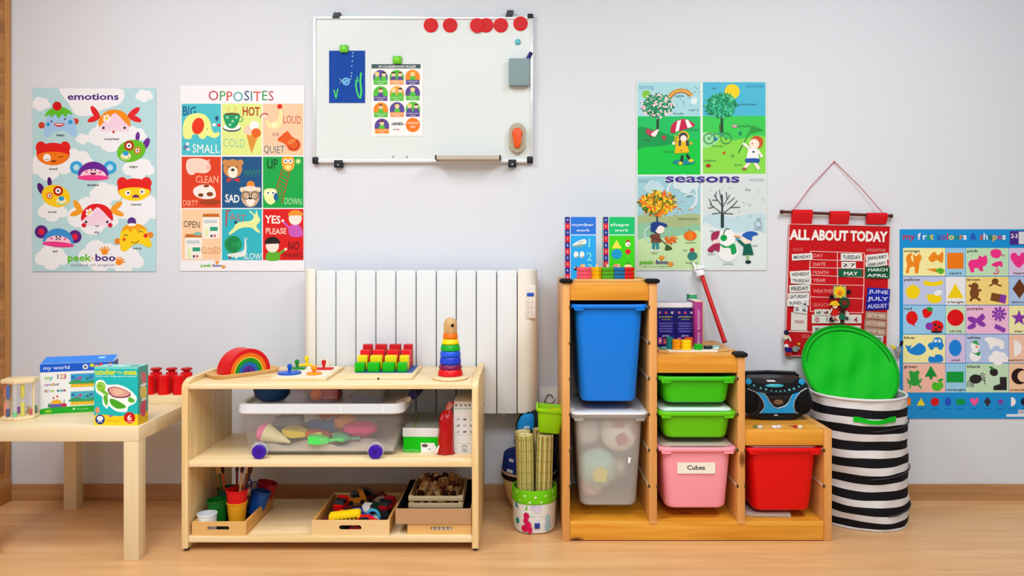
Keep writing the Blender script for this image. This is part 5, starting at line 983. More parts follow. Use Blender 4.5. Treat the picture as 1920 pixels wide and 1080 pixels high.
g.loft(secs); obj('pouch_body', g, mat('#b00408', .25, coat=.2), pc, local=True)
g = G(); g.box(.001, .024, -.012, -.003, .160, .186, .001, M=Matrix.Rotation(R(8), 4, 'Y')); 
q = Print((-.03, -.036, .06), (.001, 0, 0), (0, 0, -.001), (0, -1, 0), h0=0)
g.bm.free(); g = G(); g.prism([(.000, .159), (.014, .156), (.029, .176), (.012, .189)], -.008, -.0045, 'XZ', .0008, seg=1); obj('neck_tag', g, mat('#b8746c', .5), pc, local=True)
g = G(); g.prism([(-.033, .010), (-.026, .012), (-.019, .036), (-.024, .038)], -.0325, -.0300, 'XZ', .0005, seg=1); obj('white_tag', g, mat('#e8ddd4', .6), pc, local=True)
whb = thing('white_box', 'tall white box with small printed icons at the right of the middle board', 'box', (px2x(850.5, -.452), -.452, ZM))
WW = SX1-TK-px2x(850.5, -.452)-.001
g = G(); g.box(0, WW, 0, .20, 0, .187, .001); obj('carton', g, mat('#dfe5ea', .5), whb, local=True)
q = Print((0, 0, .187), (WW/280, 0, 0), (0, 0, -.187/830), (0, -1, 0), h0=.0002); q.cl = (0, 0, 279, 830)
for k, x in enumerate((40, 105, 170, 225)): q.c(x, 60, 17, '#3c4246'); q.c(x+5, 56, 7, '#dfe5ea')
q.r(20, 108, 275, 124, '#9fc0a4')
for j in range(3):
    for i in range(3):
        c_ = (('#a9b4bc', '#2a2c30', '#b4ccba'), ('#6b7a84', '#a8a4a4', '#6a7a6c'), ('#8ab0b8', '#2a2c30', '#7a8a80'))[j][i]; q.e(65+i*90, 285+j*98, 24, 17, c_, -20+i*15); q.c(60+i*90, 280+j*98, 8, '#eef2f4')
q.r(40, 525, 100, 534, '#a0b8c8'); q.r(120, 525, 250, 534, '#c4ccd2'); q.r(80, 668, 235, 680, '#bcc4cc'); q.ring(150, 730, 30, 8, '#6a7074'); q.t('125', 105, 800, 90, 30, '#5a6064', 1); q.r(110, 705, 190, 712, '#6a7074'); q.build(whb, local=True)
# ---- bottom board: trays
M_tray = wood('#dbac64', '#e6be7c', 'X', .7, .45); M_trayY = wood('#c38a40', '#d49c52', 'Y', .7, .45)
def tray(name, label, x0, x1, y0, y1, z, h_, slot=None, wall=.009, mats=(M_tray, M_trayY)):
    cx_, cy_ = (x0+x1)/2, (y0+y1)/2; t_ = thing(name, label, 'tray', (cx_, cy_, z))
    g = G(); g.box(x0+wall, x1-wall, y0+wall, y1-wall, z, z+.004); obj('floor_panel', g, mats[0], t_)
    if slot:
        a_, b_, zc, sr = slot
        g = G(); n = 8; s1 = [(b_+sr*math.sin(R(180*k/n)), zc+sr*math.cos(R(180*k/n))) for k in range(n+1)]; s2 = [(a_-sr*math.sin(R(180*k/n)), zc-sr*math.cos(R(180*k/n))) for k in range(n+1)]
        hole = s1+s2; rim = []
        for x, zz in hole:
            pass
        # front board with a hand slot: outline and slot joined by bridging two halves
        top = [(x0, z+h_), (x0, zc)]+[(x, zz) for x, zz in [(a_-sr, zc)]]+[(a_-sr*math.sin(R(t)), zc+sr*math.cos(R(t))) for t in (67, 45, 22, 0)]+[(b_+sr*math.sin(R(t)), zc+sr*math.cos(R(t))) for t in (0, 22, 45, 67, 90)]+[(x1, zc), (x1, z+h_)]
        bot = [(x0, z), (x0, zc), (a_-sr, zc)]+[(a_-sr*math.sin(R(t)), zc-sr*math.cos(R(t))) for t in (67, 45, 22, 0)]+[(b_+sr*math.sin(R(t)), zc-sr*math.cos(R(t))) for t in (0, 22, 45, 67, 90)]+[(x1, zc), (x1, z)]
        g.prism(top, y0, y0+wall, 'XZ'); g.prism(bot, y0, y0+wall, 'XZ'); bmesh.ops.remove_doubles(g.bm, verts=g.bm.verts, dist=1e-5); obj('front_board', g, mats[0], t_)
    else:
        g = G(); g.box(x0, x1, y0, y0+wall, z, z+h_, .001); obj('front_board', g, mats[0], t_)
    g = G(); g.box(x0, x1, y1-wall, y1, z, z+h_, .001); obj('back_board', g, mats[0], t_)
    for x in (x0, x1-wall): g = G(); g.box(x, x+wall, y0+wall+.0002, y1-wall-.0002, z, z+h_, .001); obj('side_board', g, mats[1], t_)
    return t_
x0, x1 = px2x(360, -.541), px2x(461, -.541); xs0 = px2x(392, -.541); xs1 = px2x(426, -.541)
tray('wooden_tray', 'wooden tray of cups at the left of the bottom board', x0, x1, -.541, -.245, ZB, .047, (xs0, xs1, ZB+.026, .0070))
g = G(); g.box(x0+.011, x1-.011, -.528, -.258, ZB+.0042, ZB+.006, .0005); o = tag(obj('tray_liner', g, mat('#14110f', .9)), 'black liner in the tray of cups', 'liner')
def cup(name, label, px, y, z, r0, r1, h_, col, rot=None, grp='plastic cups in the left tray', col2=None):
    t_ = thing(name, label, 'cup', (px2x(px, y), y, z), 0, grp, rot)
    g = G(); g.lathe([(r0-.001, 0), (r0, .001), (r1, h_), (r1-.002, h_), (r0-.002, .004)], (0, 0, 0), 30); obj('cup_body', g, mat(col, .35), t_, local=True)
    g = G(); g.lathe([(r1, h_-.006), (r1+.0016, h_-.004), (r1+.0016, h_+.0005), (r1-.002, h_+.0005)], (0, 0, 0), 30, cap=(False, False)); obj('rim', g, mat(col2 or col, .3), t_, local=True)
    return t_
ZC = ZB+.0062
cup('cup', 'white cup at the front left of the cup tray', 388.5, -.50, ZC, .031, .032, .058, '#dfe4e8')
cup('cup', 'dark green cup behind the white cup', 408, -.435, ZC, .030, .036, .085, '#0b6a1c')
cup('cup', 'yellow-orange cup under the red cup', 444.5, -.44, ZC+.004, .028, .035, .075, '#eaa41c')
cup('cup', 'red cup stacked in the yellow cup, holding brushes', 444.5, -.44, ZC+.052, .030, .038, .072, '#da1016')
cup('cup', 'blue cup leaning at the right of the cup tray', 478, -.362, ZC+.008, .027, .036, .085, '#10489a', (R(-8), R(14), 0))
cup('cup', 'crimson cup at the back right of the cup tray', 491, -.272, ZC+.012, .028, .038, .085, '#b0102a', (R(-4), R(14), 0))
cup('cup', 'dark green-blue cup at the back of the cup tray', 428, -.35, ZC, .032, .038, .10, '#115a44')
cols8 = ['#b8863a', '#e0682a', '#1f2a4a', '#c8a070', '#8a4a20', '#c83a2a', '#2a6a4a', '#5a2a20', '#b87a4a', '#26203a']
for k in range(10):
    px_ = (408, 424, 436, 441, 452, 446, 431, 459, 415, 463)[k]; dx = (-.012, -.006, .0, .006, .012, .0, -.01, .014, -.008, .016)[k]; yb = -.44 if k in (2, 3, 4, 5, 7, 9) else -.35
    x_ = px2x(444.5 if yb == -.44 else 428, yb)+dx*.8; z_ = ZC+(.058 if yb == -.44 else .008)
    b_ = thing('paint_brush' if k % 2 else 'pencil', ('pencil' if k % 2 == 0 else 'brush')+' of '+('ochre', 'orange', 'navy', 'tan', 'brown', 'red', 'green', 'dark brown', 'light brown', 'near black')[k]+' colour standing in the cups', 'brush' if k % 2 else 'pencil', (x_, yb+dx*.4, z_), 0, 'brushes and pencils standing in the cups', (0, R(dx*900), 0))
    L_ = .16 if yb == -.44 else .19
    L_ = min(L_, (.286-z_)/1.0)
    g = G(); g.cyl((0, 0, 0), .0042, L_*.78, 10); obj('shaft', g, mat(cols8[k], .4), b_, local=True)
    g = G()
    if k % 2: g.lathe([(.0045, L_*.78), (.007, L_*.86), (.002, L_)], (0, 0, 0), 10); obj('bristles', g, mat('#4a2a20', .9), b_, local=True)
    else: g.lathe([(.0042, L_*.78), (.0042, L_*.9), (.0006, L_)], (0, 0, 0), 10); obj('point', g, mat('#d8b07a', .7), b_, local=True)
sc = thing('scissors', 'dark blue scissors standing in the red cup', 'scissors', (px2x(455, -.43), -.43, ZC+.062), 0, rot=(0, R(22), 0))
g = G(); g.box(-.003, .003, -.0015, .0015, 0, .065, .0005); obj('blade', g, mat('#b8bcc0', .3, .8), sc, local=True)
for s_ in (-1, 1): g = G(); g.tube([(s_*.012+.010*math.cos(R(a)), 0, .082+.014*math.sin(R(a))) for a in range(0, 360, 30)], .003, 6, closed=True); obj('handle', g, mat('#17205a', .35), sc, local=True)
# tray of toy vehicles
x0, x1 = px2x(584.5, -.541), px2x(730, -.541); sl0, sl1 = px2x(640, -.541), px2x(673, -.541)
TY = (x0, x1)
tray('wooden_tray', 'wooden tray full of toy vehicles in the middle of the bottom board', x0, x1, -.541, -.235, ZB, .052, (sl0, sl1, ZB+.028, .0085), mats=(wood('#e6c48a', '#eed29c', 'X', .7, .45), M_trayY))
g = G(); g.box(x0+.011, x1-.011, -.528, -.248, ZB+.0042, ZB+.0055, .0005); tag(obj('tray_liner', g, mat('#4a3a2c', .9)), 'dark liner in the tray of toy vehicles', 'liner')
def car(name, label, x, y, z, L_, W_, H_, col, rot=(0, 0, 0), kind='car', win='#20262c', grp='toy vehicles piled in the wooden tray'):
    t_ = thing(name, label, 'toy vehicle', (x, y, z), 0, grp, rot); wr = H_*.2
    g = G()
    if kind == 'car': pts = [(-.5, .16), (-.5, .5), (-.36, .58), (-.22, .95), (.12, 1.0), (.28, .6), (.47, .5), (.5, .16)]
    elif kind == 'bus': pts = [(-.5, .14), (-.5, .92), (-.46, 1), (.44, 1), (.5, .85), (.5, .14)]
    else: pts = [(-.5, .16), (-.5, .62), (.12, .62), (.12, 1), (.38, 1), (.46, .6), (.5, .55), (.5, .16)]
    g.prism([(a_*L_, b_*H_) for a_, b_ in pts], -W_/2, W_/2, 'XZ', min(.002, H_*.07)); obj('body', g, mat(col, .3), t_, local=True)
    g = G()
    if kind == 'bus':
        for k in range(7): g.box(L_*(-.44+k*.125), L_*(-.44+k*.125+.085), -W_/2-.0008, W_/2+.0008, H_*.42, H_*.68)
    else: g.prism([(a_*L_, b_*H_) for a_, b_ in ((-.28, .62), (-.18, .88), (.08, .92), (.2, .62))], -W_/2-.0006, W_/2+.0006, 'XZ')
    w_ = obj('window_band', g, mat(win, .2), t_, local=True); w_['kind'] = 'stuff'
    for sx_ in (-.3, .3):
        for sy_ in (-1, 1): g = G(); g.cyl((sx_*L_, sy_*W_/2-(.003 if sy_ > 0 else .002), wr), wr, .005, 16, .0008, 'Y'); obj('wheel', g, mat('#17171a', .6), t_, local=True)
    return t_
zt = ZB+.006
car('toy_bus', 'yellow toy school bus lying at the front of the vehicle tray', px2x(648, -.512), -.503, zt+.026, .108, .034, .040, '#f0cc10', (R(12), R(-6), R(4)), 'bus', '#6a4a18')
car('toy_car', 'red toy car lying at the front right of the tray', px2x(686, -.515), -.512, zt+.024, .085, .022, .032, '#dc1214', (0, 0, R(-3)))
car('toy_car', 'orange-red toy car behind the yellow bus', px2x(640, -.47), -.455, zt+.022, .070, .034, .028, '#f0461c', (R(10), R(8), R(-14)))
car('toy_truck', 'bright red toy truck at the left edge of the tray', px2x(640, -.385), -.375, zt+.026, .055, .036, .050, '#e01218', (0, R(-12), R(70)), 'truck')
car('toy_car', 'navy toy car leaning behind the red truck', px2x(655, -.33), -.325, zt+.028, .062, .034, .032, '#141c50', (0, R(-25), R(50)))
car('toy_truck', 'orange and brown toy digger at the back of the tray', px2x(667, -.33), -.325, zt+.034, .070, .040, .046, '#e88a1c', (0, 0, R(20)), 'truck')
car('toy_car', 'white toy car in the middle of the tray', px2x(690, -.40), -.395, zt+.030, .055, .030, .030, '#e6e6e2', (0, R(-10), R(75)))
car('toy_car', 'mid blue toy car in the middle of the tray', px2x(671, -.43), -.425, zt+.022, .075, .034, .028, '#1c4aae', (0, R(10), R(8)))
car('toy_car', 'dark green toy car right of the white one', px2x(702, -.37), -.38, zt+.026, .065, .034, .030, '#123a24', (0, R(6), R(-30)))
car('toy_car', 'dark red toy car at the back right of the tray', px2x(708, -.30), -.29, zt+.032, .075, .038, .034, '#701a14', (0, 0, R(-15)))
car('toy_truck', 'crimson toy truck at the right edge of the tray', px2x(726, -.36), -.36, zt+.022, .080, .036, .042, '#b40f2c', (0, R(-8), R(65)), 'truck')
car('toy_car', 'black toy car at the front right of the tray', px2x(720, -.455), -.45, zt+.012, .060, .036, .034, '#14181c', (0, 0, R(40)))
car('toy_car', 'silver-grey toy car between the blue ball and the black car', px2x(707, -.46), -.462, zt+.014, .048, .028, .026, '#9ab0ac', (0, 0, R(80)))
car('toy_car', 'black toy car at the very back of the tray', px2x(684, -.27), -.27, zt+.040, .07, .036, .034, '#16181a', (0, 0, R(10)))
car('toy_car', 'dark brown toy car at the left behind the bus', px2x(612, -.50), -.475, zt+.008, .055, .032, .026, '#5c1620', (0, 0, R(30)))
car('toy_car', 'maroon toy car between the blue car and the orange one', px2x(655, -.40), -.41, zt+.028, .05, .030, .024, '#5a1a18', (0, 0, R(-25)))
car('toy_car', 'beige toy car near the back right corner', px2x(716, -.325), -.325, zt+.034, .055, .032, .026, '#a89a84', (0, 0, R(20)))
car('toy_car', 'tiny crimson toy car showing through the slot of the vehicle tray', px2x(665, -.52), -.519, zt+.002, .036, .014, .022, '#c81030')
car('toy_car', 'tiny black toy car showing at the left end of the tray slot', px2x(641, -.52), -.519, zt+.002, .026, .014, .022, '#15151a')
sb_ = thing('toy_ball', 'blue and white toy ball in a light blue ring', 'ball', (px2x(692, -.48), -.478, zt+.020)); g = G(); g.ell((0, 0, .013), .016, .016, .016, 20, 12); obj('ball_core', g, mat('#1f3fae', .3), sb_, local=True)
g = G(); g.ell((-.006, -.010, .017), .0075, .0075, .0075, 12, 8); obj('white_patch', g, mat('#d8dcf0', .4), sb_, local=True)
g = G(); g.tube([(.012+.022*math.cos(R(a)), .004, .016+.024*math.sin(R(a))) for a in range(-80, 150, 15)], .0055, 8); obj('ring', g, mat('#3aa4cc', .35), sb_, local=True)
# right: stacked tray, cardboard box, crate of wooden blocks
x0, x1 = px2x(764, -.53), SX1-TK-.003
tray('wooden_tray', 'wooden tray under the cardboard box at the right of the bottom board', x0, x1, -.53, -.23, ZB, .0385, (px2x(811, -.53), px2x(844, -.53), ZB+.021, .0070))
for k in range(5):
    g = G(); g.cyl((px2x(812+k*8, -.515), -.516, ZB+.0045), .007, .022, 14, .002); tag(obj('toy_piece', g, mat('#d8d4cc', .5)), ('first', 'second', 'third', 'fourth', 'fifth')[k]+' white wooden piece from the left in the lower tray slot', 'toy piece', 'white pieces behind the tray slot')
x0 = px2x(741.5, -.536); zc = ZB+.0390
cb = thing('cardboard_box', 'open brown cardboard box with black inside holding a crate', 'box', ((x0+x1)/2, -.36, zc))
M_cb, M_cbk = mat('#b9926c', .8), mat('#1a1614', .9)
for b_, nmm in (((x0, x1, -.536, -.533, zc, zc+.053), 'front_flap'), ((x0, x0+.003, -.533, -.200, zc, zc+.053), 'side_wall'), ((x1-.003, x1, -.533, -.200, zc, zc+.053), 'side_wall'), ((x0, x1, -.200, -.197, zc, zc+.053), 'back_wall'), ((x0, x1, -.533, -.200, zc, zc+.003), 'bottom')):
    g = G(); g.box(*b_); obj(nmm, g, M_cb, cb)
for b_ in ((x0+.003, x1-.003, -.5329, -.532, zc+.003, zc+.052), (x0+.003, x0+.004, -.532, -.2001, zc+.003, zc+.052), (x1-.004, x1-.003, -.532, -.2001, zc+.003, zc+.052), (x0+.004, x1-.004, -.2012, -.2001, zc+.003, zc+.052), (x0+.004, x1-.004, -.532, -.201, zc+.003, zc+.004)):
    g = G(); g.box(*b_); obj('inner_lining', g, M_cbk, cb)
cx0, cx1 = px2x(765.5, -.43), px2x(868, -.43); cy0, cy1 = -.43, -.208; zq = zc+.008
cr = thing('slatted_crate', 'small pale slatted wooden crate standing in the cardboard box', 'crate', ((cx0+cx1)/2, (cy0+cy1)/2, zq))
for z_ in (.012, .037):
    for y_ in (cy0, cy1): g = G(); g.box(cx0, cx1, y_, y_+.005, zq+z_, zq+z_+.017, .001); obj('slat', g, M_pale, cr)
    for x_ in (cx0, cx1-.005): g = G(); g.box(x_, x_+.005, cy0+.0052, cy1-.0002, zq+z_, zq+z_+.017, .001); obj('slat', g, M_pale, cr)
for x_ in (cx0+.0052, cx1-.0162):
    for y_ in (cy0+.0052, cy1-.012): g = G(); g.box(x_, x_+.011, y_, y_+.011, zq, zq+.054); obj('corner_post', g, M_pale, cr)
g = G(); g.box(cx0+.006, cx1-.006, cy0+.006, cy1-.003, zq+.010, zq+.014); obj('bottom_panel', g, M_pale, cr)
rs = random.Random(11); protos = []
wcol = [('#e0c08a', 'pale'), ('#b98a52', 'tan'), ('#6a3a20', 'brown'), ('#3a2014', 'dark')]
def wblock(kind, col, label):
    t_ = thing('wooden_block', label, 'block', (0, 0, -1), 0, 'wooden blocks heaped in the slatted crate'); m = mat(col, .6)
    g = G()
    if kind == 0: g.box(-.010, .010, -.008, .008, -.010, .010, .001)
    elif kind == 1: g.prism([(-.014, -.008), (-.006, -.008)]+[(-.006*math.cos(R(a)), -.008+.007*math.sin(R(a))) for a in (30, 60, 90, 120, 150)]+[(.006, -.008), (.014, -.008), (.014, .006), (-.014, .006)], -.008, .008, 'XZ')
    elif kind == 2: g.prism([(-.013, -.007), (.013, -.007), (0, .011)], -.008, .008, 'XZ', .0008, seg=1)
    else: g.cyl((0, 0, -.012), .008, .024, 14, .001)
    obj('block', g, m, t_, local=True); g = G()
    g.cyl((0, -.0086, -.001), .0034, .001, 10, axis='Y'); obj('peg_hole', g, mat('#2a180e', .8), t_, local=True); return t_
shp = ['cube', 'arch', 'wedge', 'round']; used = {}
pr = {(k, c): None for k in range(4) for c in range(4)}
ks = 0
for L_ in range(3):
    ny_ = (5, 5, 4)[L_]; nx_ = (6, 5, 4)[L_]
    for j in range(ny_):
        for i in range(nx_):
            k, c = rs.randrange(4), rs.choice((0, 0, 1, 1, 2, 3)); lab = f"{wcol[c][1]} {shp[k]} block, {('bottom', 'middle', 'top')[L_]} layer, {('front', 'second', 'middle', 'fourth', 'back')[j]} row, {('far left', 'left', 'mid left', 'mid right', 'right', 'far right')[i]} in the crate heap"
            x_ = (cx0+cx1)/2+((i+.5)/nx_-.5)*(.172-L_*.02)+rs.uniform(-.003, .003); y_ = (cy0+cy1)/2+((j+.5)/ny_-.5)*(.165-L_*.02)+rs.uniform(-.003, .003)+L_*.008; z_ = zq+.026+L_*.014+j*.0070+rs.uniform(0, .003)
            ro = (rs.uniform(-.6, .6), rs.uniform(-.6, .6), rs.uniform(0, 3.1))
            if pr[(k, c)] is None: pr[(k, c)] = wblock(k, wcol[c][0], lab); pr[(k, c)].location = (x_, y_, z_); pr[(k, c)].rotation_euler = ro
            else: dup(pr[(k, c)], (x_, y_, z_), rot=ro, label=lab)

# ------------------------------------------------------------------ pine stair-shaped storage frame
UY0, UY1 = -.453, -.020
M_pineX = wood('#d08516', '#e8a93c', 'X', .6, .42, knots='#5a2a10', detail=4); M_pineZ = wood('#d2914a', '#e2aa64', 'Z', .5, .45, knots='#7a3f18'); M_pineY = wood('#c98a34', '#dba04e', 'Y', .5, .42, knots='#6a3412')
tf = thing('storage_unit', 'stepped pine storage frame with three columns of plastic bins', 'storage unit', (.614, -.236, 0))
xs_ = [(px2x(1055, UY0), px2x(1068.5, UY0)), (px2x(1217, UY0), px2x(1232, UY0)), (px2x(1383, UY0), px2x(1397, UY0)), (px2x(1545, UY0), px2x(1560, UY0))]
tops = [.9275, .9275, .664, .3985]; Z0 = .0705
M_run = mat('#d8c8b0', .5)
for k, (a_, b_) in enumerate(xs_):
    zb = 0 if k in (0, 3) else Z0-.008
    g = G()
    if k in (0, 3): g.box(a_, b_, UY0, UY1, 0, tops[k], .0018)
    else: g.box(a_, b_, UY0-.001, UY1, Z0+.0002, tops[k], .0018)
    sp = obj('side_panel', g, M_pineZ, tf)
    if k in (1, 2): g = G(); g.box(a_, b_, UY0-.0012, UY0-.0003, Z0-.008, Z0+.004); obj('foot_piece', g, M_pineZ, sp)
    for z in (.836, .708, .581, .453, .325, .197):
        for side in (-1, 1):
            if side < 0 and k == 0: continue
            if side > 0 and k == 3: continue
            lim = tops[k-1] if side < 0 else (tops[k] if k == 0 else tops[k])
            top = min(tops[k], .9275 if (side > 0 and k == 0) else (tops[k] if side > 0 and k != 1 else tops[k]))
            if side > 0 and k in (1, 2): top = tops[k+1]
            if side < 0: top = tops[k]
            if z > top-.05: continue
            x = a_-.0032 if side < 0 else b_
            g = G(); g.box(x, x+.0032, UY0+.004, UY1-.02, z-.0035, z+.0035, .0008, seg=1); obj('runner', g, M_run, sp)
    for z in (.836, .708, .581, .453, .325, .197):
        if z < tops[k]-.04:
            for side in ((1,) if k == 0 else (-1,) if k == 3 else (-1, 1)):
                if side > 0 and k in (1, 2) and z > tops[k+1]-.05: continue
                x = a_-.0025 if side < 0 else b_-.0025
                g = G(); g.box(x, x+.005, UY0-.0035, UY0+.006, z-.0055, z+.0055, .001, seg=1); obj('runner_end', g, mat('#3a2a1c', .6), sp)
I_ = [(xs_[0][1]+.0003, xs_[1][0]-.0003), (xs_[1][1]+.0003, xs_[2][0]-.0003), (xs_[2][1]+.0003, xs_[3][0]-.0003)]
for (a_, b_), z1, h_ in zip(I_, (.924, .6635, .397), (.064, .063, .056)):
    g = G(); g.box(a_, b_, UY0+.004, UY0+.024, z1-h_, z1-.0005, .002); obj('front_rail', g, M_pineX, tf)
    g = G(); g.box(a_, b_, UY0+.0245, UY1-.002, z1-.018, z1, .001); obj('top_board', g, M_pineY if False else M_pineX, tf)
    g = G(); g.box(a_, b_, UY1-.016, UY1-.0025, z1-h_, z1-.0185, .001); obj('back_rail', g, M_pineX, tf)
g = G(); g.box(xs_[0][1]+.0003, xs_[3][0]-.0003, UY0+.001, UY0+.022, .003, Z0, .002); obj('front_rail', g, M_pineX, tf)
g = G(); g.box(xs_[0][1]+.0003, xs_[3][0]-.0003, UY0+.0225, UY1-.002, Z0-.020, Z0-.0005, .001); obj('base_board', g, M_pineX, tf)
g = G(); g.box(xs_[0][1]+.0003, xs_[3][0]-.0003, UY1-.02, UY1-.004, .003, Z0-.021, .001); obj('back_rail', g, M_pineX, tf)
for (x0, y0, x1, y1), zt_, lab in (((1052, 523, 1079, 532), .9275, 'left'), ((1205, 524, 1234, 534), .9275, 'right'), ((1372, 660, 1401, 672), .664, 'middle')):
    k = {'left': 0, 'right': 1, 'middle': 2}[lab]; a_, b_ = xs_[k]
    g = G(); g.loft([rr((a_+b_)/2, UY0+.022, b_-a_+.016, .058, .012, zt_-.006), rr((a_+b_)/2, UY0+.022, b_-a_+.022, .064, .015, zt_-.001), rr((a_+b_)/2, UY0+.022, b_-a_+.022, .064, .015, zt_+.005), rr((a_+b_)/2, UY0+.022, b_-a_+.010, .052, .012, zt_+.0095)]); obj('corner_guard', g, mat('#17161a', .6), tf)['label'] = 'black foam corner guard'

def binn(name, label, col, ztop, zbot, x0, x1, flare=.02, rim=.014, y0=UY0-.006, y1=UY1-.02, rough=.32, alpha=1.0, m=None, rc=.035, tab=True, matr=None):
    cx_, cy_ = (x0+x1)/2, (y0+y1)/2; wx, wy = x1-x0, y1-y0; m = matr or mat(col, rough)
    t_ = thing(name, label, 'storage bin', (cx_, cy_, zbot))
    t2 = .0025; zr = ztop-rim; bx, by = wx-.034-2*flare, wy-.03-2*flare; ux, uy = wx-.030, wy-.026
    o_ = [rr(cx_, cy_, bx-.016, by-.016, rc-.005, zbot, 6), rr(cx_, cy_, bx-.004, by-.004, rc, zbot+.005, 6), rr(cx_, cy_, bx, by, rc, zbot+.014, 6), rr(cx_, cy_, ux, uy, rc, zr, 6), rr(cx_, cy_, wx-.002, wy-.002, .022, zr+.001, 6), rr(cx_, cy_, wx, wy, .022, zr+.004, 6), rr(cx_, cy_, wx, wy, .022, ztop-.003, 6), rr(cx_, cy_, wx-.004, wy-.004, .021, ztop, 6),
          rr(cx_, cy_, ux-2*t2-.004, uy-2*t2-.004, rc, ztop-.001, 6), rr(cx_, cy_, ux-2*t2, uy-2*t2, rc, zr, 6), rr(cx_, cy_, bx-2*t2, by-2*t2, rc, zbot+.014, 6), rr(cx_, cy_, bx-.018, by-.018, rc-.006, zbot+t2, 6)]
    g = G(); g.loft(o_); obj('bin_body', g, m, t_)
    if tab:
        for s_ in (-1, 1): g = G(); xx = cx_+s_*(wx/2-.028); g.prism([(xx-.018, zr+.001), (xx+.018, zr+.001), (xx+.016, zr-.008), (xx-.016, zr-.008)], y0+.002, y0+.012, 'XZ', .001, seg=1); obj('grip_tab', g, m, t_)
    return t_
c1, c2, c3 = [(a_+.0045, b_-.0045) for a_, b_ in I_]
binn('storage_bin', 'tall bright blue plastic bin in the highest column', '#037be6', .846, .494, *c1, flare=.018)
mw = bpy.data.materials.new('frosted'); mw.use_nodes = True; nt = mw.node_tree; b_ = nt.nodes['Principled BSDF']
b_.inputs['Base Color'].default_value = lin('#f6f6f4'); b_.inputs['Roughness'].default_value = .3
tr = nt.nodes.new('ShaderNodeBsdfRefraction'); tr.inputs['Color'].default_value = (.93, .94, .93, 1); tr.inputs['Roughness'].default_value = .28; tr.inputs['IOR'].default_value = 1.03
mxs = nt.nodes.new('ShaderNodeMixShader'); mxs.inputs[0].default_value = .78; out = nt.nodes['Material Output']
nt.links.new(b_.outputs[0], mxs.inputs[1]); nt.links.new(tr.outputs[0], mxs.inputs[2]); nt.links.new(mxs.outputs[0], out.inputs[0])
binn('storage_bin', 'tall frosted white bin with balls showing through', '#dddddd', .452, .118, *c1, flare=.016, matr=mw)
g = G(); cx_, cy_ = (c1[0]+c1[1])/2, (UY0-.006+UY1-.02)/2; wx, wy = c1[1]-c1[0], (UY1-.02)-(UY0-.006)
g.loft([rr(cx_, cy_, wx+.002, wy+.002, .03, .4522, 6), rr(cx_, cy_, wx+.004, wy+.004, .03, .456, 6), rr(cx_, cy_, wx, wy, .03, .460, 6), rr(cx_, cy_, wx-.03, wy-.03, .03, .461, 6), rr(cx_, cy_, wx-.04, wy-.04, .03, .456, 6)]); o = obj('bin_lid', g, mat('#e2e4e6', .35)); tag(o, 'white lid on the frosted bin below the blue one', 'lid')
g = G(); g.loft([rr(cx_, cy_, wx-.05, wy-.05, .03, .4562, 6), rr(cx_, cy_, wx-.055, wy-.055, .03, .4575, 6)]); obj('recess_panel', g, mat('#cfd2d6', .4), o)
def pball(name, label, x, y, z, r_, base, patches, cat='ball'):
    t_ = thing(name, label, cat, (x, y, z-r_)); g = G(); g.ell((0, 0, r_), r_, r_, r_, 24, 16); obj('ball_body', g, mat(base, .6), t_, local=True)
    for dx, dz, pr_, c_ in patches:
        n_ = Vector((dx, -math.sqrt(max(.02, 1-dx*dx-dz*dz)), dz)); c0 = Vector((0, 0, r_))+n_*(r_*.995); u = n_.cross(Vector((0, 0, 1))).normalized(); v = u.cross(n_)
        pts = [c0+u*pr_*math.cos(R(90+72*k))+v*pr_*math.sin(R(90+72*k)) for k in range(5)]; g = G(); g.loft([[p-n_*.004 for p in pts], [p+n_*.0015 for p in pts]]); obj('patch', g, mat(c_, .6), t_, local=True)
    return t_
yb_ = UY0+.105
pball('foam_ball', 'white ball with dull pink pentagons at the top of the frosted bin', px2x(1160, yb_), yb_-.006, .366, .068, '#f0efec', [(-.1, .72, .030, '#b0405a'), (.05, -.15, .026, '#b8506a'), (.75, .3, .02, '#c03a4a')])
pball('foam_ball', 'pale green ball with a yellow pentagon low in the frosted bin', px2x(1120, yb_), yb_-.004, .235, .072, '#a9d8cc', [(.05, -.1, .032, '#f0e060')])
pball('foam_ball', 'teal ball at the lower right of the frosted bin', px2x(1160, yb_), yb_+.085, .215, .048, '#9fd0c2', [(.0, .3, .026, '#e6e8dc')])
pball('foam_ball', 'pinkish white ball at the bottom of the frosted bin', px2x(1110, yb_), yb_+.02, .166, .042, '#eac4c6', [(.2, .2, .018, '#d89aa2')])
pball('foam_ball', 'white ball at the upper left of the frosted bin', px2x(1104, yb_), yb_+.03, .36, .045, '#e6e2e4', [(.1, .1, .014, '#d0c0cc')])
g = G(); g.box(0, .009, -.002, 0, 0, .02, .0006, M=Matrix.Translation(P(1177, 868, UY0+.008))@Matrix.Rotation(R(6), 4, 'Y')); o = tag(obj('sticker_scrap', g, mat('#f6f6f4', .5)), 'small torn white sticker scrap on the frosted bin', 'sticker')
binn('storage_bin', 'shallow green bin, upper one of the middle column', '#3cc411', .588, .492, *c2, flare=.008, y0=UY0-.008)
binn('storage_bin', 'shallow lime green bin with a white lid, second in the middle column', '#62c90c', .463, .366, *c2, flare=.008, y0=UY0-.010)
binn('storage_bin', 'pink bin labelled Cubes at the bottom of the middle column', '#f79fb2', .336, .112, *c2, flare=.012, y0=UY0-.010)
binn('storage_bin', 'bright red bin at the bottom of the lowest column', '#dd0408', .333, .102, *c3, flare=.014, y0=UY0-.008)
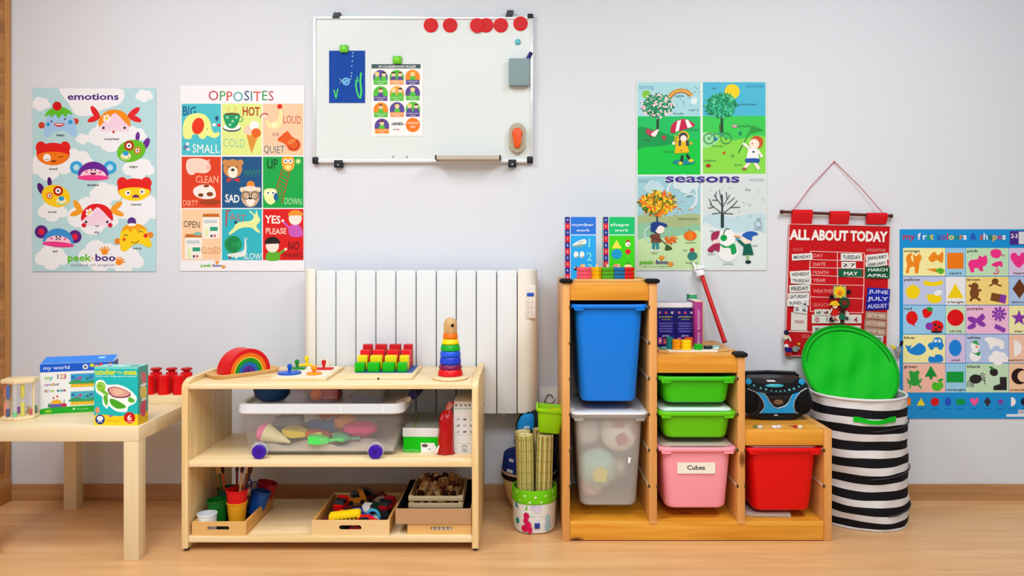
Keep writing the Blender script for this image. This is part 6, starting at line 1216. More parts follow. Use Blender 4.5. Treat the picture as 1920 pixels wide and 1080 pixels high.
def flatlid(x0, x1, z, col, label, y0=UY0+.01, h_=.006, ov=-.018):
    cx_, cy_ = (x0+x1)/2, (y0+UY1-.03)/2; wx, wy = x1-x0+ov, UY1-.03-y0
    g = G(); g.loft([rr(cx_, cy_, wx, wy, .03, z, 6), rr(cx_, cy_, wx, wy, .03, z+h_*.6, 6), rr(cx_, cy_, wx-.01, wy-.01, .028, z+h_, 6)]); o = tag(obj('bin_lid', g, mat(col, .4)), label, 'lid')
    g = G(); g.loft([rr(cx_, cy_, wx-.03, wy-.03, .026, z+h_, 6), rr(cx_, cy_, wx-.034, wy-.034, .025, z+h_+.0015, 6)]); obj('raised_panel', g, mat(col, .4), o)
flatlid(*c2, .4634, '#dfeeec', 'white lid on the lime green bin in the middle column')
flatlid(*c2, .3364, '#b9a898', 'greyish brown lid on the pink bin', h_=.006)
flatlid(*c3, .3334, '#d9c9c4', 'pale lid on the red bin', h_=.004)
pk = [o for o in bpy.data.objects if o.get('label', '').startswith('pink bin')][0]
yf = UY0-.0105+.016
a_ = P(1270, 865, yf); b2 = P(1341, 888, yf); tl_ = .055
M = Matrix.Translation(Vector((a_.x, yf-.0005, b2.z)))@Matrix.Rotation(R(-2.6), 4, 'X')
g = G(M); g.box(0, b2.x-a_.x, -.0008, 0, 0, a_.z-b2.z); lb = obj('paper_label', g, mat('#ece8da', .6), pk)
u = (b2.x-a_.x)/71; q = Print(M@Vector((0, -.0008, a_.z-b2.z)), (u, 0, 0), M.to_3x3()@Vector((0, 0, -(a_.z-b2.z)/23)), (0, -1, 0), h0=.0003); q.t('Cubes', 18, 15.5, 34, 8.5, '#2c2c2c', 1); q.build(lb, rough=.6)
g = G(); x0, x1 = px2x(1400, UY0), px2x(1497, UY0+.03); 
ps = thing('paper_stack', 'few flat white papers lying under the red bin', 'papers', ((x0+x1)/2, -.28, Z0))
for k in range(3): g = G(M=Matrix.Translation((x0+.095, -.28, Z0+.0002+k*.0055))@Matrix.Rotation(R(-3+2.5*k), 4, 'Z')); g.box(-.088, .086-k*.006, -.125, .125, 0, .005, .0008, seg=1); obj('paper', g, mat(('#cfcac2', '#dedad2', '#b9a8a0')[k], .7), ps)

# ---- on the highest step
ZH = .924+.0002
def workbox(x0, x1, spine, cover, top, label, w1, arts):
    yf = -.255; xa, xb = px2x(x0, yf), px2x(x1, yf); h_ = .242; tb_ = thing('card_box', label, 'box', (xa, yf, ZH), rot=(R(-2.5), 0, 0))
    g = G(); g.box(0, xb-xa, 0, .036, 0, h_, .0015); obj('carton', g, mat(cover, .4), tb_, local=True)
    q = Print((0, 0, h_), ((xb-xa)/370, 0, 0), (0, 0, -h_/770), (0, -1, 0), h0=.0005); q.cl = (0, 0, 370, 770)
    q.r(0, 0, 70, 770, '#d8d8f0')
    for k, ch in enumerate('MONTESSORI'):
        q.r(4, k*77, 62, k*77+77, ('#1c2a86', '#cc1c2c')[k % 2]); q.t(ch, 22, k*77+52, 24, 30, '#d8dcf6', 0)
    q.r(72, 0, 370, 215, top[0]); q.r(72, 215, 370, 226, '#cfe6f4'); q.r(72, 226, 370, 770, cover); q.t(w1, 84, 112, 262 if w1 == 'number' else 222, 40, '#f0f4fc', 0); q.t('work', 136, 178, 160, 36, '#f0f4fc', 0)
    arts(q); q.build(tb_, local=True)
    q = Print((xb-xa, 0, h_), (0, .036/100, 0), (0, 0, -h_/770), (1, 0, 0), h0=.0005); q.r(2, 0, 98, 770, top[1]); q.build(tb_, local=True)
def artn(q):
    q.b([(95, 340), (150, 300), (230, 270), (255, 290), (250, 330), (200, 350), (120, 365)], '#e6ece6'); q.b([(100, 350), (240, 330), (200, 362), (120, 368)], '#7aa89c'); q.e(190, 310, 40, 14, '#c8d4c8', -20); q.r(284, 265, 300, 370, '#8fe0d8')
    for x in (135, 205): q.e(x, 460, 28, 40, '#eef0e2'); q.e(x+8, 490, 16, 12, '#a8a890')
    q.t('2', 255, 535, 75, 105, '#8fe0d8', 0); q.t('3', 265, 665, 65, 95, '#a8e0c8', 0); q.c(130, 630, 26, '#22282c'); q.c(118, 618, 9, WH); q.c(205, 600, 24, '#e0b040')
def arts_(q):
    q.p([(160, 280), (218, 385), (100, 385)], '#e8e04a'); q.c(158, 455, 62, '#1898c8', 22); q.p([(290, 270), (325, 310), (258, 310)], '#b81c2c'); q.c(290, 335, 30, '#f0e6dc'); q.c(300, 340, 8, '#3a2a20'); q.e(290, 425, 32, 34, '#d8182c'); q.l([(290, 460), (288, 515)], 3, '#a0d080'); q.e(160, 600, 45, 28, '#f08a70'); q.arc(290, 590, 30, 180, 360, 10, '#3a7a2a'); q.e(290, 600, 45, 20, '#e8f0a0')
workbox(1059, 1117.5, 0, '#23a5ee', ('#2672d8', '#3f7cc8'), 'light blue box reading number work on the highest step', 'number', artn)
workbox(1131, 1190.5, 0, '#3bd012', ('#12bc6c', '#2a9a3a'), 'green box reading shape work on the highest step', 'shape', arts_)
g = G(); yf = -.375; xa, xb = px2x(1078, yf), px2x(1204, yf)
sbd = thing('sorting_board', 'thin wooden peg board carrying coloured shape stacks on the highest step', 'board', ((xa+xb)/2, -.34, ZH))
g.box(xa, xb, -.375, -.300, ZH, ZH+.008, .002); obj('board', g, wood('#d8a85c', '#e6c07c', 'X', 1, .5), sbd)
cs = [(1095, '#e8566a', 'pink', 'round', .0275), (1119, '#f0b80c', 'yellow', 'small flower', .018), (1139, '#4aa014', 'green', 'square', .0215), (1160, '#12689c', 'blue', 'square', .0205), (1179, '#c80c14', 'red', 'square', .0185)]
for px_, c_, cn, shn, r_ in cs:
    yy = -.337; xx = px2x(px_, yy)
    g = G(); g.cyl((xx, yy, ZH+.008), .0035, .055, 10); obj('peg', g, mat('#e8cc94', .5), sbd)
    for k in range(3):
        t_ = thing('stacking_piece', ('bottom', 'middle', 'top')[k]+f' {cn} {shn} piece of the shape sorter on the highest step', 'toy piece', (xx, yy, ZH+.0082+k*.0148), 0, 'stacked shape pieces on the highest step'); g = G()
        if shn == 'round': g.lathe([(r_-.002, 0), (r_, .002), (r_, .012), (r_-.002, .014)], (0, 0, 0), 28)
        elif shn == 'square': g.box(-r_, r_, -r_, r_, 0, .014, .0025)
        else: g.prism([((r_+.003*math.cos(4*R(a)))*math.cos(R(a)), (r_+.003*math.cos(4*R(a)))*math.sin(R(a))) for a in range(0, 360, 12)], 0, .014, 'XY', .001, seg=1)
        obj('piece', g, mat(c_, .4), t_, local=True)
        g = G(); g.cyl((0, 0, .0138), .0065, .0006, 12); obj('hole_ring', g, mat('#e8cc94', .5), t_, local=True)
# ---- on the middle step
ZS2 = .6637
def navy(q):
    for ox in (8, 178):
        q.r(ox, 60, ox+150, 360, '#1a1674')
        for k, c_ in enumerate(('#c86a9a', '#d04a5a', '#d0c8e0')): q.c(ox+22+k*54, 84, 11, c_)
        q.t('practice', ox+14, 124, 120, 14, '#b8c83a', 1); q.t('words', ox+36, 146, 80, 13, '#8aa04a', 1)
        for k in range(4): q.r(ox+12+(k % 2)*8, 168+k*22, ox+136-(k % 2)*6, 180+k*22, ('#5a5ab4', '#6a62b8')[k % 2])
        q.t('games', ox+44, 282, 64, 14, '#c8c0d8', 1); q.r(ox+8, 292, ox+40, 345, '#c85a8a'); q.c(ox+24, 318, 9, '#e8d8e0'); q.r(ox+50, 300, ox+130, 345, '#a03a5a'); q.e(ox+90, 330, 34, 14, '#e06a7a')
yf = -.225; xa, xb = px2x(1231, yf), px2x(1303, yf)
nb = thing('book_box', 'dark navy box with two printed panels and a white top edge', 'box', (xa, yf, ZS2), R(0)); hh = .172
g = G(); g.box(0, xb-xa, 0, .10, 0, hh, .0015); obj('carton', g, mat('#15125c', .4), nb, local=True)
q = Print((0, 0, hh), ((xb-xa)/340, 0, 0), (0, 0, -hh/372), (0, -1, 0), h0=.0005); q.cl = (0, 0, 340, 372); q.r(0, 0, 340, 44, '#e6e8ec'); q.r(0, 38, 340, 44, '#9aa0c0'); navy(q); q.build(nb, local=True)
q = Print((0, 0, hh), ((xb-xa)/340, 0, 0), (0, .1/100, 0), (0, 0, 1), h0=.0005); q.r(4, 4, 336, 96, '#a9b0c4'); q.build(nb, local=True)
yf = -.262; xa, xb = px2x(1302.5, yf), px2x(1318, yf)
sp_ = thing('book', 'purple-spined book standing right of the navy box', 'book', (xa, yf, ZS2))
g = G(); g.box(0, xb-xa, 0, .13, 0, .179, .001); obj('cover', g, mat('#a53286', .4), sp_, local=True)
g = G(); g.box(.0015, xb-xa-.0015, .002, .1315, .1785, .1800); obj('pages', g, mat('#e8dcc8', .8), sp_, local=True)
q = Print((0, 0, .179), ((xb-xa)/60, 0, 0), (0, 0, -.179/370), (0, -1, 0), h0=.0005); q.cl = (0, 0, 60, 370); q.r(0, 0, 60, 8, '#d86a7a'); q.r(0, 345, 60, 370, '#c83a8a'); q.r(55, 0, 60, 370, '#c8863a')
for k, ch in enumerate('LANGUAGE GAMES'):
    if ch != ' ': q.t(ch, 20, 80+k*20, 18, 15, '#e8c8dc', 1)
q.build(sp_, local=True)
q = Print((xb-xa, 0, .179), (0, .13/100, 0), (0, 0, -.179/370), (1, 0, 0), h0=.0005); q.r(2, 4, 98, 366, '#b8782e'); q.build(sp_, local=True)
gb = thing('book', 'green book edge showing behind the navy box', 'book', (px2x(1290, -.09), -.12, ZS2)); g = G(); g.box(0, .03, 0, .06, 0, .196, .001); obj('cover', g, mat('#3a9a6a', .5), gb, local=True); g = G(); g.box(.002, .028, .001, .058, .1958, .1968); obj('pages', g, mat('#e4dccc', .8), gb, local=True)
yf = -.375; xa, xb = px2x(1252, yf), px2x(1362, yf)
db = thing('sorting_tray', 'thin white activity board of coloured discs on the middle step', 'board', ((xa+xb)/2, -.32, ZS2))
g = G(); g.box(xa, xb-.03, yf, -.262+.0, ZS2, ZS2+.007, .0015); obj('board', g, mat('#e6dccc', .5), db)
g = G(); g.prism([(px2x(1236, -.40), -.385), (xa-.001, -.405), (xa-.001, -.29), (px2x(1236, -.40), -.29)], ZS2, ZS2+.009, 'XY', .001); obj('wing', g, wood('#c89858', '#d8ac6c', 'X', 1, .5), db)
g = G(); g.prism([(xb-.029, -.375), (xb+.045, -.33), (xb+.01, -.28), (xb-.029, -.275)], ZS2, ZS2+.006, 'XY', .001); obj('wing', g, wood('#c89858', '#d8ac6c', 'X', 1, .5), db)
def disc_(px_, yy, r_, h_, c_, label, z=ZS2+.0072):
    o = thing('coloured_disc', label, 'disc', (px2x(px_, yy), yy, z), 0, 'coloured discs on the activity board'); n_ = max(1, round(h_/.011))
    for k in range(n_): g = G(); g.cyl((0, 0, k*h_/n_), r_, h_/n_-.0003, 24, .0012); obj('disc', g, mat(c_, .35), o, local=True)
    return o
disc_(1255.5, -.33, .0135, .044, '#147a7c', 'teal stack of discs at the left of the activity board')
disc_(1268.5, -.345, .0160, .037, '#f09c0e', 'orange-yellow stack of discs beside the teal one')
disc_(1286.5, -.352, .0190, .036, '#f6d80a', 'bright yellow stack of discs, tallest in front')
disc_(1291, -.306, .0165, .040, '#e05018', 'orange-red stack of discs behind the yellow one')
disc_(1309, -.345, .0165, .020, '#1cb01c', 'green short disc stack right of the yellow one')
disc_(1327, -.325, .0165, .0105, '#152c2c', 'black flat disc at the right of the activity board')
disc_(1343, -.305, .0150, .0090, '#7cc4b8', 'pale teal flat disc at the right end of the activity board')
disc_(1343, -.345, .0110, .0080, '#d8dcd4', 'white flat disc at the right end of the activity board')
disc_(1243, -.35, .0150, .0060, '#3a9a94', 'teal flat disc on the left wing of the activity board', z=ZS2+.0092)
# pointer stick with a white hand
b0 = P(1359, 642, -.13); t0 = P(1316, 517, -.030); 
pt_ = thing('pointer_stick', 'red pointer stick with a white pointing hand leaning on the wall', 'pointer', b0)
g = G(); g.tube([b0, t0], [.0088, .0088], 14); stk = obj('stick', g, mat('#cc1418', .35), pt_)
dr = (t0-b0).normalized()
g = G(); g.tube([b0-dr*.002, b0+dr*.006], .0094, 14); obj('end_cap', g, mat('#a01014', .4), stk)
q = Print(b0+dr*.012+Vector((-.004, -.0094, 0)), (.0001, 0, 0), -dr*.0001, (0, -1, 0), h0=0)
cuff = P(1314.5, 517, -.030); M_gl = mat('#eef0f2', .45)
g = G(); g.tube([cuff-dr*.003, cuff+dr*.004, cuff+dr*.016, cuff+dr*.020], [.018, .0205, .019, .015], 20); obj('cuff', g, M_gl, pt_)
hc = cuff+dr*.030; xr = dr.cross(Vector((0, -1, 0))).normalized()   # to the viewer's side
Mh = Matrix((( -xr.x if False else xr.x, 0, dr.x, hc.x), (xr.y, 1, dr.y, hc.y), (xr.z, 0, dr.z, hc.z), (0, 0, 0, 1)))@Matrix.Diagonal((.9, .9, .72, 1))
g = G(Mh); g.loft([rr(0, 0, .028, .020, .009, -.020, 5), rr(.001, 0, .036, .024, .011, -.006, 5), rr(.001, 0, .040, .026, .012, .006, 5), rr(.001, 0, .036, .022, .010, .014, 5)]); hand = obj('palm', g, M_gl, pt_)
def fing(name, pts, r_): g = G(Mh); g.tube(pts, r_, 12); obj(name, g, M_gl, hand)
fing('index_finger', [(-.012, 0, .008), (-.0135, -.001, .024), (-.0145, -.002, .040), (-.0155, -.002, .048)], [.0066, .0062, .0056, .003])
fing('middle_finger', [(-.003, 0, .010), (-.003, -.008, .021), (-.003, -.018, .018), (-.003, -.018, .004), (-.003, -.013, .0)], [.0063, .0062, .006, .0056, .003])
fing('ring_finger', [(.008, 0, .009), (.008, -.008, .018), (.008, -.017, .015), (.008, -.017, .003), (.008, -.012, -.001)], [.006, .006, .0058, .0054, .003])
fing('little_finger', [(.0175, 0, .006), (.018, -.007, .013), (.018, -.015, .010), (.018, -.015, .001), (.018, -.011, -.002)], [.0053, .0053, .005, .0047, .003])
fing('thumb', [(-.015, -.004, -.012), (-.023, -.008, -.002), (-.020, -.016, .006), (-.010, -.019, .008)], [.0068, .0064, .0058, .0035])

# ---- stereo on the lowest step
BX, BY, BZ = px2x(1456.5, -.30), -.30, .3972
bm_ = thing('portable_stereo', 'black portable CD stereo with a light blue front panel', 'stereo', (BX, BY, BZ)); k_ = (DW+BY)/F/9.82
def bz(x, y): return ((x-655)*k_, (900-y)*k_)
side = [(655, 118), (1080, 118), (1160, 150), (1225, 240), (1275, 360), (1298, 480), (1296, 580), (1262, 680), (1190, 775), (1110, 840), (1050, 880), (900, 896), (655, 899)]
outl = side+[(1310-x, y) for x, y in side[-2:0:-1]]
M_blk = mat('#14151a', .35); M_cy = mat('#1b98d8', .3); M_sil = mat('#b9bfc8', .3, .3)
g = G(); g.prism([bz(x, y) for x, y in outl], 0, .125, 'XZ', .012, seg=3); body = obj('body', g, M_blk, bm_, local=True)
for s_ in (-1, 1):
    cx_, cz_ = bz(655+s_*490, 560); g = G(); g.ell((cx_, 0, cz_), 150*k_, .016, 225*k_, 28, 16); spk = obj('speaker_grille', g, mat('#08090c', .6, bump=.6, bscale=1600), bm_, local=True)
    g = G(); g.tube([(cx_+154*k_*math.cos(R(a)), -.0035, cz_+229*k_*math.sin(R(a))) for a in range(0, 360, 12)], .0012, 6, closed=True); obj('speaker_rim', g, mat('#26282e', .4), spk, local=True)
bl_ = [(330, 360), (430, 400), (480, 480), (530, 570), (590, 640), (655, 665), (720, 650), (800, 620), (860, 560), (900, 470), (940, 410), (1080, 365), (1010, 450), (965, 560), (960, 680), (1010, 765), (340, 765), (420, 660), (415, 560), (375, 470), (250, 365)]
g = G(); g.prism([bz(x, y) for x, y in bl_], -.006, .001, 'XZ', .0012, seg=1); obj('blue_panel', g, M_cy, bm_, local=True)['label'] = 'light blue curved front panel'
for pts in ([(330, 375), (430, 410), (480, 490), (530, 580), (590, 645), (655, 670), (720, 655), (800, 630), (860, 570), (900, 480), (930, 420)], [(250, 368), (330, 440), (390, 530), (420, 620), (400, 690), (330, 762)], [(1085, 362), (1020, 440), (965, 540), (955, 650), (970, 730), (1030, 768)], [(100, 310), (250, 368)], [(1085, 362), (1200, 300)]):
    g = G(); g.tube([(*[bz(x, y)[0]], -.0065, bz(x, y)[1]) for x, y in pts], .0017, 6); obj('silver_trim', g, M_sil, bm_, local=True)
g = G(); g.prism([bz(x, y) for x, y in ((440, 420), (900, 405), (850, 555), (790, 620), (655, 650), (590, 625), (530, 560))], -.0045, .001, 'XZ', .001, seg=1); win = obj('tape_window', g, mat('#1b1416', .12), bm_, local=True)
cx_, cz_ = bz(680, 560); g = G(); g.ell((cx_, -.0048, cz_), 90*k_, .001, 48*k_, 20, 6); obj('disc_hub', g, mat('#7a5c44', .4), win, local=True)
g = G(); a_ = bz(470, 480); b2 = bz(900, 400); g.box(a_[0], b2[0], -.0060, -.004, bz(0, 492)[1], bz(0, 440)[1], .0005); obj('door_bar', g, mat('#20242c', .2), win, local=True)
g = G(); pts = [(90, 200), (250, 290), (450, 345), (655, 360), (860, 345), (1050, 290), (1180, 200), (1230, 270), (1080, 350), (870, 395), (655, 405), (440, 400), (250, 355), (90, 290)]
g.prism([bz(x, y) for x, y in pts], -.0085, .001, 'XZ', .001, seg=1); kb_ = obj('button_band', g, mat('#10222c', .3), bm_, local=True)
for x, y, r_ in ((222, 250, 22), (345, 300, 24), (440, 322, 26), (540, 346, 18), (628, 356, 18), (706, 356, 18), (786, 350, 18), (872, 330, 26), (956, 310, 26), (1045, 272, 20)):
    cx_, cz_ = bz(x, y); g = G(); g.ell((cx_, -.009, cz_), r_*k_, .0022, r_*k_*.85, 14, 8); obj('button', g, mat('#58b4c0', .3), kb_, local=True)
cx_, cz_ = bz(610, 262); g = G(); g.ell((cx_, -.001, cz_), 175*k_, .008, 36*k_, 28, 8); obj('display', g, mat('#3fb4cc', .15), bm_, local=True)
for x, y in ((128, 185), (1105, 190)):
    cx_, cz_ = bz(x, y); g = G(); g.cyl((cx_, -.010, cz_), 56*k_, .012, 24, .003, 'Y'); obj('knob', g, M_cy, bm_, local=True)
g = G(); g.prism([bz(x, y) for x, y in ((200, 130), (1010, 130), (960, 210), (655, 232), (250, 215))], -.003, .001, 'XZ', .001, seg=1); lidp = obj('disc_lid', g, mat('#2b2d31', .2), bm_, local=True)
g = G(); a_ = bz(450, 175); g.prism([bz(450, 155), bz(600, 155), bz(635, 185), bz(480, 185)], -.0042, -.002, 'XZ', .0003, seg=1); obj('logo_plate', g, mat('#e8eaec', .4), lidp, local=True)
q = Print((*[bz(590, 0)[0]], -.0022, bz(0, 785)[1]), (k_, 0, 0), (0, 0, -k_), (0, -1, 0), h0=.001); q.e(45, 15, 40, 18, '#aab0b8'); q.r(90, 34, 200, 40, '#4a4c52'); q.build(bm_, local=True)
g = G(); g.tube([(-.105, .075, .155), (-.100, .10, .163), (.0, .112, .165), (.100, .10, .163), (.105, .075, .155)], .007, 10); obj('carry_handle', g, M_blk, bm_, local=True)
for x, z_ in ((-.07, 0), (.07, 0)): pass
for nme, px_, c1_, c2_, lab, ro in (('chalk_clip', 1421, '#5c8a48', '#d4d6d8', 'small green and white clip in front of the stereo, left', 32), ('chalk_clip', 1456, '#e8eaf0', '#d8d4dc', 'small white clip in front of the stereo, middle', 10), ('chalk_clip', 1496, '#c02a20', '#e0dcc0', 'small red and cream clip in front of the stereo, right', 28)):
    yy = -.418; t_ = thing(nme, lab, 'clip', (px2x(px_, yy), yy, .3972), R(-ro), 'small clips in front of the stereo')
    g = G(); g.box(-.016, .0, -.008, .008, 0, .007, .0015); obj('left_half', g, mat(c1_, .5), t_, local=True); g = G(); g.box(.0003, .016, -.009, .009, 0, .009, .002); obj('right_half', g, mat(c2_, .5), t_, local=True)

# ------------------------------------------------------------------ striped pop-up hamper with a green lid
HX, HY, HR, HZ = px2x(1608, -.205), -.205, .1745, .486
hp = thing('laundry_hamper', 'round black and white striped fabric hamper at the right of the frame', 'hamper', (HX, HY, 0))
hmx = .030
HX += 0
M_hw, M_hb, M_gn = mat('#d9d9dc', .8, bump=.25, bscale=60), mat('#131217', .75, bump=.25, bscale=60), mat('#06b81c', .55)
edges_z = [0, .010, .0315, .072, .0995, .1320, .1605, .1915, .2200, .2505, .2800, .3120, .3400, .3700, .3980, .4300, .4560, HZ]
edges_z = [.002, .010, .035, .060, .0915, .1175, .1500, .1775, .2100, .2375, .2700, .2975, .3310, .3585, .3900, .4175, .4490, HZ]
def hr(t, z): return HR*(1-.02*(1-z/HZ))+.0030*math.sin(4*t+z*38)*(1-.6*z/HZ)-.004*(1-abs(math.sin(z*19.5)))*(.6+.4*math.sin(2*t))+.0016*math.sin(z*42+t)+.0012*math.sin(11*t-z*70)
nT = 72
def cx_at(z): return HX+hmx*(1-z/HZ)*.35
for k in range(len(edges_z)-1):
    z0_, z1_ = edges_z[k], edges_z[k+1]; wht = k % 2 == 0
    if k == 0: wht = True
    secs = []
    for j in range(5):
        z = z0_+(z1_-z0_)*j/4; secs.append([(cx_at(z)+hr(t, z)*math.cos(t), HY+hr(t, z)*math.sin(t)*.97, z+(0 if (k == 0 and j == 0) or (k == len(edges_z)-2 and j == 4) or z < .012 else .0028*math.sin(2*t+z*14)+.0014*math.sin(5*t-z*30))*min(1, (HZ-z)/.05)) for t in [2*math.pi*i/nT for i in range(nT)]])
    g = G(); g.loft(secs, (k == 0, False)); o = obj('stripe', g, M_hw if wht else M_hb, hp); o['label'] = 'white fabric stripe' if wht else 'black fabric stripe'
    o.data.materials[0] = M_hw if wht else M_hb
g = G(); g.loft([[(cx_at(z)+r_*math.cos(t), HY+r_*math.sin(t)*.97, z) for t in [2*math.pi*i/nT for i in range(nT)]] for r_, z in ((HR-.006, HZ-.003), (HR-.010, .25), (HR-.014, .012))], (False, True)); obj('inner_lining', g, mat('#b4b4ba', .85), hp)
g = G(); g.tube([(HX+(HR-.001)*math.cos(R(a)), HY+(HR-.001)*.97*math.sin(R(a)), HZ) for a in range(0, 360, 6)], .0050, 8, closed=True); obj('rim_hoop', g, M_hw, hp)
for zc_, a0 in ((.372, -95), (.195, -100), (.06, -80)):     # the spring wire shows as a slanting ridge
    g = G(); g.tube([(cx_at(zc_)+(HR+.0028)*math.cos(R(a)), HY+(HR+.0028)*.97*math.sin(R(a)), zc_+(a-a0)*.00028) for a in range(a0, a0+92, 5)], .0022, 6); obj('spring_ridge', g, mat('#3a393f', .7), hp)
a1, a2 = math.asin(0), 0
def onh(px_, z, dr_=.004):
    for _ in range(12):
        pass
    # point of the hamper's front seen at photograph column px_
    best = min((abs((px_-CX)*(DW+HY+HR*.97*math.sin(t))/F-(HX+HR*math.cos(t))), t) for t in [R(-180+i*.5) for i in range(361)])
    t = best[1]; return Vector((cx_at(z)*.5+HX*.5+(HR+dr_)*math.cos(t), HY+(HR+dr_)*.97*math.sin(t), z))
hs = thing('dummy', '', '', (0, 0, 0)); bpy.data.objects.remove(hs)
g = G(); up = Vector((0, 0, 1)); cols_ = []
for i, (px_, dz, hh_, bul) in enumerate(((1600, 0, .013, .002), (1611, 0, .013, .003), (1618, -.002, .0115, .006), (1630, -.006, .010, .012), (1642, -.007, .010, .013), (1654, -.004, .011, .009), (1664, 0, .0125, .004), (1677, .002, .013, .002))):
    p0 = onh(px_, .415+dz, .001+bul); p1 = onh(px_, .415+dz, .0035+bul); hh_ *= 1.25; cols_.append([p0+up*hh_*.6, p1+up*hh_*.6, p1-up*hh_*.6, p0-up*hh_*.6])
g.loft(cols_); obj('strap_handle', g, M_gn, hp)['label'] = 'green webbing handle'
# lid disc leaning back against the wall
LR = .189; tl2 = R(33); top = Vector((px2x(1577, -.04), -.026, .727)); cdir = Vector((0, -math.sin(tl2), -math.cos(tl2))); lc = top+cdir*LR
xa_ = Vector((1, 0, 0)); nrm = xa_.cross(cdir).normalized(); 
if nrm.y > 0: nrm = -nrm
ML = Matrix(((xa_.x, -cdir.x, nrm.x, lc.x), (xa_.y, -cdir.y, nrm.y, lc.y), (xa_.z, -cdir.z, nrm.z, lc.z), (0, 0, 0, 1)))
lt = thing('hamper_lid', 'round bright green fabric lid leaning on the wall above the hamper', 'lid', lc)
hal = math.sqrt(LR**2-.10**2); nR, nA = 14, 72; vv = [(0, 0, 0)]; fs = []
for r_ in range(1, nR+1):
    for a in range(nA):
        t = 2*math.pi*a/nA; rad_ = (LR-.004)*r_/nR; u_ = rad_/LR*math.cos(t-.9); v_ = rad_/LR*math.sin(t-.9); z_ = (.0055*math.sin(7*v_+2.5*u_)+.0025*math.sin(13*v_-4*u_+1))*(1-(r_/nR)**3)-.006*(1-(r_/nR)**2)
        vv.append((rad_*math.cos(t), rad_*math.sin(t), z_))
for a in range(nA): fs.append((0, 1+a, 1+(a+1) % nA))
for r_ in range(nR-1):
    for a in range(nA): i = 1+r_*nA+a; j = 1+r_*nA+(a+1) % nA; fs.append((i, j, j+nA, i+nA))
g = G(ML); n1 = len(vv); g.add(vv+[(x, y, z-.0012) for x, y, z in vv], fs+[tuple(i+n1 for i in reversed(f)) for f in fs]); obj('lid_fabric', g, M_gn, lt)
g = G(ML); g.tube([((LR-.003)*math.cos(R(a)), (LR-.003)*math.sin(R(a)), .001) for a in range(0, 360, 6)], .0055, 8, closed=True); obj('edge_piping', g, mat('#0a9a1c', .6), lt)
g = G(ML); g.tube([((LR-.020)*math.cos(R(a)), (LR-.020)*math.sin(R(a))-.003*math.sin(R(a)), .0012) for a in range(8, 174, 4)], [.0004]+[.0022]*40+[.0004], 6); obj('hem_seam', g, mat('#057d14', .6), lt)

# ------------------------------------------------------------------ basket of rolled mats, green crate, bags behind
QX, QY, QR = px2x(1002, -.315), -.315, .0805
bs = thing('fabric_basket', 'small round fabric basket with green polka dot cuff holding rolled mats', 'basket', (QX, QY, 0))
nT = 48
def ring_(r_, z, wob=.0015): return [(QX+(r_+wob*math.sin(5*t))*math.cos(t), QY+(r_+wob*math.sin(5*t))*math.sin(t), z) for t in [2*math.pi*i/nT for i in range(nT)]]
g = G(); g.loft([ring_(.070, .001), ring_(.077, .006), ring_(QR-.001, .03), ring_(QR+.001, .112), ring_(QR-.004, .112), ring_(QR-.006, .008)], (True, True)); obj('basket_wall', g, mat('#e2e4e2', .8), bs)
g = G(); g.loft([ring_(QR+.0015, .110), ring_(QR+.004, .113), ring_(QR+.0042, .155), ring_(QR+.002, .160), ring_(QR-.003, .159), ring_(QR-.004, .110)], (False, False)); obj('cuff', g, mat('#6cc40c', .8), bs)['label'] = 'lime green cuff with white dots'
def wrapprint(name, items, h0):
    V, Fa, Co = [], [], []
    for kind, px_, z_, w_, h_, col in items:
        t0 = min((abs((px_-CX)*(DW+QY+QR*math.sin(t))/F-(QX+QR*math.cos(t))), t) for t in [R(-180+i*.5) for i in range(361)])[1]
        n_ = 14; b = len(V)
        for i in range(n_):
            a = 2*math.pi*i/n_; du, dz = (w_*math.cos(a), h_*math.sin(a)) if kind == 'e' else (w_*max(-1, min(1, 1.6*math.cos(a))), h_*max(-1, min(1, 1.6*math.sin(a))))
            t = t0+du/QR; V.append((QX+(QR+h0)*math.cos(t), QY+(QR+h0)*math.sin(t), z_+dz))
        Fa.append(tuple(range(b, b+n_))); Co.append(lin(col)); h0 += .00003
    me = bpy.data.meshes.new(name); I = wm(bs).inverted(); me.from_pydata([tuple(I@Vector(v)) for v in V], [], Fa); at = me.color_attributes.new('ink', 'FLOAT_COLOR', 'CORNER'); buf = []
    for pl, c in zip(me.polygons, Co): buf += list(c)*pl.loop_total
    at.data.foreach_set('color', buf); me.materials.append(print_mat(.8)); o = bpy.data.objects.new(name, me); COL.objects.link(o); o.parent = bs
wrapprint('print', [('e', 971, .150, .0034, .0034, '#f0f4e8'), ('e', 985, .142, .0038, .0038, '#f0f4e8'), ('e', 1004, .138, .0040, .0040, '#f0f4e8'), ('e', 1022, .142, .0036, .0036, '#f0f4e8'), ('e', 977, .124, .0036, .0036, '#f0f4e8'), ('e', 994, .120, .0038, .0038, '#f0f4e8'), ('e', 1014, .120, .0036, .0036, '#f0f4e8'), ('e', 1034, .152, .003, .0034, '#f0f4e8'), ('e', 964, .132, .003, .0034, '#f0f4e8'), ('e', 1035, .128, .003, .0034, '#f0f4e8')], .0053)
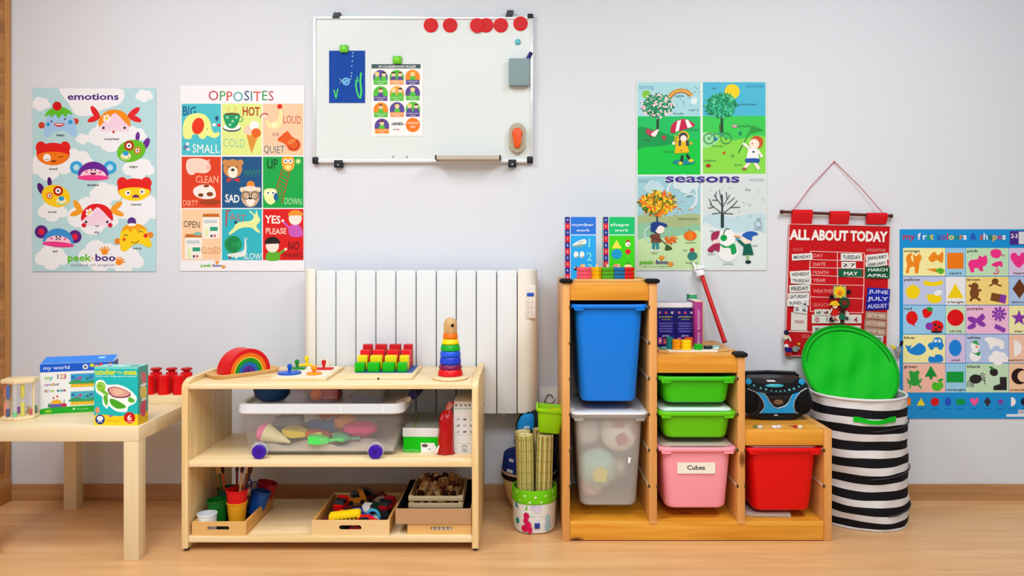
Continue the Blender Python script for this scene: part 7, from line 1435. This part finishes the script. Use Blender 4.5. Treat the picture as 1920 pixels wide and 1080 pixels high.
wrapprint('print', [('e', 970, .103, .013, .012, '#128a90'), ('e', 976, .090, .012, .009, '#128a90'), ('b', 987, .098, .004, .009, '#5cc02a'), ('e', 1005, .100, .022, .010, '#c9c4e0'), ('e', 1008, .092, .012, .012, '#d4cce6'), ('e', 1026, .100, .0085, .009, '#c8142c'), ('e', 987, .068, .0115, .013, '#cc1450'), ('e', 986, .050, .010, .012, '#cc1450'), ('e', 990, .036, .013, .014, '#d41456'), ('e', 984, .022, .014, .013, '#cc1450'), ('e', 993, .020, .010, .014, '#cc1450'), ('e', 971, .045, .0095, .011, '#158a92'), ('b', 1007, .034, .0095, .010, '#2a3a96'), ('e', 1007, .048, .006, .005, '#c4d0e8'), ('e', 1027, .058, .012, .015, '#a4ccd4'), ('e', 1027, .030, .014, .019, '#9cc4ce'), ('e', 998, .072, .012, .004, '#cfe4d4'), ('e', 1014, .072, .008, .004, '#d8e6d8'), ('e', 966, .072, .006, .006, '#d8d0c4')], .0012)
rollz = .012
def matroll(label, x, y, r_, h_, ang, cset, lean=(0, 0)):
    t_ = thing('rolled_mat', label, 'mat', (x, y, rollz), 0, 'rolled bamboo mats in the basket', (R(lean[0]), R(lean[1]), R(ang)))
    ns = int(2*math.pi*r_/.0048)
    for ci, c_ in enumerate(cset):
        g = G()
        for k in range(ns):
            if k % len(cset) != ci: continue
            a = 2*math.pi*k/ns; g.cyl(((r_-.002)*math.cos(a), (r_-.002)*math.sin(a), 0), .0027, h_-.001*(k % 3), 6)
        o = obj('bamboo_sticks', g, mat(c_, .6), t_, local=True); o['kind'] = 'stuff'
    g = G(); g.tube([((r_-.004-.0027*a/360)*math.cos(R(a)), (r_-.004-.0027*a/360)*math.sin(R(a)), h_-.003) for a in range(0, 360*max(2, int((r_-.008)/.0028)), 20)], .0012, 5); obj('spiral_edge', g, mat('#d8cc94', .7), t_, local=True)
    g = G(); g.cyl((0, 0, .001), r_-.005, h_-.006, 24); obj('inner_roll', g, mat('#8a8a44', .8), t_, local=True)
    for k in range(5):
        g = G(); g.tube([((r_+.0010)*math.cos(R(a)), (r_+.0010)*math.sin(R(a)), .17+k*.04) for a in range(0, 360, 15)], .0004, 5, closed=True); obj('thread', g, mat('#6a7a34', .8), t_, local=True)
    return t_
matroll('rolled mat, front left one, green and tan stripes', QX-.0305, QY-.030, .0300, .345, 0, ['#a8a450', '#d2c488', '#7c8a34', '#c8b878'], (1, -.8))
matroll('rolled mat, front right one, green and beige stripes', QX+.0305, QY-.030, .0300, .343, 40, ['#b4b45c', '#dccf9a', '#8a9440', '#b0824a'], (1, 1.2))
matroll('rolled mat, back left one, brownish', QX-.031, QY+.032, .0290, .346, 70, ['#b89c68', '#d8c494', '#9a7c4a', '#c8ae7a'], (-1, -3.2))
matroll('rolled mat, back right one, olive and tan', QX+.031, QY+.032, .0290, .349, 100, ['#a89a58', '#d4c690', '#86843e', '#a8784a'], (-1, 2.2))
# green crate on the rolls
gcx, gcz = px2x(1029, -.315), .3605
gc = thing('green_crate', 'small translucent lime green plastic basket on top of the rolled mats', 'basket', (gcx, -.315, gcz), rot=(0, R(5), 0))
M_lime = mat('#9be00a', .25, alpha=.82)
g = G(); g.loft([rr(0, 0, .074, .070, .010, 0), rr(0, 0, .080, .076, .012, .004), rr(0, 0, .098, .092, .014, .080), rr(0, 0, .110, .104, .016, .080), rr(0, 0, .112, .106, .016, .083), rr(0, 0, .108, .102, .015, .092), rr(0, 0, .102, .096, .015, .093), rr(0, 0, .094, .088, .012, .078), rr(0, 0, .072, .068, .010, .004)]); obj('basket_shell', g, M_lime, gc, local=True)
for s_ in (-1,): g = G(); g.tube([(s_*.052, -.030, .090), (s_*.052, -.028, .098), (s_*.052, .028, .098), (s_*.052, .030, .090)], .0035, 8); obj('handle', g, mat('#8fd60c', .3), gc, local=True)
g = G(); g.lathe([(.018, .006), (.026, .085), (.0235, .085), (.016, .010)], (.018, -.004, 0), 20); obj('inner_cup', g, mat('#d8e81c', .35, alpha=.9), gc, local=True)
# bags behind
dm = thing('drum', 'wooden hand drum with a navy band and tapering pale body behind the basket', 'drum', (px2x(993, -.118), -.118, 0))
g = G(); g.lathe([(.058, .001), (.066, .008), (.083, .038), (.098, .081), (.107, .123), (.109, .138)], (0, 0, 0), 40); obj('drum_shell', g, wood('#c8a468', '#dcbc84', 'Z', 1, .5), dm, local=True)
g = G(); g.lathe([(.110, .136), (.113, .139), (.113, .153), (.110, .155)], (0, 0, 0), 40); obj('black_hoop', g, mat('#15120f', .6), dm, local=True)
g = G(); g.lathe([(.110, .1552), (.1115, .157), (.1115, .163), (.110, .165)], (0, 0, 0), 40); obj('braided_band', g, mat('#c8a088', .7), dm, local=True)
g = G(); g.lathe([(.110, .1652), (.1112, .168), (.104, .226), (.101, .230), (.001, .230)], (0, 0, 0), 40); bd = obj('navy_band', g, mat('#142a7a', .6), dm, local=True)
for px_, z_, w_ in ((958, .217, .011), (957, .176, .016)):
    ph = math.asin(max(-1, min(1, (px2x(px_, -.215)-dm.location.x)/.108))); rr_ = .1112 if z_ < .19 else .1062
    g = G(M=Matrix.Rotation(ph, 4, 'Z')); g.box(-w_, w_, -rr_-.0022, -rr_+.002, z_-.006, z_+.006, .0006); obj('name_tag', g, mat('#c4cede', .6), bd, local=True)
dk = thing('bag', 'dark bag with a bright blue pocket lying on the drum behind the mats', 'bag', (px2x(1006, -.105), -.105, .2306))
def oval(w_, d, r_, z, cx=0): return rr(cx, 0, w_, d, r_, z, 5)
g = G(); g.loft([oval(.15, .08, .035, .0), oval(.172, .09, .04, .008), oval(.176, .094, .04, .06), oval(.165, .088, .038, .11), oval(.13, .07, .033, .15), oval(.06, .04, .018, .166)]); obj('bag_body', g, mat('#151820', .75), dk, local=True)
g = G(); g.loft([rr(-.042, -.040, .070, .030, .012, .098), rr(-.042, -.038, .068, .032, .014, .120), rr(-.036, -.033, .052, .030, .012, .146), rr(-.032, -.026, .034, .02, .009, .156)]); obj('top_pocket', g, mat('#1586d0', .6), dk, local=True)['label'] = 'bright blue top pocket'
g = G(); g.box(-.050, -.028, -.0572, -.0545, .102, .112, .0006); obj('patch_label', g, mat('#c4dcec', .6), dk, local=True)
g = G(); g.tube([(-.078, -.035, .004), (-.086, -.038, .05), (-.080, -.038, .10), (-.062, -.032, .145), (-.03, -.026, .163)], .0035, 8); obj('piping', g, mat('#1c3c38', .6), dk, local=True)
g = G(); g.tube([(.072, -.040, .12), (.080, -.048, .08), (.080, -.050, .04), (.072, -.048, .008)], .006, 8); obj('strap', g, mat('#22242c', .7), dk, local=True)
